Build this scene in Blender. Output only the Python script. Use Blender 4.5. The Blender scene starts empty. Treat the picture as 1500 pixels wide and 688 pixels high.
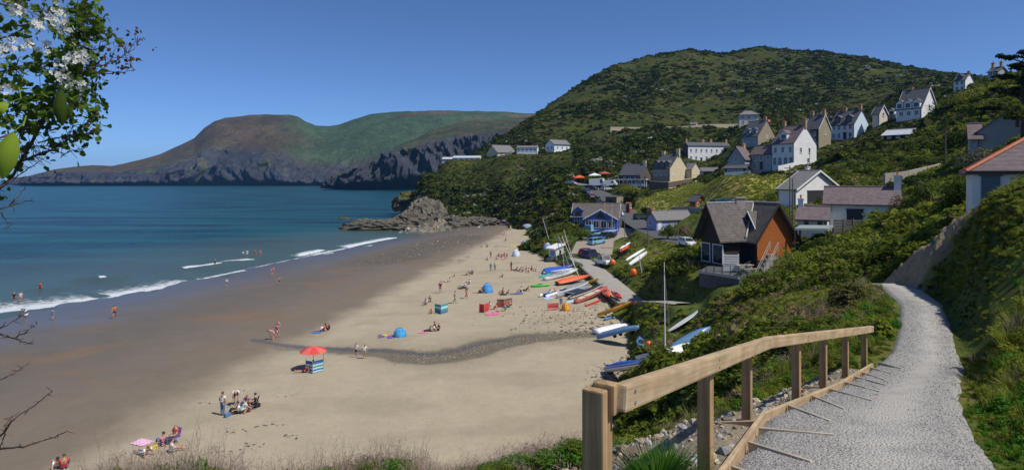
import bpy, bmesh, math, random
import numpy as np
from mathutils import Vector, Matrix, Quaternion
from mathutils.bvhtree import BVHTree

R = math.radians
random.seed(7)
rng = np.random.default_rng(11)
scene = bpy.context.scene
C = scene.collection

# ------------------------------------------------------------------ camera, sky, sun, exposure
EYE = Vector((0.0, 0.0, 19.0))
F = 900.0                     # focal length in photo pixels (1500 px wide frame)
HZ = 262.0                    # horizon row
cam_data = bpy.data.cameras.new('camera')
cam = bpy.data.objects.new('camera', cam_data)
C.objects.link(cam)
cam.location = EYE
cam.rotation_euler = (R(90), 0, 0)
cam_data.sensor_width = 36.0
cam_data.lens = 36.0 * F / 1500.0
cam_data.shift_y = -(344.0 - HZ) / 1500.0
cam_data.clip_start = 0.05
cam_data.clip_end = 60000
scene.camera = cam

SUN_DIR = Vector((0.84, -0.52, 0)).normalized()
SUN_EL = R(55)
world = bpy.data.worlds.new('World')
scene.world = world
world.use_nodes = True
wn = world.node_tree
wn.nodes.clear()
sky = wn.nodes.new('ShaderNodeTexSky')
sky.sky_type = 'NISHITA'
sky.sun_disc = False
sky.sun_elevation = SUN_EL
sky.sun_rotation = math.atan2(SUN_DIR.x, SUN_DIR.y)
sky.altitude = 0
sky.air_density = 0.5
sky.dust_density = 0.4
sky.ozone_density = 10.0
bg = wn.nodes.new('ShaderNodeBackground')
bg.inputs['Strength'].default_value = 0.138
wo = wn.nodes.new('ShaderNodeOutputWorld')
wn.links.new(sky.outputs[0], bg.inputs['Color'])
wn.links.new(bg.outputs[0], wo.inputs['Surface'])

sun_data = bpy.data.lights.new('sun', 'SUN')
sun_data.energy = 4.4
sun_data.angle = R(0.53)
sun_data.color = (1.0, 0.95, 0.87)
sun = bpy.data.objects.new('sun', sun_data)
C.objects.link(sun)
sv = Vector((SUN_DIR.x * math.cos(SUN_EL), SUN_DIR.y * math.cos(SUN_EL), math.sin(SUN_EL)))
sun.rotation_euler = sv.to_track_quat('Z', 'Y').to_euler()
sun.location = (30, -30, 80)

scene.view_settings.view_transform = 'Standard'
scene.view_settings.look = 'None'
scene.view_settings.exposure = 0.0
scene.view_settings.gamma = 1.0
scene.render.engine = 'CYCLES'
scene.cycles.use_denoising = True
scene.cycles.max_bounces = 6
scene.cycles.diffuse_bounces = 3
scene.cycles.glossy_bounces = 3
scene.cycles.transmission_bounces = 3
scene.cycles.transparent_max_bounces = 6
scene.cycles.volume_bounces = 1
scene.cycles.sample_clamp_indirect = 6
scene.render.use_persistent_data = False

# ------------------------------------------------------------------ helpers
def P(px, py, Y):
    return Vector(((px - 750.0) / F * Y, Y, EYE.z - (py - HZ) / F * Y))

def tag(o, label=None, cat=None, group=None, kind=None):
    if label: o['label'] = label
    if cat: o['category'] = cat
    if group: o['group'] = group
    if kind: o['kind'] = kind
    return o

def empty(name, loc=(0, 0, 0), rz=0.0):
    o = bpy.data.objects.new(name, None)
    o.empty_display_size = 0.2
    o.location = loc
    o.rotation_euler = (0, 0, rz)
    C.objects.link(o)
    return o

def thing(name, label, cat, loc=(0, 0, 0), rz=0.0, group=None):
    return tag(empty(name, loc, rz), label, cat, group)

def link_mesh(name, me, mat=None, parent=None, smooth=False):
    o = bpy.data.objects.new(name, me)
    C.objects.link(o)
    if mat is not None:
        for m in (mat if isinstance(mat, (list, tuple)) else [mat]):
            me.materials.append(m)
    if parent: o.parent = parent
    if smooth:
        me.polygons.foreach_set('use_smooth', [True] * len(me.polygons))
    return o

def obj(name, bm, mat=None, parent=None, smooth=False):
    me = bpy.data.meshes.new(name)
    bm.to_mesh(me)
    bm.free()
    return link_mesh(name, me, mat, parent, smooth)

def copy_tree(o, parent=None):
    c = o.copy()
    C.objects.link(c)
    c.parent = parent
    for ch in list(o.children):
        copy_tree(ch, c)
    return c

def bx(bm, lo, hi, M=None, mi=0):
    x0, y0, z0 = lo; x1, y1, z1 = hi
    vs = [bm.verts.new(v) for v in ((x0,y0,z0),(x1,y0,z0),(x1,y1,z0),(x0,y1,z0),(x0,y0,z1),(x1,y0,z1),(x1,y1,z1),(x0,y1,z1))]
    if M is not None:
        for v in vs: v.co = M @ v.co
    for f in ((0,3,2,1),(4,5,6,7),(0,1,5,4),(1,2,6,5),(2,3,7,6),(3,0,4,7)):
        bm.faces.new([vs[i] for i in f]).material_index = mi
    return vs

def box_bm(lo, hi, M=None):
    bm = bmesh.new(); bx(bm, lo, hi, M); return bm

def bevel(bm, w, seg=1):
    bmesh.ops.bevel(bm, geom=bm.edges[:], offset=w, segments=seg, affect='EDGES', profile=0.7)
    return bm

def prism(bm, pts, y0, y1, M=None, axis='y', mi=0):
    """extrude a polygon given in (a,z) along the other horizontal axis"""
    def mk(p, t):
        co = Vector((p[0], t, p[1])) if axis == 'y' else Vector((t, p[0], p[1]))
        return bm.verts.new(M @ co if M is not None else co)
    a = [mk(p, y0) for p in pts]; b = [mk(p, y1) for p in pts]
    n = len(pts)
    fs = []
    try:
        fs.append(bm.faces.new(a)); fs.append(bm.faces.new(b[::-1]))
    except ValueError: pass
    for i in range(n):
        fs.append(bm.faces.new((a[i], b[i], b[(i+1)%n], a[(i+1)%n])))
    for f in fs: f.material_index = mi
    bmesh.ops.recalc_face_normals(bm, faces=fs)

def tube(bm, pts, rad, seg=6, mi=0):
    pts = [Vector(p) for p in pts]
    if not isinstance(rad, (list, tuple)): rad = [rad] * len(pts)
    rings = []
    up = Vector((0.13, 0.21, 0.97))
    for i, p in enumerate(pts):
        d = (pts[min(i+1, len(pts)-1)] - pts[max(i-1, 0)])
        if d.length < 1e-9: d = Vector((0,0,1))
        d.normalize()
        a = d.cross(up)
        if a.length < 1e-3: a = d.cross(Vector((1,0,0)))
        a.normalize(); b = d.cross(a)
        rings.append([bm.verts.new(p + (a*math.cos(2*math.pi*k/seg) + b*math.sin(2*math.pi*k/seg))*rad[i]) for k in range(seg)])
    for i in range(len(rings)-1):
        for k in range(seg):
            bm.faces.new((rings[i][k], rings[i][(k+1)%seg], rings[i+1][(k+1)%seg], rings[i+1][k])).material_index = mi
    bm.faces.new(rings[0][::-1]).material_index = mi
    bm.faces.new(rings[-1]).material_index = mi

# ------------------------------------------------------------------ noise (numpy)
def _hash(ix, iy, seed):
    h = (ix.astype(np.int64) * 374761393 + iy.astype(np.int64) * 668265263 + seed * 974711) & 0xFFFFFFFF
    h = ((h ^ (h >> 13)) * 1274126177) & 0xFFFFFFFF
    return (h ^ (h >> 16)) & 0xFFFFFFFF

def perlin(x, y, seed=0):
    ix = np.floor(x); iy = np.floor(y)
    fx = x - ix; fy = y - iy
    u = fx*fx*fx*(fx*(fx*6-15)+10); v = fy*fy*fy*(fy*(fy*6-15)+10)
    def g(dx, dy):
        a = _hash(ix+dx, iy+dy, seed) / 4294967296.0 * 2*np.pi
        return np.cos(a)*(fx-dx) + np.sin(a)*(fy-dy)
    n0 = g(0,0)*(1-u) + g(1,0)*u
    n1 = g(0,1)*(1-u) + g(1,1)*u
    return (n0*(1-v) + n1*v) * 1.41

def fbm(x, y, oct=4, seed=0, gain=.5, ridged=False):
    s = np.zeros_like(x, dtype=float); a = 1.0; t = 0.0
    for i in range(oct):
        n = perlin(x*2**i + 17.3*i, y*2**i - 9.1*i, seed+i)
        if ridged: n = 1 - 2*np.abs(n)
        s += a*n; t += a; a *= gain
    return s/t

def sstep(a, b, x):
    t = np.clip((x-a)/(b-a), 0, 1)
    return t*t*(3-2*t)

def poly_dist(x, y, pts):
    """distance to a polyline, signed side (+ left of travel), parameter z interpolated from pts[:,2]"""
    pts = np.asarray(pts, float)
    best = np.full(x.shape, 1e18); side = np.zeros(x.shape); zz = np.zeros(x.shape); tt = np.zeros(x.shape)
    for i in range(len(pts)-1):
        a, b = pts[i], pts[i+1]
        dx, dy = b[0]-a[0], b[1]-a[1]
        L2 = dx*dx+dy*dy
        t = np.clip(((x-a[0])*dx+(y-a[1])*dy)/L2, 0, 1)
        d = (x-a[0]-t*dx)**2+(y-a[1]-t*dy)**2
        m = d < best
        best = np.where(m, d, best)
        side = np.where(m, np.sign(dx*(y-a[1])-dy*(x-a[0])), side)
        if pts.shape[1] > 2: zz = np.where(m, a[2]+(b[2]-a[2])*t, zz)
        tt = np.where(m, (i+t)/(len(pts)-1), tt)
    return np.sqrt(best), side, zz, tt

def in_poly(x, y, poly):
    c = np.zeros(np.shape(x), bool)
    n = len(poly)
    for i in range(n):
        x0, y0 = poly[i][0], poly[i][1]; x1, y1 = poly[(i+1)%n][0], poly[(i+1)%n][1]
        if y0 == y1: continue
        m = ((y0 > y) != (y1 > y)) & (x < (x1-x0)*(y-y0)/(y1-y0)+x0)
        c ^= m
    return c

# ------------------------------------------------------------------ materials
_m = {}
def nt(name):
    m = bpy.data.materials.new(name); m.use_nodes = True
    t = m.node_tree
    return m, t, t.nodes['Principled BSDF']

def N(t, typ, **kw):
    n = t.nodes.new(typ)
    for k, v in kw.items(): setattr(n, k, v)
    return n

def L(t, a, b): t.links.new(a, b)

def mat(name, col, rough=.75, var=.18, scale=3.0, bump=0.0, metal=0.0, bands=None, spec=.4, coat=0.0):
    if name in _m: return _m[name]
    m, t, p = nt(name)
    p.inputs['Roughness'].default_value = rough
    p.inputs['Metallic'].default_value = metal
    p.inputs['Specular IOR Level'].default_value = spec
    p.inputs['Coat Weight'].default_value = coat
    tc = N(t, 'ShaderNodeTexCoord')
    no = N(t, 'ShaderNodeTexNoise'); no.inputs['Scale'].default_value = scale; no.inputs['Detail'].default_value = 6; no.inputs['Roughness'].default_value = .65
    L(t, tc.outputs['Object'], no.inputs['Vector'])
    mr = N(t, 'ShaderNodeMapRange'); mr.inputs['From Min'].default_value = .3; mr.inputs['From Max'].default_value = .7
    mr.inputs['To Min'].default_value = 1-var; mr.inputs['To Max'].default_value = 1+var
    L(t, no.outputs['Fac'], mr.inputs['Value'])
    mx = N(t, 'ShaderNodeVectorMath', operation='SCALE'); mx.inputs[0].default_value = col[:3]
    L(t, mr.outputs[0], mx.inputs['Scale'])
    out = mx.outputs[0]
    h = no.outputs['Fac']
    if bands:
        wv = N(t, 'ShaderNodeTexWave', wave_type='BANDS', bands_direction=bands[1], wave_profile='SAW')
        wv.inputs['Scale'].default_value = bands[0]; wv.inputs['Distortion'].default_value = .25; wv.inputs['Detail'].default_value = 2
        L(t, tc.outputs['Object'], wv.inputs['Vector'])
        m2 = N(t, 'ShaderNodeMapRange'); m2.inputs['To Min'].default_value = 1-bands[2]; m2.inputs['To Max'].default_value = 1.0
        L(t, wv.outputs['Fac'], m2.inputs['Value'])
        mm = N(t, 'ShaderNodeVectorMath', operation='SCALE'); L(t, out, mm.inputs[0]); L(t, m2.outputs[0], mm.inputs['Scale'])
        out = mm.outputs[0]; h = wv.outputs['Fac']
    L(t, out, p.inputs['Base Color'])
    if bump:
        b = N(t, 'ShaderNodeBump'); b.inputs['Strength'].default_value = bump; b.inputs['Distance'].default_value = .03
        L(t, h, b.inputs['Height']); L(t, b.outputs[0], p.inputs['Normal'])
    _m[name] = m
    return m

def leaf_mat(name, c0, c1, trans=.3, rough=.55):
    """leaves: colour varies per plant and along noise, a little light passes through"""
    if name in _m: return _m[name]
    m, t, p = nt(name)
    oi = N(t, 'ShaderNodeObjectInfo'); geo = N(t, 'ShaderNodeNewGeometry')
    no = N(t, 'ShaderNodeTexNoise'); no.inputs['Scale'].default_value = .9; no.inputs['Detail'].default_value = 3
    L(t, geo.outputs['Position'], no.inputs['Vector'])
    add = N(t, 'ShaderNodeMath', operation='MULTIPLY_ADD'); add.inputs[1].default_value = .55
    L(t, oi.outputs['Random'], add.inputs[0])
    rp = N(t, 'ShaderNodeMath', operation='MULTIPLY_ADD'); rp.inputs[1].default_value = .35; 
    L(t, geo.outputs['Random Per Island'], rp.inputs[0])
    nn = N(t, 'ShaderNodeMapRange'); nn.inputs['From Min'].default_value = .35; nn.inputs['From Max'].default_value = .7; nn.inputs['To Min'].default_value = -.15; nn.inputs['To Max'].default_value = .35
    L(t, no.outputs['Fac'], nn.inputs['Value'])
    L(t, nn.outputs[0], rp.inputs[2]); L(t, rp.outputs[0], add.inputs[2])
    mx = N(t, 'ShaderNodeMix', data_type='RGBA'); mx.clamp_factor = True
    mx.inputs['A'].default_value = (*c0, 1); mx.inputs['B'].default_value = (*c1, 1)
    L(t, add.outputs[0], mx.inputs['Factor'])
    L(t, mx.outputs['Result'], p.inputs['Base Color'])
    p.inputs['Roughness'].default_value = rough
    p.inputs['Specular IOR Level'].default_value = .06
    if trans:
        tr = N(t, 'ShaderNodeBsdfTranslucent'); L(t, mx.outputs['Result'], tr.inputs['Color'])
        ms = N(t, 'ShaderNodeMixShader'); ms.inputs[0].default_value = trans
        o = t.nodes['Material Output']
        L(t, p.outputs[0], ms.inputs[1]); L(t, tr.outputs[0], ms.inputs[2]); L(t, ms.outputs[0], o.inputs['Surface'])
    _m[name] = m
    return m
# ------------------------------------------------------------------ ground heights
def beach_z(x, y):
    x = np.asarray(x, float); y = np.asarray(y, float)
    xs = -73 + 0.31*(y-88)
    sw = np.clip(60 - 0.16*(y-40), 22, 70)
    s = x - xs
    t = s/sw
    z1 = np.interp(t, [-6, -2, -.6, 0, .10, .5, 1], [-14, -5, -1.0, -.14, .0, .35, .85])
    z2 = np.interp(s-sw, [0, 20, 45, 85, 140], [0, .85, 1.75, 2.35, 2.6])
    return z1 + z2*(t > 1) + .05*perlin(x*.11, y*.11, 3) + .03*perlin(x*.5, y*.35, 4)*(t > .9)

def Bq(px, py):
    Y = 17*F/(py-HZ)
    for _ in range(12):
        z = float(beach_z((px-750)/F*Y, Y))
        Y = (EYE.z-z)*F/(py-HZ)
    return Vector(((px-750)/F*Y, Y, z))

CP = []      # control points of the land surface (x, y, z)
def cp(*a):
    for (px, py, Y) in a: CP.append(tuple(P(px, py, Y)))
# foreground shelf and the drop to the beach
for c in [(0,0,17.55),(-2,-6,18.4),(3,-8,19.2),(8,-6,19.5),(-10,-4,15.5),(-30,-8,13),(30,-15,24),(60,-20,34),(90,10,38),(-60,0,9),(-25,8,9.5),
          (-45,16,4.0),(-6,3.5,15.6),(-2.2,4.2,16.1),(-.3,3.6,16.75),(-3,8,14.55),(-7.5,8.5,14.1),(.1,8.2,14.95),(.2,5.0,16.4),(1.0,6.6,16.0),(1.9,8.0,15.65),(3.0,9.8,15.15),(-.6,4.4,16.45),(-12,11,11.2),(-5,14,10.4),(1.0,9.8,14.2),(3,14,11.2),(6,20,9.2),(-5,22,5.2),(4,28,5.2),(10,34,5.6),(-15,20,5.0),
          (1.4,5.6,16.3),(2.5,7.9,15.8),(3.7,9.6,15.3),(4.9,11.4,14.9),(6.9,14.6,14.3),(2.0,10.5,14.2),(3.6,13.5,13.2),(6.5,18,12.3),(8.5,21,12.0)]: CP.append(c)
# slope between beach boats and the path
cp((1000,515,52),(1040,490,50),(1100,470,40),(1200,445,32),(1270,432,27.5),(1290,470,21.5),(1280,500,17.5),(1100,500,30),(1180,480,24),(1060,520,36),
   (950,460,66),(1000,470,60),(940,480,60),(962,500,55),(960,525,46),(1000,400,66),(960,395,77),(960,430,72),(940,450,72),(1050,430,58),(1150,412,54),(1200,380,53),(1250,352,57),
   (1285,400,40),(1240,400,42),(1095,396,64),(1130,385,66),(1050,392,66),(1300,360,50),(1110,430,52))
# near bank right of the path
PATH_L = [(-.6,0,17.55),(.75,3.4,16.86),(1.9,5.4,16.47),(3.25,7.9,15.97),(5.75,10.8,15.38),(8.35,14.2,14.69),(9.75,15.8,14.58),(12.6,20,14.2),(15.8,25,13.95),(18.1,30,13.73),(18.9,33,13.4),(18.8,36,12.4),(18.0,40,11.2)]
PATH_R = [(1.9,0,17.6),(3.3,3.4,16.9),(4.25,5.3,16.5),(5.1,6.75,16.22),(6.9,9.5,15.68),(10.6,14.4,14.67),(11.85,16.4,14.5),(14.3,20,14.2),(17.5,25,13.95),(19.5,29,13.72),(20.8,33,13.4),(20.8,36,12.4),(20.0,40,11.2)]
cp((1500,296,24),(1462,302,26),(1430,312,29),(1380,346,31.5),(1335,383,33.5),(1300,412,34),(1450,400,20),(1500,600,7.6),(1500,460,13),(1425,440,20.5),(1402,405,26.5),(1480,350,21.5),(1470,540,10.5))
for c in [(8.5,4,18.0),(12,8,17.8),(16,12,17.8),(24,18,18.4),(6.2,2,17.9),(40,20,21)]: CP.append(c)
# terraces of houses
cp((1440,308,42),(1380,302,50),(1500,282,40),(1560,290,38),(1340,300,60),(1260,335,75),(1210,345,68),(1180,345,75),(1320,335,68),
   (1200,300,95),(1160,302,95),(1250,280,100),(1330,268,85),(1300,290,78),(1110,330,100),(1060,352,100),(1025,356,118),(980,350,128),(985,338,138),(940,340,150),
   (905,350,140),(870,383,120),(850,380,121),(890,412,99),(922,440,80),(905,345,150),(880,335,150),(850,335,152),(830,338,150),(905,310,176),(895,294,190),(870,280,215),(848,270,232),(820,262,245),
   (910,300,178),(920,285,195),(945,275,215),(970,272,222),(1010,262,225),(1040,256,225),(925,270,228),
   (930,303,172),(1000,290,170),(1050,262,195),(1130,256,160),(1150,285,130),(1060,296,140),(1000,312,148),(1020,304,150),(1090,275,165),(1150,268,148),(1062,256,157),(1098,255,155),(1140,252,155),(1162,247,157),(1120,262,150),
   (1163,243,160),(1131,249,168),(1090,250,175),(1251,201,185),(1206,211,190),(1035,238,292),(1110,212,235),(1095,182,330),(1196,236,162),(1225,225,158),
   (1340,178,170),(1295,178,185),(1320,205,150),(1280,215,150),(1410,132,222),(1450,130,125),(1500,112,105),(1400,168,130),(1450,205,88),(1470,215,80),(1500,215,72),(1390,240,95),(1220,235,150),(1200,260,122),(1250,262,110),(1330,240,105),(1420,225,90),(1560,180,70),(1600,120,110))
# slope left of the blue building, ravine, front headland
cp((800,342,158),(830,322,178),(800,302,203),(832,284,215),(770,318,228),(785,300,232),(815,362,138),(822,350,146),
   (622,258,330),(650,240,350),(700,234,352),(760,225,347),(830,221,345),(880,218,345),(700,292,274),(740,300,262),(800,262,282),(850,246,282),(850,266,250),(660,285,285),(640,278,300),(625,288,300),
   (870,250,262),(740,270,290),(690,265,310),(780,240,320),(900,255,248),(630,270,315),(760,302,252),(655,300,272))
# the big hill and its ridge
for c in [(-60,300,-5),(-72,350,-6),(-82,450,-8),(-95,520,-8),(-52,262,-4),(-145,600,-10),(-125,700,-10),(-95,820,-10),(-165,450,-12),(-105,600,-8),(-70,680,-4),(-120,330,-9)]: CP.append(c)
cp((740,205,420),(760,192,436),(785,171,455),(820,146,490),(860,119,525),(900,98,555),(950,84,580),(1010,75,595),(1110,71,600),(1200,77,595),(1260,84,580),(1310,93,560),(1360,104,525),(1395,111,490),(1440,116,470),(1500,120,450),(1600,130,430),
   (980,188,370),(1080,188,368),(900,193,372),(1000,150,450),(1100,110,520),(1200,150,405),(1300,130,405),(850,170,430),(930,130,500),(1180,200,285),(1250,180,290),(1340,130,330),(900,225,310),(960,235,285),(1000,215,310),(1050,200,335),(1150,180,330),(800,200,400),(840,200,385))
for (px, py, Y) in [(700,225,520),(785,190,640),(900,120,760),(1110,95,820),(1300,110,760),(1500,130,650),(1700,140,600)]: cp((px, py, Y))
# foot of the slope along the sand, with the land diving under the sand outside it
EDGE = [Vector((-75,26,0)), Vector((-50,28,0)), Vector((-30,30,0)), Vector((-12,33,0)), Vector((0,37,0)), Vector((8,43,0))]
EDGE = [Vector((p.x, p.y, float(beach_z(p.x, p.y)))) for p in EDGE]
EDGE += [Bq(*q) for q in [(915,548),(938,515),(936,485),(928,455),(924,441),(886,414),(851,386),(832,369),(814,352),(790,337),(765,323),(745,323.5),(715,326),(690,328),(665,332),(640,335),(612,338)]]
EDGE += [Vector(v) for v in [(-37,251,0),(-43,300,0),(-49,350,0),(-60,450,0),(-58,540,0)]]
for i, p in enumerate(EDGE):
    a = EDGE[max(i-1,0)]; b = EDGE[min(i+1,len(EDGE)-1)]
    d = Vector((b.x-a.x, b.y-a.y, 0)).normalized(); nrm = Vector((-d.y, d.x, 0))
    off = 4 + p.y*.04
    lift = .15 if i < 23 else 1.0
    CP.append((p.x, p.y, p.z+lift))
    q = p + nrm*off
    CP.append((q.x, q.y, p.z-1.6-p.y*.012))
    q = p + nrm*off*5
    dd_, ss_, _, _ = poly_dist(np.array([q.x]), np.array([q.y]), [tuple(e) for e in EDGE])
    if ss_[0] > 0 and dd_[0] > off*3.5: CP.append((q.x, q.y, p.z-6-p.y*.03))
for l in (PATH_L, PATH_R):
    for c in l: CP.append(c)

CPa = np.array(CP, float)
def warp(x, y):
    r = np.hypot(x, y)+1e-9
    k = np.log1p(r/12.0)/r
    return x*k, y*k
_wx, _wy = warp(CPa[:,0], CPa[:,1])
_e2 = .03**2
def _rbf_fit(eps=2.5e-3):
    n = len(CPa)
    d = np.sqrt((_wx[:,None]-_wx[None])**2 + (_wy[:,None]-_wy[None])**2 + _e2)
    A = np.zeros((n+3, n+3)); A[:n,:n] = -d + eps*np.eye(n)
    A[:n,n] = 1; A[:n,n+1] = _wx; A[:n,n+2] = _wy
    A[n:,:n] = A[:n,n:].T
    return np.linalg.solve(A, np.concatenate([CPa[:,2], [0,0,0]]))
_w = _rbf_fit()
def land_raw(x, y):
    x = np.asarray(x, float).ravel(); y = np.asarray(y, float).ravel()
    u, v = warp(x, y)
    out = np.empty(len(x)); n = len(CPa)
    for s in range(0, len(x), 20000):
        e = slice(s, s+20000)
        d = np.sqrt((u[e,None]-_wx[None])**2 + (v[e,None]-_wy[None])**2 + _e2)
        out[e] = -d@_w[:n] + _w[n] + u[e]*_w[n+1] + v[e]*_w[n+2]
    return out

# strips carved level into the slope: name -> (centre line (x,y,z), half width, feather)
def line(*a): return [tuple(P(*q)) for q in a]
PATH_C = [tuple((np.array(a)+np.array(b))/2) for a, b in zip(PATH_L, PATH_R)]
ROADS = {
 'slipway': (line((846,377,123),(868,392,110),(892,412,97),(912,430,86),(926,443,79.5)), 1.9, 1.2),
 'road': (line((1052,358,112),(1020,357,116),(985,350,126),(955,338,140),(935,327,154),(918,312,170),(903,299,184),(888,287,202),(870,278,216),(850,271,232)), 3.0, 2.5),
 'car_park': (line((866,372,126),(872,352,140),(886,346,146),(905,344,150),(925,335,152)), 4.2, 3.0),
 'pub_forecourt': (line((838,268,236),(862,271,230),(885,270,228),(905,268,226)), 5.5, 3.0),
 'footway': (line((928,443,78),(950,440.5,71),(975,441,65),(1003,444,60)), 1.1, 1.5),
}
def zone_rock(x, y, z):
    """how rocky: the front of the headland and the cut bank beside the path"""
    px = 750+F*x/np.maximum(y, 1e-3)
    h = sstep(14, 5, z + 6*perlin(x*.06, y*.06, 21) + np.maximum(0, px-640)*.12)
    a = ((y > 214) & (y < 560) & (x < 8)).astype(float)*h*sstep(766, 735, px)
    d, s, zz, t = poly_dist(x, y, PATH_CUT)
    return np.clip(a, 0, 1), np.clip(sstep(2.5, 1.0, d + 1.1*perlin(x*.9, y*.9, 23)), 0, 1)
PATH_CUT = [tuple(P(1306,402,34.2))[:2], tuple(P(1330,392,33.5))[:2], tuple(P(1358,378,31.5))[:2]]
def GL(px, py, y0, y1):
    Y = np.linspace(y0, y1, 240); x = (px-750)/F*Y; z = EYE.z-(py-HZ)/F*Y
    h = land_raw(x, Y); k = np.argmax(h > z); k = k if h[k] > z[k] else int(np.argmin(np.abs(h-z)))
    return (float(x[k]), float(Y[k]))
FIELD = [GL(a, b, 95, 260) for a, b in [(922,304),(938,290),(985,277),(1022,266),(1060,259),(1100,256),(1145,254),(1166,262),(1162,284),(1120,292),(1050,298),(1036,306),(1000,309),(950,308)]]
RUBBLE = [(.2,3.0),(.85,3.4),(1.95,5.4),(3.3,7.9),(5.8,10.8),(8.2,14.0),(7.4,14.4),(4.2,11.4),(1.9,8.9),(.3,6.9),(-1.2,4.8)]
LANDSLIP = [tuple(P(*q))[:2] for q in [(880,208,318),(893,207,318),(905,222,308),(898,232,300),(880,232,300)]]

def land(x, y):
    shp = np.shape(x)
    x = np.asarray(x, float).ravel(); y = np.asarray(y, float).ravel()
    z = land_raw(x, y)
    r = np.hypot(x, y)
    # lumps
    amp = np.clip(.02*r/4, .05, 1.6)
    sc = 1/np.clip(r*.06, 1.2, 22)
    n1 = fbm(x/23+5, y/23, 4, 31)*np.clip((r-30)/120, 0, 1)*1.6
    n2 = fbm(x/5.1, y/5.1, 4, 41)*np.clip((r-6)/40, .12, 1)*.7
    n3 = fbm(x/1.1, y/1.1, 3, 51)*.12
    hill = sstep(300, 420, y)*fbm(x/60, y/60, 4, 61)*2.2
    fz = np.where(in_poly(x, y, FIELD), .25, 1.0)
    z = z + (n1+n2)*fz + n3 + hill
    k1, k2 = zone_rock(x, y, z)
    crag = fbm(x/9, y/14, 5, 71, .55, True)*3.6 + fbm(x/3.2, y/3.2, 4, 75, .6, True)*1.6
    z = z + k1*crag*.9 + k2*(fbm(x/.8, y/.8, 4, 76, .6, True)*.5 + fbm(x/.25, y/.25, 3, 77, .6, True)*.12)
    # the path and the roads
    ins = in_poly(x, y, PATH_L + PATH_R[::-1])
    dl, _, zl, _ = poly_dist(x, y, PATH_L); dr, _, zr, _ = poly_dist(x, y, PATH_R)
    zp = (zl*dr + zr*dl)/(dl+dr+1e-6)
    dd = np.where(ins, 0, np.minimum(dl, dr)); ze = np.where(dl < dr, zl, zr)
    w = sstep(.9, .05, dd)
    z = np.where(ins, zp-.12, z*(1-w) + (ze-.10)*w)
    for nm, (pl, hw, fe) in ROADS.items():
        d, _, zz, _ = poly_dist(x, y, pl)
        w = sstep(hw+fe, hw*1.02, d)
        z = z*(1-w) + (zz-.18)*w
    return z.reshape(shp)

# ------------------------------------------------------------------ land mesh (polar grid: fine near, coarse far)
def polar(az0, az1, na, r0, r1, nr, fine=None):
    az = np.linspace(az0, az1, na)
    r = r0*(r1/r0)**np.linspace(0, 1, nr)
    A, RR = np.meshgrid(az, r, indexing='ij')
    return RR*np.sin(A), RR*np.cos(A)

def grid_mesh(name, X, Y, Z, keep=None, mat_=None, smooth=True, attrs=None):
    na, nr = X.shape
    co = np.stack([X, Y, Z], -1).reshape(-1, 3)
    idx = np.arange(na*nr).reshape(na, nr)
    q = np.stack([idx[:-1,:-1], idx[:-1,1:], idx[1:,1:], idx[1:,:-1]], -1).reshape(-1, 4)[:, ::-1]
    if keep is not None:
        q = q[keep.ravel()[q].any(1)]
    used = np.zeros(len(co), bool); used[q.ravel()] = True
    remap = np.cumsum(used)-1
    q = remap[q]; co = co[used]
    me = bpy.data.meshes.new(name)
    me.vertices.add(len(co)); me.vertices.foreach_set('co', co.ravel())
    me.loops.add(len(q)*4); me.loops.foreach_set('vertex_index', q.ravel().astype(np.int32))
    me.polygons.add(len(q)); me.polygons.foreach_set('loop_start', np.arange(0, len(q)*4, 4, dtype=np.int32))
    me.update(calc_edges=True)
    if smooth: me.polygons.foreach_set('use_smooth', [True]*len(q))
    for k, v in (attrs or {}).items():
        v = v.reshape(-1, v.shape[-1]) if v.ndim == 3 else v.ravel()
        v = v[used]
        if v.ndim == 2:
            a = me.attributes.new(k, 'FLOAT_COLOR', 'POINT')
            a.data.foreach_set('color', np.concatenate([v, np.ones((len(v),1))], 1).astype(np.float32).ravel())
        else:
            a = me.attributes.new(k, 'FLOAT', 'POINT'); a.data.foreach_set('value', v.astype(np.float32))
    return link_mesh(name, me, mat_), co, q

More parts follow.
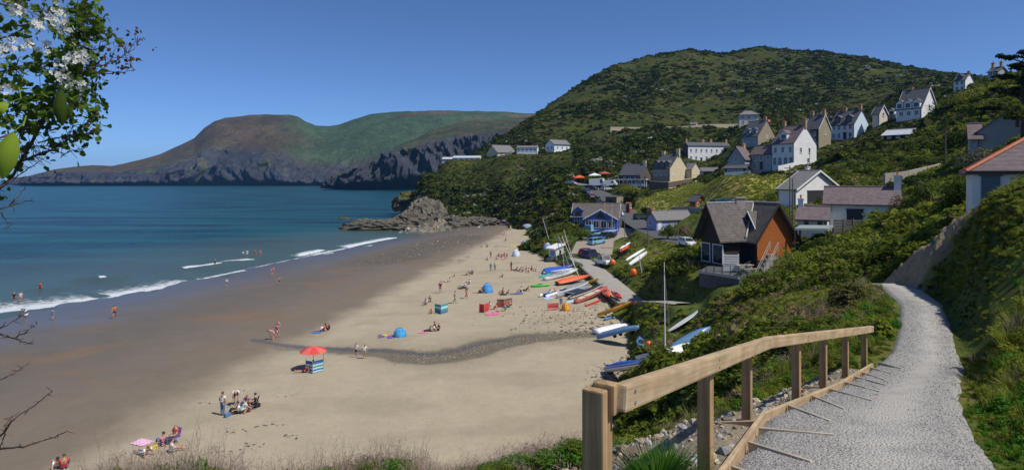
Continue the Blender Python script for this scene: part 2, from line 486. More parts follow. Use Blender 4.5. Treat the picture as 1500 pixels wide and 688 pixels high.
def attr_surface(name, var=.35, scales=(.15, .9, 6), bump=.5, bdist=.15, rough=.9, spec=.2, wet=False):
    m, t, p = nt(name)
    at = N(t, 'ShaderNodeAttribute', attribute_name='col')
    tc = N(t, 'ShaderNodeTexCoord')
    tot = None; hs = None
    for s in scales:
        no = N(t, 'ShaderNodeTexNoise'); no.inputs['Scale'].default_value = s; no.inputs['Detail'].default_value = 8; no.inputs['Roughness'].default_value = .7
        L(t, tc.outputs['Object'], no.inputs['Vector'])
        mr = N(t, 'ShaderNodeMapRange'); mr.inputs['From Min'].default_value = .3; mr.inputs['From Max'].default_value = .7
        mr.inputs['To Min'].default_value = 1-var; mr.inputs['To Max'].default_value = 1+var
        L(t, no.outputs['Fac'], mr.inputs['Value'])
        if tot is None: tot = mr.outputs[0]
        else:
            mm = N(t, 'ShaderNodeMath', operation='MULTIPLY'); L(t, tot, mm.inputs[0]); L(t, mr.outputs[0], mm.inputs[1]); tot = mm.outputs[0]
        hs = no.outputs['Fac']
    sc = N(t, 'ShaderNodeVectorMath', operation='SCALE'); L(t, at.outputs['Color'], sc.inputs[0]); L(t, tot, sc.inputs['Scale'])
    L(t, sc.outputs[0], p.inputs['Base Color'])
    p.inputs['Roughness'].default_value = rough; p.inputs['Specular IOR Level'].default_value = spec
    b = N(t, 'ShaderNodeBump'); b.inputs['Strength'].default_value = bump; b.inputs['Distance'].default_value = bdist
    L(t, hs, b.inputs['Height']); L(t, b.outputs[0], p.inputs['Normal'])
    if wet:
        w = N(t, 'ShaderNodeAttribute', attribute_name='wet')
        r = N(t, 'ShaderNodeMapRange'); r.inputs['To Min'].default_value = rough; r.inputs['To Max'].default_value = .30
        L(t, w.outputs['Fac'], r.inputs['Value']); L(t, r.outputs[0], p.inputs['Roughness'])
        r2 = N(t, 'ShaderNodeMapRange'); r2.inputs['To Min'].default_value = spec; r2.inputs['To Max'].default_value = .36
        L(t, w.outputs['Fac'], r2.inputs['Value']); L(t, r2.outputs[0], p.inputs['Specular IOR Level'])
        r3 = N(t, 'ShaderNodeMapRange'); r3.inputs['To Min'].default_value = bump; r3.inputs['To Max'].default_value = .03
        L(t, w.outputs['Fac'], r3.inputs['Value']); L(t, r3.outputs[0], b.inputs['Strength'])
    return m

def mixc(c, new, w):
    return c*(1-w[..., None]) + np.array(new)*w[..., None]

def land_colour(x, y, z):
    c = np.ones(x.shape+(3,))*np.array([.038, .050, .012])
    a = fbm(x/18, y/18, 4, 81); b = fbm(x/6, y/6, 4, 83); d = fbm(x/45, y/45, 3, 85)
    c = mixc(c, [.060, .070, .014], sstep(-.05, .35, a))
    c = mixc(c, [.075, .060, .025], sstep(.05, .40, b)*.8)
    c = mixc(c, [.030, .045, .016], sstep(.05, .4, -a))
    c = mixc(c, [.055, .058, .018], sstep(.0, .3, d)*.5*(y > 330))
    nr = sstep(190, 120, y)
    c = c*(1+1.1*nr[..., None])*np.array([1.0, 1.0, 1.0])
    px = 750+F*x/np.maximum(y, 1e-3)
    f = in_poly(x, y, FIELD).astype(float)
    fs = sstep(-.1, .25, fbm(x/14+3, y/5, 4, 87))
    c = mixc(c, [.24, .235, .05], f)
    c = mixc(c, [.27, .22, .09], f*fs*.75)
    k1, k2 = zone_rock(x, y, z)
    rk = fbm(x/4, y/4, 4, 91)
    rockc = np.ones(x.shape+(3,))*np.array([.20, .18, .145]); rockc = mixc(rockc, [.11, .10, .085], sstep(-.1, .35, rk))
    k = np.maximum(sstep(.25, .6, k1 + .35*fbm(x/6, y/6, 3, 93)*(k1 > .05)), k2*.9)
    c = c*(1-k[..., None]) + rockc*k[..., None]
    c = mixc(c, [.36, .265, .16], k2*.85)
    ru = in_poly(x, y, RUBBLE).astype(float)
    c = mixc(c, [.27, .225, .16], ru)
    ls = in_poly(x, y, LANDSLIP).astype(float)
    c = mixc(c, [.30, .25, .14], ls*.9)
    return c

az0, az1 = R(-100), R(100)
# azimuth spacing dense inside the view
azs = np.concatenate([np.linspace(R(-100), R(-44), 40, endpoint=False), np.linspace(R(-44), R(44), 620, endpoint=False), np.linspace(R(44), R(100), 60)])
rr = np.concatenate([1.2*(30/1.2)**np.linspace(0, 1, 190, endpoint=False), 30*(900/30)**np.linspace(0, 1, 400)])
A_, R_ = np.meshgrid(azs, rr, indexing='ij')
LX, LY = R_*np.sin(A_), R_*np.cos(A_)
LZ = land(LX, LY)
BZ = beach_z(LX, LY)
keepL = LZ > np.maximum(BZ-.6, -3.5) 
hill_mat = attr_surface('vegetated_ground', .30, (.12, 1.1, 9), .6, .12, .95, .04)
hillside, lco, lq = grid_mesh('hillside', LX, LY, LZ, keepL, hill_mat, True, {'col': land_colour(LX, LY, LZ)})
tag(hillside, 'green bracken and scrub covered hillside rising from the beach behind the village', 'hillside', kind='structure')

# ------------------------------------------------------------------ beach
STREAM = [tuple(Bq(*q)) for q in [(905,478),(868,488),(820,490),(770,494),(720,503),(680,516),(640,522),(600,521),(560,514),(520,513),(470,509),(420,508),(370,500)]]
PEBBLE = [tuple(Bq(*q)) for q in [(560,380),(600,366),(640,356),(668,348)]]
def beach_colour(x, y, z):
    xs = -73 + 0.31*(y-88); sw = np.clip(60 - 0.16*(y-40), 22, 70)
    s = x-xs; t = s/sw + .055*fbm(x/9, y/9, 4, 101) + .012*fbm(x/1.3, y/1.3, 3, 102)
    c = np.ones(x.shape+(3,))*np.array([.395, .335, .235])
    c = mixc(c, [.35, .295, .205], sstep(0, .35, fbm(x/10, y/5, 4, 103)))
    c = mixc(c, [.185, .15, .112], sstep(1.05, .93, t))
    c = mixc(c, [.135, .115, .092], sstep(.95, .55, t))
    c = mixc(c, [.20, .13, .075], sstep(.05, .4, fbm(x/14, y/7, 3, 109))*sstep(.97, .8, t)*sstep(.35,.6,t)*.6)
    c = mixc(c, [.095, .085, .072], sstep(.40, .12, t))
    wet = sstep(.85, .18, t + .16*fbm(x/11, y/6, 4, 104))
    wet = np.maximum(wet, .35*sstep(1.0, .7, t))
    # pebble band at the top of the far wet sand
    d, _, _, tt = poly_dist(x, y, PEBBLE)
    pb = sstep(14, 5, d + 5*fbm(x/6, y/6, 3, 105))*sstep(.30, .6, t)*sstep(1.12, .98, t)
    c = mixc(c, [.115, .100, .080], pb*.9); wet = wet*(1-pb*.8)
    st = sstep(.20, .5, fbm(x/3, y/16, 4, 106))*sstep(.86, 1.0, t)*sstep(1.35, 1.1, t)*sstep(95, 120, y)
    c = mixc(c, [.17, .15, .12], st*.7)
    # stream bed
    d, sd, _, tt = poly_dist(x, y, STREAM)
    w = 1.0 + 2.0*np.sin(np.pi*np.clip(tt*1.2, 0, 1))**2 + .9*fbm(x/2.5, y/2.5, 3, 107)
    s1 = sstep(w+.4, w*.7, d)*sstep(0, .06, tt)*sstep(1, .85, tt)
    c = mixc(c, [.12, .105, .078], s1*.85)
    s2 = sstep(w*2.4+.5, w, d)*(1-s1)*sstep(1, .8, tt)
    c = mixc(c, [.29, .235, .17], s2*.6)
    s3 = sstep(.75, .4, np.abs(d-w*.45))*(sd < 0)*sstep(.2, .3, tt)
    wet = np.maximum(wet*(1-s1), s3*.9)
    c = mixc(c, [.07, .07, .065], s3*.6)
    # weed at the stream mouth and grit near the boats
    g = sstep(.1, .45, fbm(x/2.2, y/2.2, 4, 108))*sstep(0, 6, x - (12+ (y-60)*.08))*(y < 110)*(t > 1.1)
    c = mixc(c, [.20, .175, .12], g*.7)
    return c, wet
bm_ = attr_surface('sand', .075, (.35, 2.2, 11), .45, .07, .95, .12, True)
BX, BY = LX, LY
bc, bw = beach_colour(LX, LY, BZ)
d, sd, _, tt = poly_dist(LX, LY, STREAM)
BZ = BZ - .16*sstep(3.5, .6, d)*sstep(1, .8, tt)
keepB = (BZ > LZ-.6) & (BZ > -2.5)
beach, bco, bq = grid_mesh('beach', LX, LY, BZ, keepB, bm_, True, {'col': bc, 'wet': bw})
tag(beach, 'wide tan sandy beach, dark wet sand towards the sea and a shallow stream bed', 'beach', kind='structure')

# ------------------------------------------------------------------ strips: path, road, slipway
def strip(name, left, right, m, label, cat, lift=0.0, sub=10, across=5, rough=.0, seed=1):
    bm = bmesh.new(); rows = []; lay = bm.verts.layers.float.new('across')
    n = (len(left)-1)*sub
    for i in range(n+1):
        k = min(i//sub, len(left)-2); f = i/sub-k
        a = Vector(left[k]).lerp(Vector(left[k+1]), f); b = Vector(right[k]).lerp(Vector(right[k+1]), f)
        row = []
        for j in range(across+1):
            p = a.lerp(b, j/across)
            if rough:
                p.z += rough*float(perlin(np.array([p.x*2.3]), np.array([p.y*2.3]), seed)[0])
                if j in (0, across):
                    w = rough*4*float(perlin(np.array([i*.35]), np.array([j*1.7]), seed+5)[0]); p.x += w
            vv = bm.verts.new(p + Vector((0,0,lift - (.10 if j in (0, across) else 0)))); vv[lay] = j/across; row.append(vv)
        rows.append(row)
    for i in range(n):
        for j in range(across):
            bm.faces.new((rows[i][j], rows[i][j+1], rows[i+1][j+1], rows[i+1][j]))
    bmesh.ops.recalc_face_normals(bm, faces=bm.faces[:])
    if bm.faces[0].normal.z < 0: bmesh.ops.reverse_faces(bm, faces=bm.faces[:])
    o = obj(name, bm, m, None, True)
    return tag(o, label, cat, kind='structure')

def gravel_mat():
    m, t, p = nt('path_gravel')
    tc = N(t, 'ShaderNodeTexCoord')
    vo = N(t, 'ShaderNodeTexVoronoi'); vo.inputs['Scale'].default_value = 40
    L(t, tc.outputs['Object'], vo.inputs['Vector'])
    cr = N(t, 'ShaderNodeValToRGB'); cr.color_ramp.elements[0].color = (.20,.19,.175,1); cr.color_ramp.elements[1].color = (.45,.43,.395,1)
    L(t, vo.outputs['Color'], cr.inputs['Fac'])
    no = N(t, 'ShaderNodeTexNoise'); no.inputs['Scale'].default_value = 1.3; no.inputs['Detail'].default_value = 5
    L(t, tc.outputs['Object'], no.inputs['Vector'])
    mr = N(t, 'ShaderNodeMapRange'); mr.inputs['From Min'].default_value = .30; mr.inputs['From Max'].default_value = .55; L(t, no.outputs['Fac'], mr.inputs['Value'])
    ac = N(t, 'ShaderNodeAttribute', attribute_name='across')
    a1 = N(t, 'ShaderNodeMath', operation='SUBTRACT'); a1.inputs[1].default_value = .60; L(t, ac.outputs['Fac'], a1.inputs[0])
    a2 = N(t, 'ShaderNodeMath', operation='ABSOLUTE'); L(t, a1.outputs[0], a2.inputs[0])
    wr = N(t, 'ShaderNodeMapRange'); wr.inputs['From Min'].default_value = .06; wr.inputs['From Max'].default_value = .34; wr.inputs['To Min'].default_value = 1.0; wr.inputs['To Max'].default_value = .10; L(t, a2.outputs[0], wr.inputs['Value'])
    mx = N(t, 'ShaderNodeMix', data_type='RGBA'); mx.inputs['B'].default_value = (.45,.425,.375,1)
    k = N(t, 'ShaderNodeMath', operation='MULTIPLY'); L(t, mr.outputs[0], k.inputs[0]); L(t, wr.outputs[0], k.inputs[1])
    L(t, k.outputs[0], mx.inputs['Factor']); L(t, cr.outputs[0], mx.inputs['A']); L(t, mx.outputs['Result'], p.inputs['Base Color'])
    p.inputs['Roughness'].default_value = .92; p.inputs['Specular IOR Level'].default_value = .2
    b = N(t, 'ShaderNodeBump'); b.inputs['Strength'].default_value = .9; b.inputs['Distance'].default_value = .02; b.invert = True
    L(t, vo.outputs['Distance'], b.inputs['Height']); L(t, b.outputs[0], p.inputs['Normal'])
    return m
GRAVEL = gravel_mat()
path = strip('path', PATH_L, PATH_R, GRAVEL, 'grey gravel footpath running downhill between the timber handrail and the bank', 'path', 0, 14, 14, .012, 3)
ASPH = mat('asphalt', (.085,.085,.088), .9, .2, 1.5, .2)
CONC = mat('concrete', (.33,.305,.26), .9, .15, .8, .2)
PAVE = mat('paving', (.30,.255,.20), .9, .12, 1.2, .1)
def ribbon(name, key, m, label, cat, lift=.02, sub=8):
    pl, hw, fe = ROADS[key]
    le, ri = [], []
    for i, p in enumerate(pl):
        a = Vector(pl[max(i-1,0)]); b = Vector(pl[min(i+1,len(pl)-1)])
        d = (b-a); d.z = 0; d.normalize(); nrm = Vector((-d.y, d.x, 0))
        le.append(Vector(p)+nrm*hw); ri.append(Vector(p)-nrm*hw)
    return strip(name, le, ri, m, label, cat, lift, sub, 5)
slip = ribbon('slipway', 'slipway', CONC, 'pale concrete slipway sloping down past the boats to the sand', 'slipway', .03)
road = ribbon('road', 'road', ASPH, 'grey village road climbing past the blue building towards the pub', 'road', .0)
park = ribbon('car_park', 'car_park', PAVE, 'tan paved parking area beside the blue building above the slipway', 'parking area', .045)
fore = ribbon('forecourt', 'pub_forecourt', mat('pale_asphalt', (.16,.16,.16), .9, .15, 1.0), 'grey parking forecourt at the top of the village road', 'forecourt', .03)
foot = ribbon('footway', 'footway', CONC, 'short pale concrete footway leading from the slipway into the scrub', 'footway', .03)

# ------------------------------------------------------------------ ray casting on the ground for placing things
_vs = []; _fs = []
for o in (hillside, beach, path, slip, road, park, fore, foot):
    me = o.data; k = len(_vs)
    _vs.extend([v.co.copy() for v in me.vertices]); _fs.extend([[k+i for i in p.vertices] for p in me.polygons])
BVH = BVHTree.FromPolygons(_vs, _fs)
del _vs, _fs
def G(px, py):
    d = Vector(((px-750)/F, 1, -(py-HZ)/F)).normalized()
    h = BVH.ray_cast(EYE, d)
    return h[0] if h[0] is not None else P(px, py, 100)
def Z(x, y):
    h = BVH.ray_cast(Vector((x, y, 400)), Vector((0,0,-1)))
    return h[0].z if h[0] is not None else 0.0

# ------------------------------------------------------------------ sea
FOAM = [  # (polyline px, near width, seaward width, strength)
 ([(-60,462),(0,456),(60,450),(110,444),(156,437)], .9, 8, 1.0),
 ([(162,434),(200,428),(250,420),(292,410)], .8, 6, 1.0),
 ([(268,394),(300,391),(325,387)], .8, 2.5, 1.0), ([(322,385),(350,383),(372,379)], .8, 2.5, 1.0),
 ([(292,410),(330,402),(372,394)], .5, 3, .5),
 ([(436,375),(460,371),(478,366)], .9, 3, .9), ([(505,362),(540,355),(582,347)], 1.2, 3.5, .95), ([(470,373),(520,366),(560,356)], .5, 2, .55),
 ([(205,452),(260,446),(320,436),(390,424)], .3, .7, .6), ([(40,474),(80,470),(150,462),(205,452)], .3, .6, .5), ([(150,438),(175,433),(300,408),(380,391),(440,378),(505,364),(585,346)], .5, 1.5, .62), ([(290,424),(380,404),(480,381),(560,362)], .3, .8, .55),
 ([(145,410),(155,409)], .8, 1.5, .8)]
def sea_pt(px, py):
    return P(px, py, EYE.z*F/(py-HZ))
SWELL = [([(95,409.5),(150,409),(198,406)], .55, 3.2), ([(40,423.5),(100,422)], .28, 3), ([(255,393.5),(300,391),(372,379)], .45, 3.0), ([(430,374),(478,366)], .4, 3)]
def build_sea():
    azs = np.concatenate([np.linspace(R(-75), R(-41), 40, endpoint=False), np.linspace(R(-41), R(-3), 520, endpoint=False), np.linspace(R(-3), R(45), 60)])
    rr = np.concatenate([np.linspace(70, 260, 520, endpoint=False), 260*(8000/260)**np.linspace(0, 1, 160)])
    A, RR = np.meshgrid(azs, rr, indexing='ij')
    X, Y = RR*np.sin(A), RR*np.cos(A)
    Zs = np.zeros_like(X); foam = np.zeros_like(X); deep = np.ones_like(X)
    near = (RR < 300)
    for pl, h, w in SWELL:
        d, s, _, t = poly_dist(X, Y, [tuple(sea_pt(*q)) for q in pl])
        Zs += h*np.exp(-(d/w)**2)*sstep(0, .25, t)*sstep(1, .75, t)*near
    Zs += near*(.10*perlin(X/6, Y/14, 201)+.05*perlin(X/2.2, Y/4, 202))
    for pl, wn_, wf, st in FOAM:
        q = [tuple(sea_pt(*a)) for a in pl]
        d, s, _, t = poly_dist(X, Y, q)
        # +1 side is the left of travel (seaward, away from the camera)
        f = np.where(s > 0, np.exp(-(d/wf)**1.3)*.72 + .4*np.exp(-(d/.9)**2), np.exp(-(d/wn_)**2))
        f *= sstep(0, .05, t)*sstep(1, .93, t)
        foam = np.maximum(foam, st*f*near)
    # depth: shallow water over the sand is paler and greener
    bz = beach_z(X, Y)
    shal = np.clip((bz+4.5)/4.5, 0, 1)*(RR < 400)
    m, t, p = nt('sea_water')
    tc = N(t, 'ShaderNodeTexCoord')
    geo = N(t, 'ShaderNodeNewGeometry')
    af = N(t, 'ShaderNodeAttribute', attribute_name='foam'); ash = N(t, 'ShaderNodeAttribute', attribute_name='shallow')
    mp = N(t, 'ShaderNodeMapping'); mp.inputs['Scale'].default_value = (.012, .065, 1); mp.inputs['Rotation'].default_value = (0,0,R(-6))
    L(t, tc.outputs['Object'], mp.inputs['Vector'])
    no = N(t, 'ShaderNodeTexNoise'); no.inputs['Scale'].default_value = 1; no.inputs['Detail'].default_value = 6; L(t, mp.outputs[0], no.inputs['Vector'])
    mx = N(t, 'ShaderNodeMix', data_type='RGBA'); mx.inputs['A'].default_value = (.002,.026,.038,1); mx.inputs['B'].default_value = (.008,.085,.095,1)
    mr = N(t, 'ShaderNodeMapRange'); mr.inputs['From Min'].default_value = .40; mr.inputs['From Max'].default_value = .60; L(t, no.outputs['Fac'], mr.inputs['Value'])
    L(t, mr.outputs[0], mx.inputs['Factor'])
    m2 = N(t, 'ShaderNodeMix', data_type='RGBA'); m2.inputs['B'].default_value = (.075,.115,.105,1); L(t, mx.outputs['Result'], m2.inputs['A']); L(t, ash.outputs['Fac'], m2.inputs['Factor'])
    # foam broken into lace
    fn = N(t, 'ShaderNodeTexNoise'); fn.inputs['Scale'].default_value = .9; fn.inputs['Detail'].default_value = 8; fn.inputs['Roughness'].default_value = .75; L(t, tc.outputs['Object'], fn.inputs['Vector'])
    sub = N(t, 'ShaderNodeMath', operation='MULTIPLY_ADD'); sub.inputs[1].default_value = 2.3; sub.inputs[2].default_value = -1.45; L(t, fn.outputs['Fac'], sub.inputs[0])
    ad = N(t, 'ShaderNodeMath', operation='ADD'); L(t, sub.outputs[0], ad.inputs[0])
    f15 = N(t, 'ShaderNodeMath', operation='MULTIPLY'); f15.inputs[1].default_value = 1.5; L(t, af.outputs['Fac'], f15.inputs[0]); L(t, f15.outputs[0], ad.inputs[1])
    fr = N(t, 'ShaderNodeMapRange'); fr.inputs['From Min'].default_value = .08; fr.inputs['From Max'].default_value = .6; L(t, ad.outputs[0], fr.inputs['Value'])
    # loose whitecaps far out
    m3 = N(t, 'ShaderNodeMix', data_type='RGBA'); m3.inputs['B'].default_value = (.74,.78,.80,1); L(t, m2.outputs['Result'], m3.inputs['A']); L(t, fr.outputs[0], m3.inputs['Factor'])
    L(t, m3.outputs['Result'], p.inputs['Base Color'])
    ro = N(t, 'ShaderNodeMapRange'); ro.inputs['To Min'].default_value = .28; ro.inputs['To Max'].default_value = .9; L(t, fr.outputs[0], ro.inputs['Value']); L(t, ro.outputs[0], p.inputs['Roughness'])
    p.inputs['IOR'].default_value = 1.33; p.inputs['Specular IOR Level'].default_value = .35
    # ripples
    mp2 = N(t, 'ShaderNodeMapping'); mp2.inputs['Scale'].default_value = (.16, .42, 1); mp2.inputs['Rotation'].default_value = (0,0,R(-15)); L(t, tc.outputs['Object'], mp2.inputs['Vector'])
    n2 = N(t, 'ShaderNodeTexNoise'); n2.inputs['Scale'].default_value = 1; n2.inputs['Detail'].default_value = 8; n2.inputs['Roughness'].default_value = .72; L(t, mp2.outputs[0], n2.inputs['Vector'])
    b = N(t, 'ShaderNodeBump'); b.inputs['Strength'].default_value = .9; b.inputs['Distance'].default_value = 1.4; L(t, n2.outputs['Fac'], b.inputs['Height']); L(t, b.outputs[0], p.inputs['Normal'])
    o, _, _ = grid_mesh('sea', X, Y, Zs, None, m, True, {'foam': foam, 'shallow': shal*.9})
    tag(o, 'dark teal sea with white breakers rolling on to the sand', 'sea', kind='structure')
    o2 = None
    return o
build_sea()

# ------------------------------------------------------------------ far headlands
def headland(name, skyl, basepy, px0, px1, Yb, Yr, cliff, seed, label, colf, amp, nu=520, nv=220, back=1.5):
    sx = np.array([q[0] for q in skyl], float); sy = np.array([q[1] for q in skyl], float)
    u = np.linspace(px0, px1, nu); v = np.concatenate([np.linspace(0, 1, nv), np.linspace(1.02, back, 12)])
    U, V = np.meshgrid(u, v, indexing='ij')
    yb = np.interp(U, *Yb); yr = np.interp(U, *Yr)
    Yd = yb + (yr-yb)*V
    X = (U-750)/F*Yd
    top = EYE.z + (HZ - np.interp(U, sx, sy))/F*yr
    top = np.maximum(top, 1)
    cl = np.interp(U, *cliff)            # share of the height taken by the cliff
    cw = .16
    prof = np.where(V < cw, cl*sstep(0, cw, V)**.8, cl + (1-cl)*np.sin(np.clip((V-cw)/(1-cw), 0, 1)*np.pi/2)**1.05)
    Zh = top*prof
    Zh = np.where(V > 1, top*(1-.35*(V-1)), Zh)
    gul = fbm(X/85+.5*fbm(X/200, Zh/60, 2, seed+21), Zh/230, 4, seed, .5, True); fine = fbm(X/24, Zh/45, 4, seed+9, .55, True)
    cm = sstep(.0, .05, V)*sstep(cw+.20, cw-.02, V + .10*fbm(X/120, Yd/120, 3, seed+3))
    Zh = Zh + amp*top*.035*cm*fine + (1-cm)*sstep(.15,.4,V)*top*.02*fbm(X/70, Yd/70, 4, seed+5)*np.where(V > .93, .25, 1)
    Yd = Yd - cm*(gul*75 + fine*22)*amp
    Zh = np.where(V == 0, -6, Zh)
    col = colf(U, V, cm, X, Yd, Zh)
    o, _, _ = grid_mesh(name, X, Yd, Zh, None, FARM, True, {'col': col})
    return tag(o, label, 'headland', kind='structure')
FARM = attr_surface('far_ground', .35, (.006, .03, .12), .8, 6.0, .95, .1)
def colA(U, V, cm, X, Y, Z):
    c = np.ones(U.shape+(3,))*np.array([.082,.064,.030])
    g = sstep(395, 470, U + 60*fbm(X/200, Y/200, 3, 301))*sstep(.16, .3, V)
    c = mixc(c, [.052,.084,.036], g)  # pasture green dulled towards blue, haze put into the colour
    br = sstep(.05, .4, fbm(X/130, Y/130, 4, 303))*sstep(.15, .4, V)*(1-g)
    c = mixc(c, [.085,.058,.036], br)
    br2 = sstep(.0, .35, fbm(X/160, Y/90, 4, 305))*sstep(530, 560, U)*sstep(.55, .7, V)*sstep(.98, .85, V)
    c = mixc(c, [.105,.075,.045], br2)
    c = mixc(c, [.050,.052,.066], cm*(1-.45*g))  # blue of the distance haze put into the cliff colour
    c = mixc(c, [.08,.085,.04], cm*sstep(.1, .5, fbm(X/60, Y/60, 3, 306)))
    return c
def colB(U, V, cm, X, Y, Z):
    c = np.ones(U.shape+(3,))*np.array([.060,.070,.032])
    c = mixc(c, [.10,.085,.05], sstep(0, .4, fbm(X/60, Y/60, 4, 311)))
    c = mixc(c, [.046,.048,.058], np.clip(cm*1.2, 0, 1))  # cliffs tinted blue here too, standing in for haze
    c = mixc(c, [.055,.065,.035], sstep(.0, .4, fbm(X/50, Z/30, 4, 312))*.6)
    return c
headland('headland', [(-40,262),(36,261),(45,257),(80,248),(110,244),(135,242),(165,243),(180,240),(210,233),(235,226),(262,214),(285,203),(300,188),(315,178),(330,174),(365,169.5),(425,169),(437,172),(447,179),(462,185),(480,186.5),(495,184),(520,175),(545,168),(575,165.5),(620,164),(700,164),(760,166.5),(800,169),(900,175),(1000,190)],
   272, 34, 900, ([34,300,500,900], [1700,1700,1650,1650]), ([34,140,300,460,900], [1830,1950,2250,2250,2300]),
   ([34,120,240,330,400,440,510,560,900], [.75,.6,.42,.34,.28,.16,.14,.2,.25]), 400, 'distant flat topped headland with brown hill, green pasture and grey sea cliffs', colA, .8)
headland('headland', [(470,272),(492,266),(500,250),(506,256),(520,247),(535,238),(552,232),(570,222),(590,210),(612,202),(630,192),(650,187),(672,180),(700,177),(730,176),(770,173),(800,172),(900,168)],
   276, 490, 900, ([490,540,700,900], [1160,1130,1120,1100]), ([490,560,640,900], [1200,1300,1420,1500]),
   ([490,560,640,700,900], [.85,.72,.62,.6,.6]), 440, 'dark rugged sea cliffs of the nearer headland beyond the bay', colB, 1.5)

# ------------------------------------------------------------------ sea air
def haze():
    m = bpy.data.materials.new('air'); m.use_nodes = True; t = m.node_tree; t.nodes.clear()
    o = t.nodes.new('ShaderNodeOutputMaterial'); v = t.nodes.new('ShaderNodeVolumePrincipled')
    v.inputs['Color'].default_value = (.22, .52, 1.0, 1); v.inputs['Density'].default_value = HAZE; v.inputs['Anisotropy'].default_value = .2
    t.links.new(v.outputs[0], o.inputs['Volume'])
    o = obj('haze', box_bm((-8300, -300, -15.5), (8300, 8300, 290)), m)
    tag(o, 'thin blue sea haze over the bay and headlands', 'haze', kind='stuff')
HAZE = .00007
haze()
# ------------------------------------------------------------------ buildings
FOOT = []          # footprints (polygons, metres) kept clear of scrub
WHITE = mat('white_render', (.76,.76,.74), .85, .10, .8, .05)
CREAM = mat('cream_render', (.62,.52,.33), .85, .08, 1.2, .05)
PINKW = mat('pale_pink_render', (.66,.58,.50), .85, .08, 1.2, .05)
BLUEW = mat('pale_blue_render', (.60,.72,.82), .85, .05, 1.2, .05)
STONE = mat('rough_stone', (.30,.255,.17), .9, .4, 5.0, .5)
DSTONE_SHADE = mat('dark_stone_and_shade', (.10,.09,.085), .9, .4, 4.0, .5)  # dark stone, also used to paint shade on walls
GREYR = mat('grey_render', (.33,.35,.37), .85, .1, 1.2, .05)
DARKW = mat('dark_timber', (.030,.022,.018), .8, .3, 6.0, .2)
ORANGEW = mat('orange_cedar', (.42,.125,.025), .7, .2, 5.0, .1, bands=(2.2, 'Z', .3))
BLUEP = mat('blue_paint', (.085,.13,.40), .6, .1, 2.0, .05, bands=(1.6, 'Z', .2))
LAVENDER = mat('lavender_render', (.33,.36,.58), .85, .06, 1.0)
SLATE = mat('slate', (.105,.108,.118), .75, .3, 2.5, .4, bands=(1.3, 'Z', .35))
SLATEL = mat('pale_slate', (.20,.19,.185), .8, .3, 2.5, .4, bands=(1.3, 'Z', .3))
SLATEP = mat('purple_slate', (.17,.13,.135), .8, .3, 2.0, .4, bands=(1.3, 'Z', .3))
SLATEB = mat('brown_slate', (.135,.115,.105), .8, .35, 2.0, .4, bands=(1.3, 'Z', .3))
TILE = mat('red_tile', (.24,.13,.10), .8, .3, 2.5, .5, bands=(1.2, 'Z', .3))
REDT = mat('terracotta_ridge', (.44,.13,.06), .7, .2, 3.0)
GLASS = mat('window_glass', (.018,.024,.032), .08, .2, 1.0, spec=.6)
TRIM = mat('white_trim', (.75,.75,.73), .6, .05, 2.0)
DTRIM = mat('dark_trim', (.035,.035,.04), .6, .1, 2.0)
TERRA = mat('terracotta', (.40,.17,.08), .8, .2, 4.0)
BRICK = mat('tan_brick', (.42,.26,.15), .85, .3, 5.0, .3)
METAL = mat('grey_metal', (.30,.31,.32), .45, .15, 2.0, metal=.6)
LEAD = mat('pale_metal_sheet', (.52,.55,.57), .55, .1, 1.5, bands=(1.6, 'X', .15))

def window(parent, M, w, h, frame=TRIM, mull=1, trans=1, sill=True, name='window'):
    """M maps local (x right, y outwards, z up; origin at the window's centre on the wall face)"""
    bm = bmesh.new(); t = min(.09, w*.11); d = .07
    bx(bm, (-w/2, -.02, -h/2), (-w/2+t, d, h/2), M); bx(bm, (w/2-t, -.02, -h/2), (w/2, d, h/2), M)
    bx(bm, (-w/2+t, -.02, h/2-t), (w/2-t, d, h/2), M); bx(bm, (-w/2+t, -.02, -h/2), (w/2-t, d, -h/2+t), M)
    for k in range(mull):
        x = -w/2+w*(k+1)/(mull+1); bx(bm, (x-t*.35, -.02, -h/2+t), (x+t*.35, d*.8, h/2-t), M)
    for k in range(trans):
        z = -h/2+h*(k+1)/(trans+1); bx(bm, (-w/2+t, -.02, z-t*.3), (w/2-t, d*.7, z+t*.3), M)
    if sill: bx(bm, (-w/2-.08, -.02, -h/2-.1), (w/2+.08, .14, -h/2-.003), M)
    f = obj(name, bm, frame, parent)
    obj('pane', box_bm((-w/2+t*.6, -.05, -h/2+t*.6), (w/2-t*.6, .025, h/2-t*.6), M), GLASS, f)
    return f

def chimney(parent, x, y, z0, z1, w=.9, d=.6, m=BRICK, pots=2):
    bm = bmesh.new()
    bx(bm, (x-w/2, y-d/2, z0), (x+w/2, y+d/2, z1)); bx(bm, (x-w/2-.08, y-d/2-.08, z1+.002), (x+w/2+.08, y+d/2+.08, z1+.16))
    c = obj('chimney', bm, m, parent)
    for k in range(pots):
        px = x-w/2+w*(k+.5)/pots
        b = bmesh.new(); tube(b, [(px, y, z1+.12), (px, y, z1+.55), (px, y, z1+.6)], [.13, .11, .14], 7)
        obj('chimney_pot', b, TERRA, c)
    return c

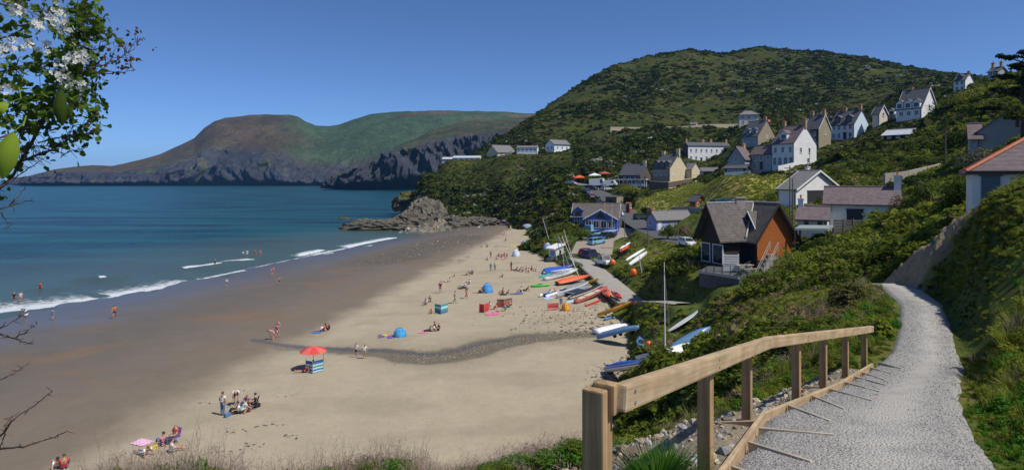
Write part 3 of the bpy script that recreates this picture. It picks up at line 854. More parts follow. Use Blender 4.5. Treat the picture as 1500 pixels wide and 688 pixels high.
def roof_gable(bm, x0, x1, D, He, Hr, over=.25, th=.14, M=None, hip=0.0):
    """ridge along x; two slabs and end verges"""
    hw = D/2+over; sl = (Hr-He)/(D/2); ze = He-over*sl
    if hip <= 0:
        for s in (-1, 1):
            pts = [(0, Hr), (s*hw, ze), (s*hw, ze+th), (0, Hr+th)]
            prism(bm, pts, x0-over, x1+over, M, axis='x')
    else:
        a = [Vector((x0-over, -hw, ze)), Vector((x1+over, -hw, ze)), Vector((x1+over, hw, ze)), Vector((x0-over, hw, ze)), Vector((x0+hip, 0, Hr)), Vector((x1-hip, 0, Hr))]
        vs = [bm.verts.new(M @ v if M is not None else v) for v in a]
        lo = [bm.verts.new((M @ v if M is not None else v) - Vector((0,0,th))) for v in a[:4]]
        for f in ((0,1,5,4),(2,3,4,5),(1,2,5),(3,0,4)): bm.faces.new([vs[i] for i in f])
        for i in range(4): bm.faces.new((vs[i], lo[i], lo[(i+1)%4], vs[(i+1)%4]))
        bm.faces.new(lo)
        bmesh.ops.recalc_face_normals(bm, faces=bm.faces[:])

def walls(bm, L_, D, He, Hr, base=-3.0, hip=0.0, M=None):
    if hip > 0: bx(bm, (-L_/2, -D/2, base), (L_/2, D/2, He-.02), M)
    else: prism(bm, [(-D/2, base), (D/2, base), (D/2, He-.02), (0, Hr-.02), (-D/2, He-.02)], -L_/2, L_/2, M, axis='x')

def facemat(face, L_, D, u, z):
    """matrix with local x to the right, y outwards"""
    if face == 'F': o = Vector((-L_/2+u*L_, -D/2, z)); r, n = Vector((1,0,0)), Vector((0,-1,0))
    elif face == 'B': o = Vector((L_/2-u*L_, D/2, z)); r, n = Vector((-1,0,0)), Vector((0,1,0))
    elif face == 'R': o = Vector((L_/2, -D/2+u*D, z)); r, n = Vector((0,1,0)), Vector((1,0,0))
    else: o = Vector((-L_/2, D/2-u*D, z)); r, n = Vector((0,-1,0)), Vector((-1,0,0))
    M = Matrix.Identity(4)
    for i in range(3): M[i][0] = r[i]; M[i][1] = n[i]; M[i][2] = (0,0,1)[i]; M[i][3] = o[i]
    return M

def plan(px0, Y0, pxl, pxr, alpha):
    a = R(alpha); Nn = Vector(((px0-750)/F*Y0, Y0))
    dl = Vector((-math.cos(a), math.sin(a))); dr = Vector((math.sin(a), math.cos(a)))
    def ln(d, px):
        k = (px-750)/F; return (k*Nn.y-Nn.x)/(d.x-k*d.y)
    return Nn, dl, dr, ln(dl, pxl), ln(dr, pxr)

def house(name, label, px0, Y0, pyb, pye, rise, pxl, pxr, alpha, ridge, wall=WHITE, roof=SLATE, wins=(), chim=(), doors=(), dorm=(), wallR=None,
          Ll=None, Lr=None, over=.25, hip=0.0, frame=TRIM, cat='house', group=None, barge=None, base=-3.0, chm=BRICK, ridge_m=None, lift=0.0):
    Nn, dl, dr, ll, lr = plan(px0, Y0, pxl, pxr, alpha)
    if Ll: ll = Ll
    if Lr: lr = Lr
    zb = EYE.z-(pyb-HZ)/F*Y0; He = (pyb-pye)/F*Y0
    c = Nn + dl*ll/2 + dr*lr/2
    if ridge == 'L': L_, D, th = ll, lr, -R(alpha)
    else: L_, D, th = lr, ll, math.pi/2-R(alpha)
    Hr = He + rise*D/2
    t = thing(name, label, cat, (c.x, c.y, zb), th, group)
    t['_dims'] = (L_, D, He, Hr)
    bm = bmesh.new(); walls(bm, L_, D, He, Hr, base, hip); obj('wall', bm, wall, t)
    if wallR:   # one gable in its own tone; on some houses light painted in
        bm = bmesh.new(); s = 1 if ridge == 'L' else -1
        prism(bm, [(-D/2+.02, base), (D/2-.02, base), (D/2-.02, He-.05), (0, Hr-.06), (-D/2+.02, He-.05)], s*(L_/2+.003), s*(L_/2+.04), None, axis='x'); obj('gable_wall', bm, wallR, t)
    bm = bmesh.new(); roof_gable(bm, -L_/2, L_/2, D, He, Hr, over, .14, None, hip); rf = obj('roof', bm, roof, t)
    ze_ = He-over*(Hr-He)/(D/2)
    for s in (-1, 1):
        gb = bmesh.new(); y_ = s*(D/2+over+.07); tube(gb, [(-L_/2-over, y_, ze_+.03), (L_/2+over, y_, ze_+.03)], .065, 6); tube(gb, [(L_/2-.25, s*(D/2+.06), ze_-.05), (L_/2-.25, s*(D/2+.06), -.5)], .05, 5); tube(gb, [(L_/2-.25, y_, ze_), (L_/2-.25, s*(D/2+.06), ze_-.12)], .05, 5)
        obj('gutter', gb, DTRIM, rf)
    rb = bmesh.new(); tube(rb, [(-L_/2-over+hip, 0, Hr+.15), (L_/2+over-hip, 0, Hr+.15)], .12, 6)
    if hip > 0:
        hw = D/2+over; ze = He-over*(Hr-He)/(D/2)
        for sx in (-1, 1):
            for sy in (-1, 1): tube(rb, [(sx*(L_/2-hip), 0, Hr+.03), (sx*(L_/2+over), sy*hw, ze+.05)], .12, 6)
    obj('ridge_tiles', rb, ridge_m or roof, rf)
    if barge:
        hw = D/2+over; sl = (Hr-He)/(D/2); ze = He-over*sl
        for sx in (-1, 1):
            bm = bmesh.new()
            for s in (-1, 1):
                x = sx*(L_/2+over+.02)
                prism(bm, [(0, Hr-.12), (s*hw, ze-.12), (s*hw, ze+.17), (0, Hr+.17)], min(x, x+sx*.06), max(x, x+sx*.06), None, axis='x')
            obj('bargeboard', bm, barge, t)
    for (fc, us, z, w, h) in wins:
        for u in us: window(t, facemat(fc, L_, D, u, z), w, h, frame, 1 if w > .8 else 0, 1)
    for (fc, u, w, h, m) in doors:
        M = facemat(fc, L_, D, u, h/2)
        bm = bmesh.new(); bx(bm, (-w/2, -.02, -h/2), (w/2, .06, h/2), M); bx(bm, (-w/2-.1, -.02, h/2+.002), (w/2+.1, .09, h/2+.12), M)
        dd = obj('door', bm, m, t)
        hb = bmesh.new(); bx(hb, (w*.3, .062, -.05), (w*.36, .12, .08), M); obj('handle', hb, METAL, dd)
    for (ux, uy, h, w, pots) in chim:
        x = -L_/2+ux*L_; y = uy*D/2
        zr = Hr - abs(uy)*(Hr-He)
        chimney(t, x, y, zr-.8, zr+h, w, .62, chm, pots)
    for (u, zr, w, h, m) in dorm:       # gabled dormers on the front slope
        x = -L_/2+u*L_; zz = He+zr*(Hr-He); y = -D/2*(1-zr)
        bm = bmesh.new()
        prism(bm, [(x-w/2, zz-.4), (x+w/2, zz-.4), (x+w/2, zz+h*.62), (x, zz+h), (x-w/2, zz+h*.62)], y-.25, y+D*.30, None, axis='y')
        dm = obj('dormer', bm, m, t)
        rb = bmesh.new()
        for s in (-1, 1): prism(rb, [(x, zz+h+.01), (x+s*(w/2+.18), zz+h*.62-.08), (x+s*(w/2+.18), zz+h*.62+.04), (x, zz+h+.13)], y-.42, y+D*.30, None, axis='y')
        obj('dormer_roof', rb, roof, dm)
        M = Matrix.Translation((x, y-.25, zz+h*.28)) @ Matrix(((1,0,0,0),(0,-1,0,0),(0,0,1,0),(0,0,0,1)))
        fb = bmesh.new(); ww, hh = w*.62, h*.5
        bx(fb, (-ww/2, -.01, -hh/2), (ww/2, .03, hh/2), M); obj('dormer_window', fb, GLASS, dm)
    M = t.matrix_basis if False else Matrix.Translation((c.x, c.y, 0)) @ Matrix.Rotation(th, 4, 'Z')
    FOOT.append(([tuple((M @ Vector(v)).xy) for v in ((-L_/2-.8,-D/2-.8,0),(L_/2+.8,-D/2-.8,0),(L_/2+.8,D/2+.8,0),(-L_/2-.8,D/2+.8,0))], tuple(c), Y0))
    return t

# --- the white house with gable, centre of the upper village
house('detached_house', 'tall white house with a bright gable and dormer below the brown stone gabled house', 1163, 160, 243, 209, 1.05, 1131, 1196, 62, 'L', WHITE, SLATEP,
      [('F', (.16,.5,.84), 4.3, .95, 1.5), ('F', (.13,.37,.63,.87), 1.35, 1.1, 2.0), ('R', (.30,.68), 4.2, .8, 1.3), ('R', (.62,), 1.5, .8, 1.3)],
      [(.04, 0, 1.3, .9, 2), (.96, 0, 1.5, 1.1, 3)], [], [(.42, .25, 2.2, 2.3, WHITE)], cat='house')
house('terraced_cottage', 'lower grey white wing with a red brown roof adjoining the tall white house', 1132, 166, 248, 225, .95, 1099, 1150, 62, 'L', GREYR, SLATEP,
      [('F', (.2,.5,.8), 3.2, .95, 1.4), ('F', (.2,.8), 1.0, .95, 1.4)], [], [('F', .5, 1.0, 2.0, DTRIM)])
house('cottage', 'small house with a pinkish roof and dark gable, left of the red brown roofed wing', 1091, 170, 250, 233, 1.35, 1066, 1103, 50, 'R', GREYR, SLATEP,
      [('L', (.5,), 3.2, 1.0, 1.5), ('L', (.25,.75), 1.4, 1.1, 1.3)], [(.9, 0, .8, 1.1, 2)], barge=DTRIM)
house('bay_extension', 'low dark slate roofed porch range in front of the pinkish roofed house', 1092, 158, 254.5, 246, .5, 1062, 1097, 42, 'L', DTRIM, SLATE, [('F', (.2,.4,.6,.8), .75, .9, .9)], [], [], Lr=3.0, over=.35, cat='extension')
house('stone_house', 'house with an ochre stone gable and dark slate front, behind the pinkish roofed house', 1110, 232, 212, 199, 1.15, 1086, 1136, 58, 'L', GREYR, SLATE,
      [('F', (.2,.5,.8), 1.9, .9, 1.4), ('R', (.5,), 3.4, .8, 1.2)], [(.9, 0, 1.2, 1.2, 3)], [], [(.3, .2, 2.0, 2.0, GREYR), (.7, .2, 2.0, 2.0, GREYR)], wallR=STONE)
house('stone_house', 'house with a brown stone gable and tall chimney between the two white gabled houses', 1199, 180, 212, 188, 1.3, 1179, 1217, 58, 'L', DSTONE_SHADE, SLATE,
      [('F', (.3,.7), 3.3, .9, 1.4), ('F', (.3,.7), 1.1, .9, 1.4), ('R', (.55,), 3.6, .7, 1.2)], [(.08, 0, 1.2, 1.1, 2), (.94, 0, 1.5, .9, 2)], wallR=STONE, barge=TRIM)  # front darker than the gable: facade shade put into the stone colour
house('detached_house', 'white house with a pale blue gable beside the brown stone gable', 1251, 185, 203, 181, 1.1, 1216, 1273, 60, 'L', WHITE, SLATE,
      [('F', (.15,.38,.62,.85), 3.6, .9, 1.4), ('F', (.15,.38,.85), 1.2, 1.0, 1.5)], [(.3, 0, 1.0, 1.3, 3), (.95, 0, 1.5, .9, 2)], [('F', .62, 1.0, 2.0, DTRIM)], [(.28, .2, 1.9, 2.0, SLATE), (.75, .2, 1.9, 2.0, SLATE)], wallR=BLUEW)
house('terrace', 'long white terrace with four chimneys and an end gable painted dark as shade behind the stone pub', 1008, 290, 237.5, 213, .62, 1000.5, 1069, 78, 'R', WHITE, SLATE,
      [('F', [.07+.123*k for k in range(8)], 5.6, .9, 1.5), ('F', [.07+.123*k for k in range(8) if k not in (2,5)], 2.1, .9, 1.6)], [(.02,0,1.5,.8,2),(.42,0,1.5,1.0,2),(.61,0,1.5,1.0,2),(.98,0,1.5,.9,2)], [('F', .316, 1.0, 2.1, DTRIM), ('F', .685, 1.0, 2.1, DTRIM)],
      wallR=DSTONE_SHADE, cat='terrace')  # white end gable darkened, its shade put into the wall colour
house('villa', 'cream hip roofed house alone on the hillside above the terrace', 1112, 330, 182, 167, .62, 1083, 1116, 14, 'L', PINKW, SLATEL,
      [('F', (.18,.5,.82), 4.0, 1.2, 1.3), ('F', (.2,.5,.8), 1.4, 1.2, 1.5)], [], [], hip=3.4, Lr=7.0, over=.5)
house('outbuilding', 'small terracotta roofed outbuilding against the hip roofed hillside house', 1128, 331, 184, 178.5, .6, 1114, 1136, 20, 'L', BRICK, REDT, [], [], [], Lr=4.0, cat='outbuilding')
# --- pub group
pub = house('pub', 'cream stone pub with three front dormers and a tall chimney on the lit gable', 981, 220, 260, 246.5, 1.0, 956, 1007, 52, 'L', STONE, SLATE,
      [('F', (.2,.5,.8), 1.7, 1.2, 1.7), ('R', (.2,.75), 1.7, .9, 1.5), ('R', (.48,), 4.0, .8, 1.2)], [(.12, 0, 1.2, 1.3, 0), (.97, 0, 1.9, 1.3, 0)], [], [(.2,.12,2.0,2.2,SLATE), (.5,.12,2.0,2.2,SLATE), (.8,.12,2.0,2.2,SLATE)], wallR=CREAM, cat='pub', chm=CREAM)
house('pub_wing', 'cream rear wing with a grey green slate roof on the right of the pub', 1013, 224, 259, 248, .9, 1002, 1025, 50, 'L', CREAM, SLATEL, [('R', (.3,.75), 1.6, .9, 1.3)], [], [], cat='extension', wallR=CREAM)
house('cottage', 'dark slate roofed annex behind the white veranda beside the pub', 938, 230, 268, 256, 1.0, 907, 958, 42, 'L', DSTONE_SHADE, SLATE, [('F', (.25,.5,.75), 1.6, 1.0, 1.4)], [(.95, 0, 1.4, 1.2, 0)], [], chm=CREAM, Lr=8.0)
house('shed', 'low grey roofed shed with a white front right of the pub wing', 1049, 226, 257, 250.5, .5, 1024, 1056, 30, 'L', WHITE, SLATEL, [], [], [('F', .5, 3.0, 1.2, DTRIM)], Lr=5.0, cat='shed')
def veranda():
    Nn, dl, dr, ll, lr = plan(944, 218, 901, 950, 25)
    zb = EYE.z-(273-HZ)/F*218
    t = thing('veranda', 'long white flat roofed cafe veranda on posts in front of the dark annex', 'veranda', (Nn.x, Nn.y, zb), -R(25))
    bm = bmesh.new(); bx(bm, (-ll-.3, -.4, 2.35), (.5, 4.2, 2.6)); obj('roof', bm, TRIM, t)
    bm = bmesh.new(); bx(bm, (-ll, 3.2, -2), (0, 4.0, 2.34)); obj('back_wall', bm, GREYR, t)
    for k in range(8):
        x = -ll*k/7; obj('post', box_bm((x-.09, -.09, -1.5), (x+.09, .09, 2.348)), TRIM, t)
    bm = bmesh.new(); bx(bm, (-ll, -.06, .1), (0, .06, .9)); obj('parapet', bm, TRIM, t)
    for k in range(6):
        window(t, Matrix.Translation((-ll*(k+.5)/6, 3.2, 1.3)) @ Matrix(((1,0,0,0),(0,-1,0,0),(0,0,1,0),(0,0,0,1))), 1.6, 1.6, TRIM)
veranda()
def block_wall(name, label, pts, h, th, m, cat='wall', cap=None, down=2.0):
    """a wall along ground points (x,y,z of its foot)"""
    pts = [Vector(p) for p in pts]
    o = thing(name, label, cat, pts[0])
    bm = bmesh.new(); cb = bmesh.new()
    for a, b in zip(pts[:-1], pts[1:]):
        d = b-a; d.z = 0; n = Vector((-d.y, d.x, 0)).normalized()*th/2
        e = d.normalized()*th*.45
        for (bm_, z0, z1, k) in ((bm, -down, h, 1.0), (cb, h+.002, h+.10, 1.25)):
            vs = []
            for q, s in ((a-e, -1), (b+e, -1), (b+e, 1), (a-e, 1)):
                vs.append(Vector((q.x, q.y, 0))+n*s*k-Vector((pts[0].x, pts[0].y, 0)))
            lo = [bm_.verts.new((v.x, v.y, (a.z if i in (0,3) else b.z)-pts[0].z+z0)) for i, v in enumerate(vs)]
            hi = [bm_.verts.new((v.x, v.y, (a.z if i in (0,3) else b.z)-pts[0].z+z1)) for i, v in enumerate(vs)]
            for f in ((lo[3],lo[2],lo[1],lo[0]),(hi[0],hi[1],hi[2],hi[3])): bm_.faces.new(f)
            for i in range(4): bm_.faces.new((lo[i], lo[(i+1)%4], hi[(i+1)%4], hi[i]))
    obj('masonry', bm, m, o); 
    if cap: obj('coping', cb, cap, o)
    else: cb.free()
    return o
block_wall('retaining_wall', 'brown stone terrace wall with a pale coping under the pub gable', [P(952,272,213), P(979,274,208), P(1013,268,214)], 1.6, .5, mat('brown_stone', (.15,.105,.08), .9, .35, 4, .4), 'wall', CREAM)
block_wall('retaining_wall', 'long pale garden wall along the top of the grass field', [P(979,279,205), P(1000,276,208), P(1020,268,212)], .8, .4, CREAM)
for (lb, a, b, h) in (('row of white garden walls below the dark porch range', (1062,257.5,158), (1098,255.5,155), .9), ('white garden wall at the foot of the tall white house', (1140,250.5,155), (1162,245,157), 1.2)):
    block_wall('garden_wall', lb, [P(*a), P(*b)], h, .3, WHITE)
# --- lower village
def lifeboat_house():
    t = house('boathouse', 'blue gabled boathouse with a tan roof facing the parked cars and boats', 906, 152, 336, 318.5, .8, 838, 912, 14, 'L', BLUEP, SLATEB, [('F', (.09,.20), 1.5, .9, 1.4)], [], [], [(.13, .05, 2.3, 2.3, BLUEP)], Lr=8.0, cat='boathouse', barge=TRIM)
    L_, D, He, Hr = t['_dims']
    x0, x1 = L_*.5-L_*.70, L_*.5-.1
    cx = (x0+x1)/2; w = x1-x0
    M = Matrix.Translation((cx, -D/2-1.2, 0)) @ Matrix.Rotation(R(90), 4, 'Z')
    He2, Hr2 = He*.92, He*.92+w*.28
    bm = bmesh.new(); walls(bm, 4.0, w, He2, Hr2, -3, 0, M); wg = obj('gable_wing', bm, BLUEP, t)
    bm = bmesh.new(); roof_gable(bm, -2.0, 2.2, w, He2, Hr2, .3, .16, M); obj('wing_roof', bm, SLATEB, wg)
    bm = bmesh.new()
    for s in (-1, 1):
        hw = w/2+.3; sl = (Hr2-He2)/(w/2); ze = He2-.3*sl
        prism(bm, [(cx, Hr2-.1), (cx+s*hw, ze-.1), (cx+s*hw, ze+.2), (cx, Hr2+.2)], -D/2-3.56, -D/2-3.505, None, axis='y')
    obj('bargeboard', bm, TRIM, wg)
    yf = -D/2-3.2
    for k in range(4):
        window(t, Matrix.Translation((x0+w*(k+.6)/4.4, yf, 1.45)) @ Matrix(((1,0,0,0),(0,-1,0,0),(0,0,1,0),(0,0,0,1))), 1.5, 1.9, TRIM, 1, 0, False)
    bm = bmesh.new(); prism(bm, [(cx-w*.18, He2+.15), (cx+w*.18, He2+.15), (cx, Hr2-.55)], yf-.04, yf+.0, None, axis='y'); obj('gable_window', bm, GLASS, t)
    return t
lifeboat_house()
house('cottage', 'low grey slate roofed cottage with a lavender gable beside the road', 962, 140, 337, 322, .95, 947, 1014, 66, 'R', LAVENDER, SLATEL, [('L', (.35,), 1.5, .9, 1.2), ('F', (.5,.75), 1.3, 1.0, 1.1)], [(.03, 0, .5, .8, 0)], [('F', .08, 1.0, 2.0, TRIM)], cat='cottage', barge=DTRIM)
house('bungalow', 'white bungalow with a long purplish slate roof and a white chimney near the bushes', 1318, 72, 335, 300, .62, 1208, 1340, 30, 'L', WHITE, SLATEP,
      [('F', (.66,), 1.6, .95, .9)], [(.985, -.1, 1.6, .75, 1)], [('F', .36, .9, 2.1, DTRIM), ('F', .47, .9, 2.1, DTRIM)], [], Lr=6.2, cat='bungalow', chm=WHITE, barge=None)
house('lean_to', 'lower purplish roofed outhouse with a white chimney at the left end of the bungalow', 1212, 73, 335, 322, .6, 1168, 1216, 30, 'L', WHITE, SLATEP, [('F', (.3,.75), .7, .7, .7)], [(.06, 0, .9, .6, 1)], [], Lr=4.6, cat='outhouse', chm=WHITE)
gh = house('garage', 'grey roofed garage with a pale gable and dark open doorway behind the bungalow', 1166, 95, 302, 277, .50, 1141, 1230, 60, 'L', WHITE, SLATEL, [], [(.1, .2, 1.2, .5, 1)], [('R', .46, 4.8, 2.3, DTRIM)], [], cat='garage', barge=TRIM, over=.35, chm=WHITE)
house('summer_house', 'small orange brown timber summer house at the foot of the grass field', 1019, 150, 305.5, 294, .8, 1010, 1034, 64, 'L', ORANGEW, SLATE, [('R', (.25,.75), 1.0, .6, .8)], [], [('R', .5, .8, 1.8, DARKW)], cat='summer house', over=.45)
house('bungalow', 'white house with a red edged slate roof standing above the bank at the right', 1750, 30, 313, 244.6, .66, 1424, 1900, 34, 'L', WHITE, SLATEP,
      [('F', (.28,), 1.35, .6, .9), ('F', (.62,.8), 1.2, .9, 1.0)], [], [('F', .095, .85, 1.85, mat('blue_grey_door', (.10,.14,.17), .5, .1, 2))], hip=3.2, Lr=6.4, over=.3, cat='bungalow', ridge_m=REDT, frame=mat('blue_grey_trim', (.16,.22,.27), .6, .1, 2))
house('detached_house', 'grey rendered house with a broad shaded gable under the conifer', 1530, 76, 222, 190, .80, 1432, 1560, 34, 'R', GREYR, SLATEL, [], [(.5, 0, .8, .7, 1)], [], Lr=9, over=.2)
house('lean_to', 'small purplish roofed lean-to at the left of the shaded grey gable', 1437, 79, 214, 203, .8, 1421, 1446, 34, 'L', GREYR, SLATEP, [], [], [], Lr=5.0, cat='lean-to')
house('detached_house', 'dormered white gabled house at the top right end of the village', 1350, 170, 171, 157, 1.25, 1313, 1373, 58, 'L', WHITE, SLATE, [('R', (.5,), 3.0, .8, 1.2), ('F', (.2,.5,.8), 1.2, 1.1, 1.2)], [(.3, 0, .6, .8, 1)], [],
      [(.14,.02,1.9,2.4,WHITE), (.47,.02,1.9,2.4,WHITE), (.8,.02,1.9,2.4,WHITE)], barge=TRIM)
house('cottage', 'small cream gabled cottage between the pale blue gable and the dormered house', 1288, 182, 177, 166, 1.3, 1278, 1300, 66, 'L', PINKW, SLATE, [('R', (.5,), 2.0, .7, 1.0)], [], [], barge=TRIM)
house('cottage', 'grey slate cottage with a single rooflight beside the small cream gable', 1312, 184, 179, 168, .8, 1300, 1318, 60, 'L', GREYR, SLATEL, [('F', (.5,), 1.3, .9, 1.0)], [], [], [(.5,.1,1.8,1.9,WHITE)])
house('barn', 'long black shed with a pale sheet roof below the dormered house', 1338, 150, 205, 196, .42, 1294, 1352, 52, 'L', DARKW, LEAD, [('F', (.2,.5), 1.0, .9, .7)], [], [('F', .8, 1.6, 1.5, DTRIM)], cat='shed', over=.5)
house('detached_house', 'blue white house breaking the skyline at the right end of the hill', 1414, 222, 132.5, 117, .8, 1397, 1426, 58, 'L', WHITE, SLATE, [('F', (.28,.72), 2.9, 1.0, 1.3), ('F', (.28,.72), 1.0, 1.0, 1.3)], [(.95, 0, .7, .7, 0)], [], [(.5,.15,1.7,1.7,SLATE)])
house('detached_house', 'dark skyline house with paired chimneys, half hidden left of the conifer', 1462, 150, 114, 104, .6, 1447, 1475, 68, 'L', GREYR, SLATE, [('F', (.3,.7), 1.3, .9, 1.2)], [(.1,0,1.2,.5,1),(.9,0,1.2,.5,1)], [])
# --- holiday chalets on the headland terrace
for (lb, p0, Y0, pb, pe, pl, pr, al, m, rm) in [
    ('long low white holiday chalet at the seaward end of the headland terrace', 703, 352, 236.5, 231, 664, 708, 8, WHITE, LEAD),
    ('short white holiday chalet at the very edge of the headland terrace', 664, 356, 237.5, 233, 648, 667, 8, WHITE, LEAD),
    ('cream holiday chalet with a dark glazed gable on the headland terrace', 729, 346, 230, 223, 713, 755, 62, CREAM, SLATEL),
    ('white holiday chalet with a blue grey roof, third along the headland terrace', 787, 345, 223, 216, 757, 791, 12, WHITE, SLATEL),
    ('white holiday chalet with a pale gable, nearest the hill on the headland terrace', 812, 343, 219.5, 211, 799, 835, 58, WHITE, SLATEL)]:
    if al > 40: house('holiday_chalet', lb, p0, Y0, pb, pe, .6, pl, pr, al, 'R', m, rm, [('F', (.2,.5,.8), 1.3, 1.1, 1.2), ('L', (.3,.7), 1.3, 1.3, 1.6)], [], [], cat='holiday chalet', group='holiday chalets on the headland', over=.4)
    else: house('holiday_chalet', lb, p0, Y0, pb, pe, .45, pl, pr, al, 'L', m, rm, [('F', (.1,.3,.5,.7,.9), 1.2, 1.3, 1.0)], [], [], cat='holiday chalet', group='holiday chalets on the headland', Lr=4.5, over=.3)
house('hut', 'tiny pale hut on the wall line above the terrace', 1020, 372, 186, 181.5, .7, 1011, 1023, 30, 'L', CREAM, SLATEL, [], [], [('F', .5, 1.0, 1.4, DTRIM)], Lr=3.2, cat='hut')
house('farmhouse', 'distant white farmhouse on the green headland', 556, 1950, 225.5, 221.5, .6, 541, 559, 30, 'L', WHITE, SLATE, [('F', (.2,.5,.8), 4, 2, 2)], [], [], Lr=9, cat='farmhouse', base=-25)
house('barn', 'distant grey farm barn beside the white farmhouse', 569, 1960, 225, 222, .5, 560, 571, 30, 'L', GREYR, SLATEL, [], [], [('F', .5, 5, 4, DTRIM)], Lr=9, cat='barn', base=-25)
block_wall('dry_stone_wall', 'pale field wall along the hillside above the white terrace', [P(895,190,372), P(950,191,371), P(1000,189,371), P(1040,186,369), P(1085,186,368)], 1.7, .8, CREAM, 'wall')
house('kiosk', 'red kiosk beside the road below the pub field', 922, 170, 309, 298.5, .5, 916.5, 925, 50, 'L', mat('red_paint', (.40,.07,.03), .5, .1, 2), REDT, [('R', (.5,), 1.3, .7, 1.0)], [], [('F', .5, .6, 1.6, GLASS)], cat='kiosk', over=.08)
house('stone_store', 'small dark stone store with an end wall toned tan as sunlit in the roadside bank', 903, 186, 302, 289, .1, 887, 914, 38, 'L', DSTONE_SHADE, DSTONE_SHADE, [], [], [('F', .5, 1.2, 1.7, DTRIM)], cat='store', wallR=STONE, over=.05)  # tan end: sunlight put into the stone colour

# --- timber chalet with an L plan
def chalet():
    b = R(70); d1 = Vector((-math.sin(b), -math.cos(b), 0)); d2 = Vector((math.cos(b), -math.sin(b), 0))
    Yk = 69.0; K = P(1104, 262, Yk); K.z = 0
    zb = EYE.z-(393-HZ)/F*64.0
    zr = EYE.z-(298-HZ)/F*68.0 - zb
    ze = EYE.z-(347-HZ)/F*64.0 - zb
    t = thing('timber_chalet', 'dark timber chalet with an orange cedar gable, slate roof and railed deck on the slope', 'chalet', (K.x, K.y, zb))
    def frame(d, n):   # local x along d, y along n
        M = Matrix.Identity(4)
        for i in range(3): M[i][0] = d[i]; M[i][1] = n[i]
        return M
    # wing one: to the left (toward the sea); wing two: toward the camera on the right
    W1, W2, L1, L2 = 3.5, 4.9, 5.7, 3.2
    M1 = frame(d1, Vector((d1.y, -d1.x, 0)) * -1); M2 = frame(d2, Vector((-d2.y, d2.x, 0)))
    bm = bmesh.new()
    M1c = M1 @ Matrix.Translation((L1/2-.8, 0, 0)); walls(bm, L1+1.6, W1, ze+.25, zr-.1, -4, 0, M1c)
    w1 = obj('wall', bm, DARKW, t)
    bm = bmesh.new(); M2c = M2 @ Matrix.Translation((L2/2-1.6, 0, 0)); walls(bm, L2+3.2, W2, ze-.1, zr-.02, -4, 0, M2c)
    w2 = obj('wall', bm, DARKW, t)
    bm = bmesh.new()
    xe = L2+.003
    prism(bm, [(-W2/2+.05, ze-2.6), (W2/2-.05, ze-2.6), (W2/2-.05, ze-.15), (0, zr-.12), (-W2/2+.05, ze-.15)], xe, xe+.05, M2, axis='x')
    obj('orange_gable', bm, ORANGEW, t)
    def roof(name, M, x0, x1, W, ze_, zr_, ov):
        bm = bmesh.new(); hw = W/2+ov; sl = (zr_-ze_)/(W/2); zz = ze_-ov*sl
        for s in (-1, 1): prism(bm, [(0, zr_), (s*hw, zz), (s*hw, zz+.16), (0, zr_+.16)], x0, x1, M, axis='x')
        r = obj(name, bm, SLATEB, t)
        bm = bmesh.new()
        for s in (-1, 1): prism(bm, [(0, zr_-.15), (s*hw, zz-.15), (s*hw, zz+.19), (0, zr_+.19)], x1+.003, x1+.07, M, axis='x')
        obj('bargeboard', bm, DARKW, r)
        return r
    roof('roof', M1, 0, L1+.7, W1, ze+.25, zr-.06, .55)
    r2 = roof('roof', M2, -3.6, L2+.6, W2, ze, zr, .6)
    # lead valley and ridge
    bm = bmesh.new()
    tube(bm, [M1 @ Vector((0,0,zr+.13)), M1 @ Vector((L1+.7,0,zr+.12))], .09, 6); tube(bm, [M2 @ Vector((-3.6,0,zr+.18)), M2 @ Vector((L2+.6,0,zr+.18))], .09, 6)
    obj('ridge_tiles', bm, mat('mortar_grey', (.36,.34,.31), .8, .2, 3), r2)
    va = Vector((0,0,zr+.16)); vb = d1*(W2/2+.6) + d2*(W1/2+.55); vb.z = ze - .35
    bm = bmesh.new(); tube(bm, [va+Vector((0,0,.03)), vb+Vector((0,0,.16))], .09, 6); obj('valley_flashing', bm, mat('lead_flashing', (.42,.42,.40), .6, .15, 3), r2)
    # dormer on wing two facing the sea
    dz = ze+(zr-ze)*.42
    Md = M2 @ Matrix.Translation((L2*.42, 0, 0))
    sgn = 1 if (Md.to_3x3() @ Vector((0,1,0))).dot(d1) > 0 else -1
    bm = bmesh.new(); y0, y1 = sgn*(W2*.36), sgn*.1
    prism(bm, [(-.95, dz-.6), (.95, dz-.6), (0, dz+.95)], min(y0,y1), max(y0,y1), Md, axis='y'); dm = obj('dormer', bm, DARKW, t)
    bm = bmesh.new(); ya, yb_ = sgn*(W2*.36+.3), sgn*.1
    for s in (-1, 1): prism(bm, [(0, dz+1.0), (s*1.25, dz-.85), (s*1.25, dz-.75), (0, dz+1.12)], min(ya,yb_), max(ya,yb_), Md, axis='y')
    obj('dormer_roof', bm, SLATEB, dm)
    bm = bmesh.new(); tube(bm, [Md @ Vector((1.25, ya, dz-.74)), Md @ Vector((0, ya, dz+1.13))], .06, 5); obj('dormer_flashing', bm, TRIM, dm)
    # chimney behind the ridge of wing one
    p = M1 @ Vector((1.9, 0, 0)); chimney(t, p.x, p.y, zr-.6, zr+.55, 1.0, .7, mat('pale_stone', (.36,.33,.29), .9, .3, 4, .3), 0)
    # glazing: gable doors of wing one and the inner corner
    def fm(M, x, y, z, flip):
        o = M @ Vector((x, y, z)); r = flip[0]; n = flip[1]
        q = Matrix.Identity(4)
        for i in range(3): q[i][0] = r[i]; q[i][1] = n[i]; q[i][2] = (0,0,1)[i]; q[i][3] = o[i]
        return q
    rt = Vector((d1.y, -d1.x, 0)) * -1
    rt = rt if rt.x > 0 else -rt
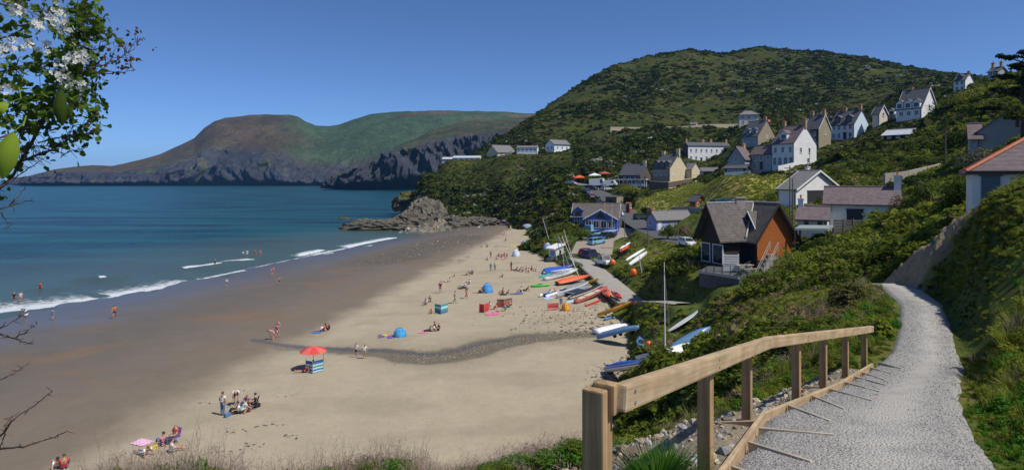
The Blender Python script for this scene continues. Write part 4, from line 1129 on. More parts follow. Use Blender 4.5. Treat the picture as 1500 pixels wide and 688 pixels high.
    window(t, fm(M1, L1, (-.95 if (M1 @ Vector((0,1,0))).dot(rt) > 0 else .95), 1.25, (rt, d1)), 1.5, 2.1, TRIM, 0, 0, False)
    window(t, fm(M1, L1, (1.05 if (M1 @ Vector((0,1,0))).dot(rt) > 0 else -1.05), 1.25, (rt, d1)), 1.7, 2.1, TRIM, 0, 0, False)
    # front of wing one faces d2
    s1 = 1 if (M1.to_3x3() @ Vector((0,1,0))).dot(d2) > 0 else -1
    window(t, fm(M1, L1*.45, s1*W1/2, 1.3, (-d1, d2)), 1.9, 2.0, DTRIM, 1, 0, False)
    s2 = 1 if (M2.to_3x3() @ Vector((0,1,0))).dot(d1) > 0 else -1
    window(t, fm(M2, L2*.55, s2*W2/2, 1.3, (d2, d1)), 2.6, 2.0, DTRIM, 1, 0, False)
    # deck
    c = [P(1024,391,62.5), P(1083,401,58.5), P(1100,385,62.5), P(1104,380,67), P(1040,379,67)]
    for v in c: v.z = zb
    bm = bmesh.new(); lo = [bm.verts.new(Vector((v.x, v.y, zb-1.6))-t.location) for v in c]; hi = [bm.verts.new(Vector((v.x, v.y, zb-.02))-t.location) for v in c]
    bm.faces.new(hi); bm.faces.new(lo[::-1])
    for i in range(5): bm.faces.new((lo[i], lo[(i+1)%5], hi[(i+1)%5], hi[i]))
    bmesh.ops.recalc_face_normals(bm, faces=bm.faces[:])
    dk = obj('deck', bm, mat('weathered_deck', (.085,.085,.09), .85, .3, 3, .2), t)
    a, b2 = c[0]-t.location, c[1]-t.location
    n = Vector((b2.y-a.y, a.x-b2.x, 0)).normalized()
    bm = bmesh.new()
    vs = [(a+n*.02), (b2+n*.02), (b2+n*.14), (a+n*.14)]
    lo = [bm.verts.new((v.x, v.y, -.22)) for v in vs]; hi = [bm.verts.new((v.x, v.y, .06)) for v in vs]
    bm.faces.new(hi); bm.faces.new(lo[::-1])
    for i in range(4): bm.faces.new((lo[i], lo[(i+1)%4], hi[(i+1)%4], hi[i]))
    obj('deck_edge', bm, mat('pale_board', (.40,.37,.31), .8, .15, 3), dk)
    bm = bmesh.new(); tube(bm, [a+n*.08+Vector((0,0,1.0)), b2+n*.08+Vector((0,0,1.0))], .025, 6)
    e = c[2]-t.location; tube(bm, [b2+n*.08+Vector((0,0,1.0)), e+Vector((0,0,1.0))], .025, 6); obj('handrail', bm, DTRIM, dk)
    for k in range(6):
        q = a.lerp(b2, k/5)+n*.08; bm = bmesh.new(); tube(bm, [q+Vector((0,0,-.05)), q+Vector((0,0,1.02))], .035, 6); obj('railing_post', bm, DTRIM, dk)
    bm = bmesh.new()
    for s, e_ in ((a, b2), (b2, e)):
        q0, q1 = s.lerp(e_, .02)+n*.06, s.lerp(e_, .98)+n*.06
        dd = (q1-q0).normalized(); nn = Vector((-dd.y, dd.x, 0))*.008
        vs = [q0-nn, q1-nn, q1+nn, q0+nn]
        lo = [bm.verts.new((v.x, v.y, .08)) for v in vs]; hi = [bm.verts.new((v.x, v.y, .95)) for v in vs]
        bm.faces.new(hi); bm.faces.new(lo[::-1])
        for i in range(4): bm.faces.new((lo[i], lo[(i+1)%4], hi[(i+1)%4], hi[i]))
    gm, tt, pp = nt('clear_glass'); pp.inputs['Transmission Weight'].default_value = 1; pp.inputs['Roughness'].default_value = .03; pp.inputs['IOR'].default_value = 1.1; pp.inputs['Base Color'].default_value = (.9,.95,.95,1)
    obj('glass_panel', bm, gm, dk)
    FOOT.append(([tuple((v.x, v.y)) for v in (P(1015,400,57.5), P(1125,400,57.5), P(1180,350,69), P(1105,330,76), P(1030,340,72))], tuple(K.xy), 66))
    # things on the deck
    M = Matrix.Identity(4)
    s = thing('windbreak_screen', 'white slatted screen standing on the chalet deck', 'screen', (P(1071,390,61.6).x, 61.6, zb-.02), R(-14))
    for k in range(7): bx_ = box_bm((-.75, -.02, .12+k*.24), (.75, .02, .30+k*.24)); obj('board', bx_, TRIM, s)
    for x in (-.68, .68): obj('post', box_bm((x-.04, .025, 0), (x+.04, .09, 1.85)), TRIM, s)
    pt = thing('picnic_table', 'pale wooden picnic table on the chalet deck', 'picnic table', (P(1090,388,61.5).x, 61.5, zb-.02), R(15))
    m = mat('weathered_wood', (.36,.32,.26), .8, .2, 4)
    obj('tabletop', box_bm((-.9, -.38, .70), (.9, .38, .75)), m, pt)
    for y in (-.72, .72): obj('bench', box_bm((-.9, y-.14, .42), (.9, y+.14, .46)), m, pt)
    for x in (-.6, .6):
        bm = bmesh.new(); bx(bm, (x-.04, -.75, .36), (x+.04, .75, .42)); tube(bm, [(x, -.55, 0), (x, -.25, .7)], .045, 4); tube(bm, [(x, .55, 0), (x, .25, .7)], .045, 4); obj('leg_frame', bm, m, pt)
    st = thing('garden_steps', 'white balustraded steps climbing beside the orange cedar gable', 'steps', (P(1112,389,62.5).x, 62.5, zb-1.1), R(0))
    q0 = Vector((0,0,0)); q1 = P(1134,366,64.0)-st.location
    for k in range(7):
        a_ = q0.lerp(q1, k/7); bm = bmesh.new(); bx(bm, (a_.x-.5, a_.y-.2, a_.z-.5), (a_.x+.5, a_.y+.35, a_.z)); obj('step', bm, CONC, st)
    for off in (-.5, .5):
        bm = bmesh.new(); o_ = Vector((off*.4, -off, 0)); tube(bm, [q0+o_+Vector((0,0,.85)), q1+o_+Vector((0,0,.85))], .03, 4); tube(bm, [q0+o_+Vector((0,0,.45)), q1+o_+Vector((0,0,.45))], .022, 4)
        for k in range(5):
            a_ = q0.lerp(q1, k/4)+o_; tube(bm, [a_+Vector((0,0,-.2)), a_+Vector((0,0,.88))], .032, 4)
        obj('balustrade', bm, mat('weathered_white', (.42,.41,.38), .8, .2, 4), st)
chalet()

# --- fences, flat roof and walls near the bungalow
def panel_fence(name, label, a, b, h, m, n=6, cat='fence', slats=6):
    a, b = Vector(a), Vector(b); t = thing(name, label, cat, a)
    d = b-a
    for k in range(n+1):
        q = d*k/n; obj('post', box_bm((q.x-.05, q.y-.05, q.z-1.2), (q.x+.05, q.y+.05, q.z+h+.05)), m, t)
    u = Vector((d.x, d.y, 0)).normalized(); nn = Vector((-u.y, u.x, 0))*.012
    for k in range(n):
        q0, q1 = d*k/n+u*.052, d*(k+1)/n-u*.052
        bm = bmesh.new()
        for s in range(slats):
            z0, z1 = h*(s+.06)/slats, h*(s+.9)/slats
            vs = [(q0-nn), (q1-nn), (q1+nn), (q0+nn)]
            lo = [bm.verts.new((v.x, v.y, v.z+z0)) for v in vs]; hi = [bm.verts.new((v.x, v.y, v.z+z1)) for v in vs]
            bm.faces.new(hi); bm.faces.new(lo[::-1])
            for i in range(4): bm.faces.new((lo[i], lo[(i+1)%4], hi[(i+1)%4], hi[i]))
        obj('panel', bm, m, t)
    return t
panel_fence('panel_fence', 'grey brown timber fence in front of the white bungalow', P(1222,345,67), P(1264,345,66.5), 1.75, mat('grey_timber', (.16,.14,.12), .85, .25, 4), 3)
def flat_roof():
    t = thing('carport', 'flat roofed grey green carport below the bungalow outhouse', 'carport', P(1165,350,66))
    a = t.location
    c = [P(1164,337,66)-a, P(1213,337,65.5)-a, P(1222,331,70)-a, P(1172,331,70.5)-a]
    bm = bmesh.new(); z = c[0].z
    lo = [bm.verts.new((v.x, v.y, z)) for v in c]; hi = [bm.verts.new((v.x, v.y, z+.22)) for v in c]
    bm.faces.new(hi); bm.faces.new(lo[::-1])
    for i in range(4): bm.faces.new((lo[i], lo[(i+1)%4], hi[(i+1)%4], hi[i]))
    bmesh.ops.recalc_face_normals(bm, faces=bm.faces[:])
    obj('roof', bm, mat('felt_roof', (.24,.28,.27), .85, .15, 2), t)
    for i in range(4):
        v = c[i]*.97; obj('post', box_bm((v.x-.07, v.y-.07, -2.0), (v.x+.07, v.y+.07, z-.002)), DARKW, t)
flat_roof()
block_wall('garden_wall', 'pale grey garden wall on the bank behind the bungalow chimney', [P(1296,266,84), P(1330,262,86), P(1378,250,92)], 1.1, .35, CONC)
block_wall('retaining_wall', 'grey retaining wall along the front edge of the tan parking area', [P(882,371,131.5), P(900,372,131.5), P(921,371,132)], 1.35, .4, mat('grey_block', (.24,.23,.22), .9, .2, 2, .3))
sw = [Vector(p) for p in ROADS['slipway'][0]]
pts = []
for i, p in enumerate(sw):
    a = sw[max(i-1,0)]; b = sw[min(i+1,len(sw)-1)]; d = (b-a); d.z = 0; d.normalize(); n = Vector((-d.y, d.x, 0))
    n = n if n.x < 0 else -n
    pts.append(p+n*2.05+Vector((0,0,-.05)))
block_wall('sea_wall', 'dark concrete edge wall along the beach side of the slipway', pts, .12, .3, mat('dark_concrete', (.07,.065,.06), .9, .25, 2, .3), 'wall', None, 2.5)
block_wall('sea_wall', 'low dark timber breastwork at the top of the far sand', [Bq(763,322.5)+Vector((0,0,.0)), Bq(775,328)+Vector((0,0,.1)), Bq(791,337)+Vector((0,0,.1))], 1.3, .35, mat('tarred_timber', (.045,.035,.03), .9, .3, 3), 'breastwork')
block_wall('roadside_wall', 'low grey wall along the outside of the village road', [P(958,352,134), P(985,361,122), P(1015,366,114)], .75, .35, mat('grey_block', (.24,.23,.22)), 'wall')
block_wall('roadside_wall', 'pale stone wall bounding the foot of the grass field', [P(985,308,150), P(1010,308,147), P(1040,310,143)], .8, .35, CONC)

# --- poles
def pole(label, px, pyb, Y, h, r=.11, arms=1, name='utility_pole', m=None, lamp=False):
    zb = EYE.z-(pyb-HZ)/F*Y
    t = thing(name, label, 'pole', P(px, pyb, Y))
    bm = bmesh.new(); tube(bm, [(0,0,-1.5),(0,0,h*.5),(0,0,h)], [r, r*.85, r*.65], 8); obj('shaft', bm, m or mat('pole_wood', (.12,.095,.075), .85, .3, 3), t)
    for k in range(arms):
        obj('crossarm', box_bm((-.7, r*.6, h-.45-k*.6), (.7, r*.6+.1, h-.33-k*.6)), mat('pole_wood', (.12,.095,.075)), t)
    if lamp:
        bm = bmesh.new(); tube(bm, [(0,0,h-.02),(.1,-.5,h+.2),(.1,-.9,h+.2)], .05, 6); bx(bm, (-.05,-1.35,h+.12), (.25,-.88,h+.26)); obj('lamp_head', bm, METAL, t)
pole('dark utility pole in the scrub left of the shaded grey gable', 1385, 252, 88, 6.2)
pole('slim pole standing right of the tall white house', 1186, 258, 130, 5.5, .07, 0)
pole('slender utility pole beside the pub field', 935, 296, 176, 8.5, .10, 1)
pole('grey street lamp at the edge of the tan parking area', 915, 357, 139, 8.6, .08, 0, 'street_lamp', METAL, True)
pole('dark utility pole beside the lavender gabled cottage', 949, 366, 124, 9.6, .10, 0)
pole('utility pole beside the pale garage gable', 1157, 318, 88, 7.4, .10, 1)
pole('short utility pole between the chalet and the bungalow outhouse', 1161, 335, 80, 6.5, .10, 0)

def wire(label, pts, sag):
    bm = bmesh.new(); o = Vector(pts[0])
    for a, b in zip(pts[:-1], pts[1:]):
        a, b = Vector(a), Vector(b); tube(bm, [a.lerp(b, k/10)-o-Vector((0,0,sag*4*(k/10)*(1-k/10))) for k in range(11)], .018, 4)
    w = obj('overhead_wire', bm, DTRIM); w.location = o; tag(w, label, 'wire')
wire('overhead wire strung between the poles behind the timber chalet', [P(1157,318,88)+Vector((.5,0,7.0)), P(1161,335,80)+Vector((0,0,6.4))], .3)
wire('long overhead wire from the pole by the lavender cottage to the pub field pole', [P(949,366,124)+Vector((0,0,9.4)), P(935,296,176)+Vector((0,0,8.2))], 1.2)
wire('overhead wire from the pole by the garage to the scrub pole on the right', [P(1157,318,88)+Vector((.5,0,7.0)), P(1385,252,88)+Vector((0,0,6.0))], .9)
# ------------------------------------------------------------------ boats, cars, beach things, people
CLEAR = []         # circles kept clear of scrub: (x, y, r)
def gloss(name, col, rough=.35): return mat(name, col, rough, .08, 1.5, 0, spec=.5)
BW = gloss('white_gelcoat', (.78,.78,.77)); BBL = gloss('mid_blue_gelcoat', (.075,.19,.42)); BSB = gloss('steel_blue_gelcoat', (.13,.25,.42)); BOR = gloss('orange_plastic', (.75,.13,.02))
BRD = gloss('red_plastic', (.50,.035,.025)); BYE = gloss('yellow_plastic', (.75,.42,.03)); BLI = gloss('lime_plastic', (.50,.62,.03)); BGR = gloss('green_plastic', (.06,.50,.06)); BGY = gloss('grey_gelcoat', (.30,.32,.36))
BSAL = gloss('salmon_gelcoat', (.46,.13,.10)); BCR = gloss('cream_gelcoat', (.66,.58,.44)); BDK = gloss('dark_plastic', (.03,.03,.035)); COVB = mat('blue_tarpaulin', (.03,.11,.50), .55, .2, 3, .6); COVO = mat('orange_tarpaulin', (.75,.12,.035), .6, .2, 3, .6)
COVN = mat('navy_tarpaulin', (.05,.06,.25), .6, .2, 3, .6); SPAR = gloss('pale_spar', (.55,.56,.57), .4); SPARY = gloss('yellow_spar', (.70,.52,.12), .4); RUB = mat('rubber', (.02,.02,.02), .9, .1, 3)

def frame2(p0, p1, up=Vector((0,0,1))):
    d = (p1-p0); Ln = d.length; x = d.normalized(); y = up.cross(x).normalized(); z = x.cross(y)
    M = Matrix.Identity(4); c = (p0+p1)/2
    for i in range(3): M[i][0] = x[i]; M[i][1] = y[i]; M[i][2] = z[i]; M[i][3] = c[i]
    return M, Ln

def boat_root(name, label, cat, p0, p1, group=None, roll=0, lift=0.0, px=True):
    a, b = (G(*p0), G(*p1)) if px else (Vector(p0), Vector(p1))
    M, Ln = frame2(a, b)
    t = thing(name, label, cat, (0,0,0), 0, group)
    t.matrix_world = M @ Matrix.Translation((0,0,lift)) @ Matrix.Rotation(R(roll), 4, 'X')
    CLEAR.append((M[0][3], M[1][3], Ln*.5+.3))
    return t, Ln

def hull_bm(Ln, W, H, stern=.75, n=14, rock=.25, deck=True, x0=None, open_=False, fullness=.62, keel=.6):
    bm = bmesh.new(); rows = []
    for i in range(n+1):
        t = i/n; x = -Ln/2 + Ln*t
        w = W/2*(stern+(1-stern)*math.sin(min(t/.45, 1)*math.pi/2)) if t < .45 else W/2*max(0, math.cos((t-.45)/.55*math.pi/2))**fullness
        w = max(w, .012)
        zb = H*rock*max(0, (t-.55)/.45)**2*1.6 + H*rock*.5*max(0, (.25-t)/.25)**2*(1 if stern < .3 else 0)
        zt = H*(1+.18*max(0, (t-.5)/.5)**2)
        row = []
        for j in range(9):
            s = -1+j/4
            zz = zb+(zt-zb)*abs(s)**(1/keel+1.2); yy = w*math.copysign(min(1, abs(s)**.62), s)
            row.append(bm.verts.new((x, yy, zz)))
        rows.append(row)
    for i in range(n):
        for j in range(8): bm.faces.new((rows[i][j], rows[i][j+1], rows[i+1][j+1], rows[i+1][j]))
    for row in (rows[0], rows[-1]):
        bm.faces.new(row)
    if deck:
        for i in range(n):
            a, b, c, d = rows[i][0], rows[i][8], rows[i+1][8], rows[i+1][0]
            bm.faces.new((a, b, c, d))
    bmesh.ops.recalc_face_normals(bm, faces=bm.faces[:])
    return bm

def cover_bm(Ln, W, H, hump, stern=.8, n=14, fullness=.62):
    bm = bmesh.new(); rows = []
    for i in range(n+1):
        t = i/n; x = -Ln/2+Ln*t
        w = W/2*(stern+(1-stern)*math.sin(min(t/.45, 1)*math.pi/2)) if t < .45 else W/2*max(0, math.cos((t-.45)/.55*math.pi/2))**fullness
        w = max(w, .03)*1.05; row = []
        for j in range(9):
            s = -1+j/4
            z = H*(1+.18*max(0,(t-.5)/.5)**2) + hump*(1-abs(s)**1.6)*math.sin(math.pi*min(1, .12+t*.95))*(1+.12*math.sin(9*t)*math.cos(4*s)) - (.16 if abs(s) > .99 else 0) + .02
            row.append(bm.verts.new((x, w*s, z)))
        rows.append(row)
    for i in range(n):
        for j in range(8): bm.faces.new((rows[i][j], rows[i+1][j], rows[i+1][j+1], rows[i][j+1]))
    return bm

def mast(t, x, h, r=.05, rake=0.0, m=SPAR, z0=.2, side=0.0, boom=0, stays=True, span=1.0):
    bm = bmesh.new(); tube(bm, [(x, 0, z0), (x+rake*.5*h, side*.5*h, z0+h*.5), (x+rake*h, side*h, z0+h)], [r, r*.9, r*.55], 7); obj('mast', bm, m, t)
    if stays:
        for (dx, dy) in ((1.4*span, 0), (-.4*span, .7*span), (-.4*span, -.7*span)):
            bm = bmesh.new(); tube(bm, [(x+dx, dy, z0), (x+rake*h*.9, side*h*.9, z0+h*.9)], .008, 4); obj('stay', bm, METAL, t)
    if boom:
        bm = bmesh.new(); tube(bm, [(x, 0, z0+.7), (x-boom, .1, z0+.75)], r*.7, 6); obj('boom', bm, m, t)

def kayak(label, p0, p1, hull, deck=None, W=.64, H=.34, roll=0, lift=0, group='kayaks', px=True, name='kayak'):
    t, Ln = boat_root(name, label, 'kayak', p0, p1, group, roll, lift, px)
    obj('hull', hull_bm(Ln, W, H, .06, 16, .3, True, None, False, .8), hull, t, True)
    bm = bmesh.new(); n = 14
    rows = []
    for i in range(n+1):
        q = i/n; x = -Ln*.46+Ln*.92*q; w = max(.02, W*.46*math.sin(math.pi*(.04+.92*q))**.7); zc = H*(1.0+.2*math.sin(math.pi*q))
        rows.append([bm.verts.new((x, w*s, zc-(.09*s*s)+.012)) for s in (-1,-.5,0,.5,1)])
    for i in range(n):
        for j in range(4): bm.faces.new((rows[i][j], rows[i+1][j], rows[i+1][j+1], rows[i][j+1]))
    obj('deck', bm, deck or hull, t, True)
    bm = bmesh.new(); bmesh.ops.create_circle(bm, cap_ends=True, segments=14, radius=1); 
    bmesh.ops.transform(bm, matrix=Matrix.Translation((-.1, 0, H*1.2+.03)) @ Matrix.Diagonal((.42, W*.30, 1, 1)), verts=bm.verts[:]); obj('cockpit', bm, BDK, t)
    return t

def dinghy(label, p0, p1, W, H, hull, cover=None, hump=.3, mast_=None, flip=False, roll=0, lift=0, cat='dinghy', stern=.75, trolley=False, group=None, inside=None, px=True, name='dinghy', fullness=.62):
    t, Ln = boat_root(name, label, cat, p0, p1, group, roll + (180 if flip else 0), lift+(H*1.0 if flip else 0), px)
    obj('hull', hull_bm(Ln, W, H, stern, 16, .3, True, fullness=fullness), hull, t, True)
    if flip:
        obj('keel_strip', box_bm((-Ln*.42, -.025, -.05), (Ln*.2, .025, .012)), hull, t)
        obj('rubbing_strake', _gunwale(Ln, W, H, stern, fullness), hull if hull is not BW else BGY, t)
    elif cover: obj('cover', cover_bm(Ln, W, H, hump, stern, fullness=fullness), cover, t, True)
    else:
        bm = bmesh.new(); rows = []
        for i in range(9):
            q = i/8; x = -Ln*.40+Ln*.66*q; w = W*.36*math.sin(math.pi*(.18+.68*q))**.6
            rows.append([bm.verts.new((x, -w, H*1.0+.02)), bm.verts.new((x, w, H*1.0+.02))])
        for a, b in zip(rows[:-1], rows[1:]): bm.faces.new((a[0], b[0], b[1], a[1]))
        obj('cockpit', bm, inside or BGY, t)
        for fx in (-.22, .08): obj('thwart', box_bm((Ln*fx-.1, -W*.40, H+.025), (Ln*fx+.1, W*.40, H+.06)), hull, t)
        obj('gunwale', _gunwale(Ln, W, H, stern, fullness), hull, t)
    if mast_: mast(t, Ln*mast_[0], *mast_[1:3], **(mast_[3] if len(mast_) > 3 else {}))
    if trolley:
        for s in (-1, 1):
            bm = bmesh.new(); bmesh.ops.create_cone(bm, cap_ends=True, segments=14, radius1=.2, radius2=.2, depth=.1); bmesh.ops.rotate(bm, verts=bm.verts[:], matrix=Matrix.Rotation(R(90), 3, 'X'))
            bmesh.ops.translate(bm, verts=bm.verts[:], vec=(-Ln*.05, s*W*.36, (-.12 if not flip else H+.12))); obj('trolley_wheel', bm, RUB, t)
    return t
def _gunwale(Ln, W, H, stern, fullness):
    bm = bmesh.new()
    for s in (-1, 1):
        pts = []
        for i in range(15):
            t = i/14; w = W/2*(stern+(1-stern)*math.sin(min(t/.45, 1)*math.pi/2)) if t < .45 else W/2*max(0, math.cos((t-.45)/.55*math.pi/2))**fullness
            pts.append((-Ln/2+Ln*t, s*max(w, .012), H*(1+.18*max(0,(t-.5)/.5)**2)))
        tube(bm, pts, .03, 5)
    return bm

def catamaran(label, p0, p1, W, H, hull, tramp, mast_=None, cover=None, roll=0, group='beach catamarans', lift=.05, px=True):
    t, Ln = boat_root('catamaran', label, 'catamaran', p0, p1, group, roll, lift, px)
    for s in (-1, 1):
        bm = hull_bm(Ln, .42, H, .45, 14, .35, True, fullness=.75); bmesh.ops.translate(bm, verts=bm.verts[:], vec=(0, s*(W/2-.2), 0)); obj('hull', bm, hull, t, True)
    for x in (-.30*Ln, .12*Ln):
        bm = bmesh.new(); tube(bm, [(x, -W/2+.2, H+.06), (x, W/2-.2, H+.06)], .05, 7); obj('crossbeam', bm, SPAR, t)
    if cover:
        bm = bmesh.new(); rows = []
        for i in range(11):
            q = i/10; x = -Ln*.44+Ln*.72*q
            rows.append([bm.verts.new((x, W*.56*s*(1-.15*q), H+.12+.34*(1-s*s)*math.sin(math.pi*min(1,.2+.75*q))+.05*math.sin(6*q+5*s)-(.25 if abs(s) > .99 else 0))) for s in (-1,-.6,-.2,.2,.6,1)])
        for a, b in zip(rows[:-1], rows[1:]):
            for j in range(5): bm.faces.new((a[j], b[j], b[j+1], a[j+1]))
        obj('cover', bm, cover, t, True)
    else: obj('trampoline', box_bm((-.29*Ln, -W/2+.36, H+.04), (.11*Ln, W/2-.36, H+.055)), tramp, t)
    if mast_: mast(t, .12*Ln, *mast_[:2], **(mast_[2] if len(mast_) > 2 else {}))
    return t

def board(label, p0, p1, W, m, cat='surfboard', name='surfboard', lift=.03, roll=0, fin=True, group=None, px=True):
    t, Ln = boat_root(name, label, cat, p0, p1, group, roll, lift, px)
    bm = bmesh.new(); n = 14; lo, hi = [], []
    for i in range(n+1):
        q = i/n; x = -Ln/2+Ln*q; w = max(.02, W/2*math.sin(math.pi*(.06+.90*q))**.6); z = .12*max(0,(q-.7)/.3)**2
        lo.append([bm.verts.new((x, -w, z)), bm.verts.new((x, w, z))]); hi.append([bm.verts.new((x, -w*.93, z+.07)), bm.verts.new((x, w*.93, z+.07))])
    for i in range(n):
        bm.faces.new((hi[i][0], hi[i+1][0], hi[i+1][1], hi[i][1])); bm.faces.new((lo[i][0], lo[i][1], lo[i+1][1], lo[i+1][0]))
        for k in (0, 1): bm.faces.new((lo[i][k], lo[i+1][k], hi[i+1][k], hi[i][k]))
    bmesh.ops.recalc_face_normals(bm, faces=bm.faces[:]); obj('deck', bm, m, t)
    if fin: obj('fin', box_bm((-Ln*.42, -.012, -.14), (-Ln*.34, .012, .0)), BDK, t)
    return t

# --- near boats on the edge of the sand
dinghy('white upturned dinghy hull beside the steel blue boat', (872,490), (924,478), 1.5, .55, BW, flip=True, lift=.05)
dinghy('steel blue upturned dinghy on a trolley below the white hull', (880,499), (938,484), 1.45, .5, BSB, flip=True, lift=.28, trolley=True)
kayak('blue and white kayak end tipped up beside the orange buoy', (941,515), (936,500), BBL, BSB, .85, .42, lift=.10)
dinghy('small dinghy under a crinkled bright blue cover behind the handrail', (892,545), (953,537), 1.3, .42, BW, COVB, .32)
dinghy('white sailing dinghy with a tall mast behind the handrail', (940,530), (1000,519), 1.5, .5, BW, None, 0, (.12, 7.6, .045, dict(side=.16, rake=-.02)), cat='sailing dinghy')
dinghy('long white upturned hull lying behind the white sailing dinghy', (968,524), (1024,506), 1.2, .5, BW, flip=True, stern=.4)
dinghy('long steel blue upturned hull on the grass behind the handrail', (985,514), (1042,482), 1.3, .55, BSB, flip=True, stern=.25, fullness=.85)
board('long white board lying alone on the green slope', (981,487), (1024,459), .75, BW, lift=.15)
# --- row beneath the slipway
catamaran('catamaran with a bright blue cover nearest the white hut', (795,401), (843,395), 2.6, .5, BW, BDK, (9.0, .06, dict(m=BDK, rake=-.06, side=.10)), COVB)
dinghy('navy covered dinghy between the blue catamaran and the slipway', (815,398), (848,389), 1.7, .5, BW, COVN, .3, (.1, 6.4, .05, dict(side=.05, rake=-.06)))
dinghy('white open dinghy with a pale mast beside the blue covered catamaran', (798,411), (846,398), 1.5, .5, BW, None, 0, (.1, 6.0, .05, dict(rake=-.10)))
dinghy('dinghy under an orange cover beside the slipway', (816,418), (864,407), 1.7, .5, BDK, COVO, .42)
kayak('bright green kayak alone on the open sand', (777,421), (807,419), BGR, BGR, .75, .36)
kayak('yellow kayak leaning against the slipway wall', (864,417), (880,412), BYE, BYE, .7, .4, lift=.25)
catamaran('grey catamaran hulls lying between the orange cover and cream boat', (824,438), (870,424), 2.3, .5, BGY, BDK)
catamaran('blue and white beached catamaran below the grey hulls, small', (795,436), (815,430), 1.5, .4, BW, BBL)
dinghy('long cream and black boat between the grey catamaran and salmon hull', (836,439), (884,420), 1.2, .45, BCR, BDK, .12, stern=.5)
dinghy('salmon pink hull with cream gunwale beside the orange kayaks', (843,445), (890,424), 1.15, .5, BSAL, None, 0, stern=.5, inside=BCR)
kayak('orange kayak standing against the slipway, left of the pair', (884,428), (894,441), BOR, BOR, 1.1, .4, lift=.35, roll=25)
kayak('orange and red kayak at the slipway foot, right of the pair', (896,433), (912,443), BOR, BRD, .8, .4, lift=.3, roll=15)
kayak('long orange canoe with a red bow in front of the footway', (876,464), (926,447), BYE, BOR, .8, .42, group='kayaks')
kayak('dark red canoe behind the orange canoe', (902,455), (931,446), BRD, BRD, .7, .4)
kayak('lime yellow kayak in front of the orange canoe', (896,465), (921,456), BLI, BLI, .85, .4)
kayak('small blue kayak at the stern of the lime yellow one', (886,470), (898,465), BBL, BBL, .6, .32)
dinghy('grey covered dinghy squeezed between the orange cover and grey catamaran', (828,428), (862,416), 1.4, .45, BW, mat('grey_tarpaulin', (.22,.23,.25), .7, .2, 3, .5), .35)
dinghy('white open boat with dark stern lying under the grey catamaran bows', (812,433), (836,424), 1.2, .4, BW, None, 0, inside=BDK)
board('pale blue board lying in front of the cream and black boat', (829,444), (850,437), .6, mat('pale_blue_foam', (.45,.62,.72), .6, .1, 2))
board('red surfboard lying below the salmon pink hull', (858,449), (880,440), .6, BRD)
kayak('turquoise kayak lying seaward of the white open dinghy', (790,407), (808,402), mat('turquoise_plastic', (.05,.38,.40), .4, .1, 2), None, .7, .35)
dinghy('small red dinghy at the top of the sand behind the white hut', (820,361), (834,357), 1.3, .45, BRD, None, 0, inside=BCR)
# --- on the bank by the slipway
dinghy('long white upturned hull on the bank right of the pickup', (922,391), (948,371), 1.0, .42, BW, flip=True, stern=.4, lift=.25)
dinghy('slim white upturned hull lying above the long one on the bank', (917,384), (945,366), .7, .35, BW, flip=True, stern=.3, lift=.2)
t, Ln = boat_root('kayak_rack', 'dark kayak rack on the bank beside the parking wall', 'rack', (909,379), (921,372))
for s in (-.5, .5):
    bm = bmesh.new(); tube(bm, [(s*Ln, -.5, -.6), (s*Ln, -.5, 1.9)], .06, 5); tube(bm, [(s*Ln, .5, -.6), (s*Ln, .5, 1.9)], .06, 5); tube(bm, [(s*Ln, -.6, .8), (s*Ln, .6, .8)], .05, 5); tube(bm, [(s*Ln, -.6, 1.75), (s*Ln, .6, 1.75)], .05, 5); obj('upright', bm, BDK, t)
bm = bmesh.new(); bx(bm, (-Ln*.5, .52, -.4), (Ln*.5, .56, 1.4)); obj('side_board', bm, BDK, t)
ra, rb_ = G(908,380)+Vector((0,0,1.25)), G(923,371)+Vector((0,0,1.25))
kayak('red kayak stacked on the dark rack', tuple(ra), tuple(rb_), BRD, BOR, .8, .42, px=False)
kayak('white kayak topmost on the dark rack', tuple(ra+Vector((.1,.2,.62))), tuple(rb_+Vector((.1,.2,.62))), BW, BW, .7, .35, px=False)
def buoy(label, px, py, r, m):
    g = G(px, py); t = thing('buoy', label, 'buoy', g); CLEAR.append((g.x, g.y, r+.5))
    bm = bmesh.new(); bmesh.ops.create_uvsphere(bm, u_segments=14, v_segments=9, radius=r); bmesh.ops.transform(bm, matrix=Matrix.Translation((0,0,r*1.15)) @ Matrix.Diagonal((1,1,1.25,1)), verts=bm.verts[:]); obj('float', bm, m, t, True)
    bm = bmesh.new(); tube(bm, [(0,0,r*2.3),(0,0,r*2.3+.12)], .05, 6); obj('eye', bm, BDK, t)
buoy('orange buoy in the scrub below the white hulls', 928, 405, .55, BOR)
buoy('orange red buoy beside the white pickup', 897, 389, .5, BOR)
buoy('small orange buoy beside the tipped up blue kayak', 950, 509, .28, BOR)
# boats and masts beside the blue boathouse
dinghy('white yacht hull with a yellow mast in front of the blue boathouse', (868,341), (903,338), 1.9, .8, BW, None, 0, (.05, 6.2, .10, dict(m=SPARY)), cat='yacht', lift=.9)
dinghy('white dinghy with a pale mast behind the parked blue cars', (884,346), (905,343), 1.6, .6, BW, BBL, .3, (.1, 7.0, .07), lift=.6)
def lone_mast(label, px, py, h, tx, m=SPAR):
    g = G(px, py); t = thing('spare_mast', label, 'mast', g)
    bm = bmesh.new(); tube(bm, [(0,0,-.3), tuple(tx)], [.07,.05], 6); obj('spar', bm, m, t)
    bm = bmesh.new(); tube(bm, [(tx[0], tx[1], tx[2]-.1), (tx[0]+.25, tx[1], tx[2]-.1)], .03, 5); obj('spreader', bm, METAL, t)
lone_mast('thick pale spare mast propped at the edge of the bank above the white hut', 805, 352, 4, (-1.6, .5, 5.2))
lone_mast('pale raised mast with its foot beside the orange cover', 851, 409, 6, (-3.0, 3, 7.0))
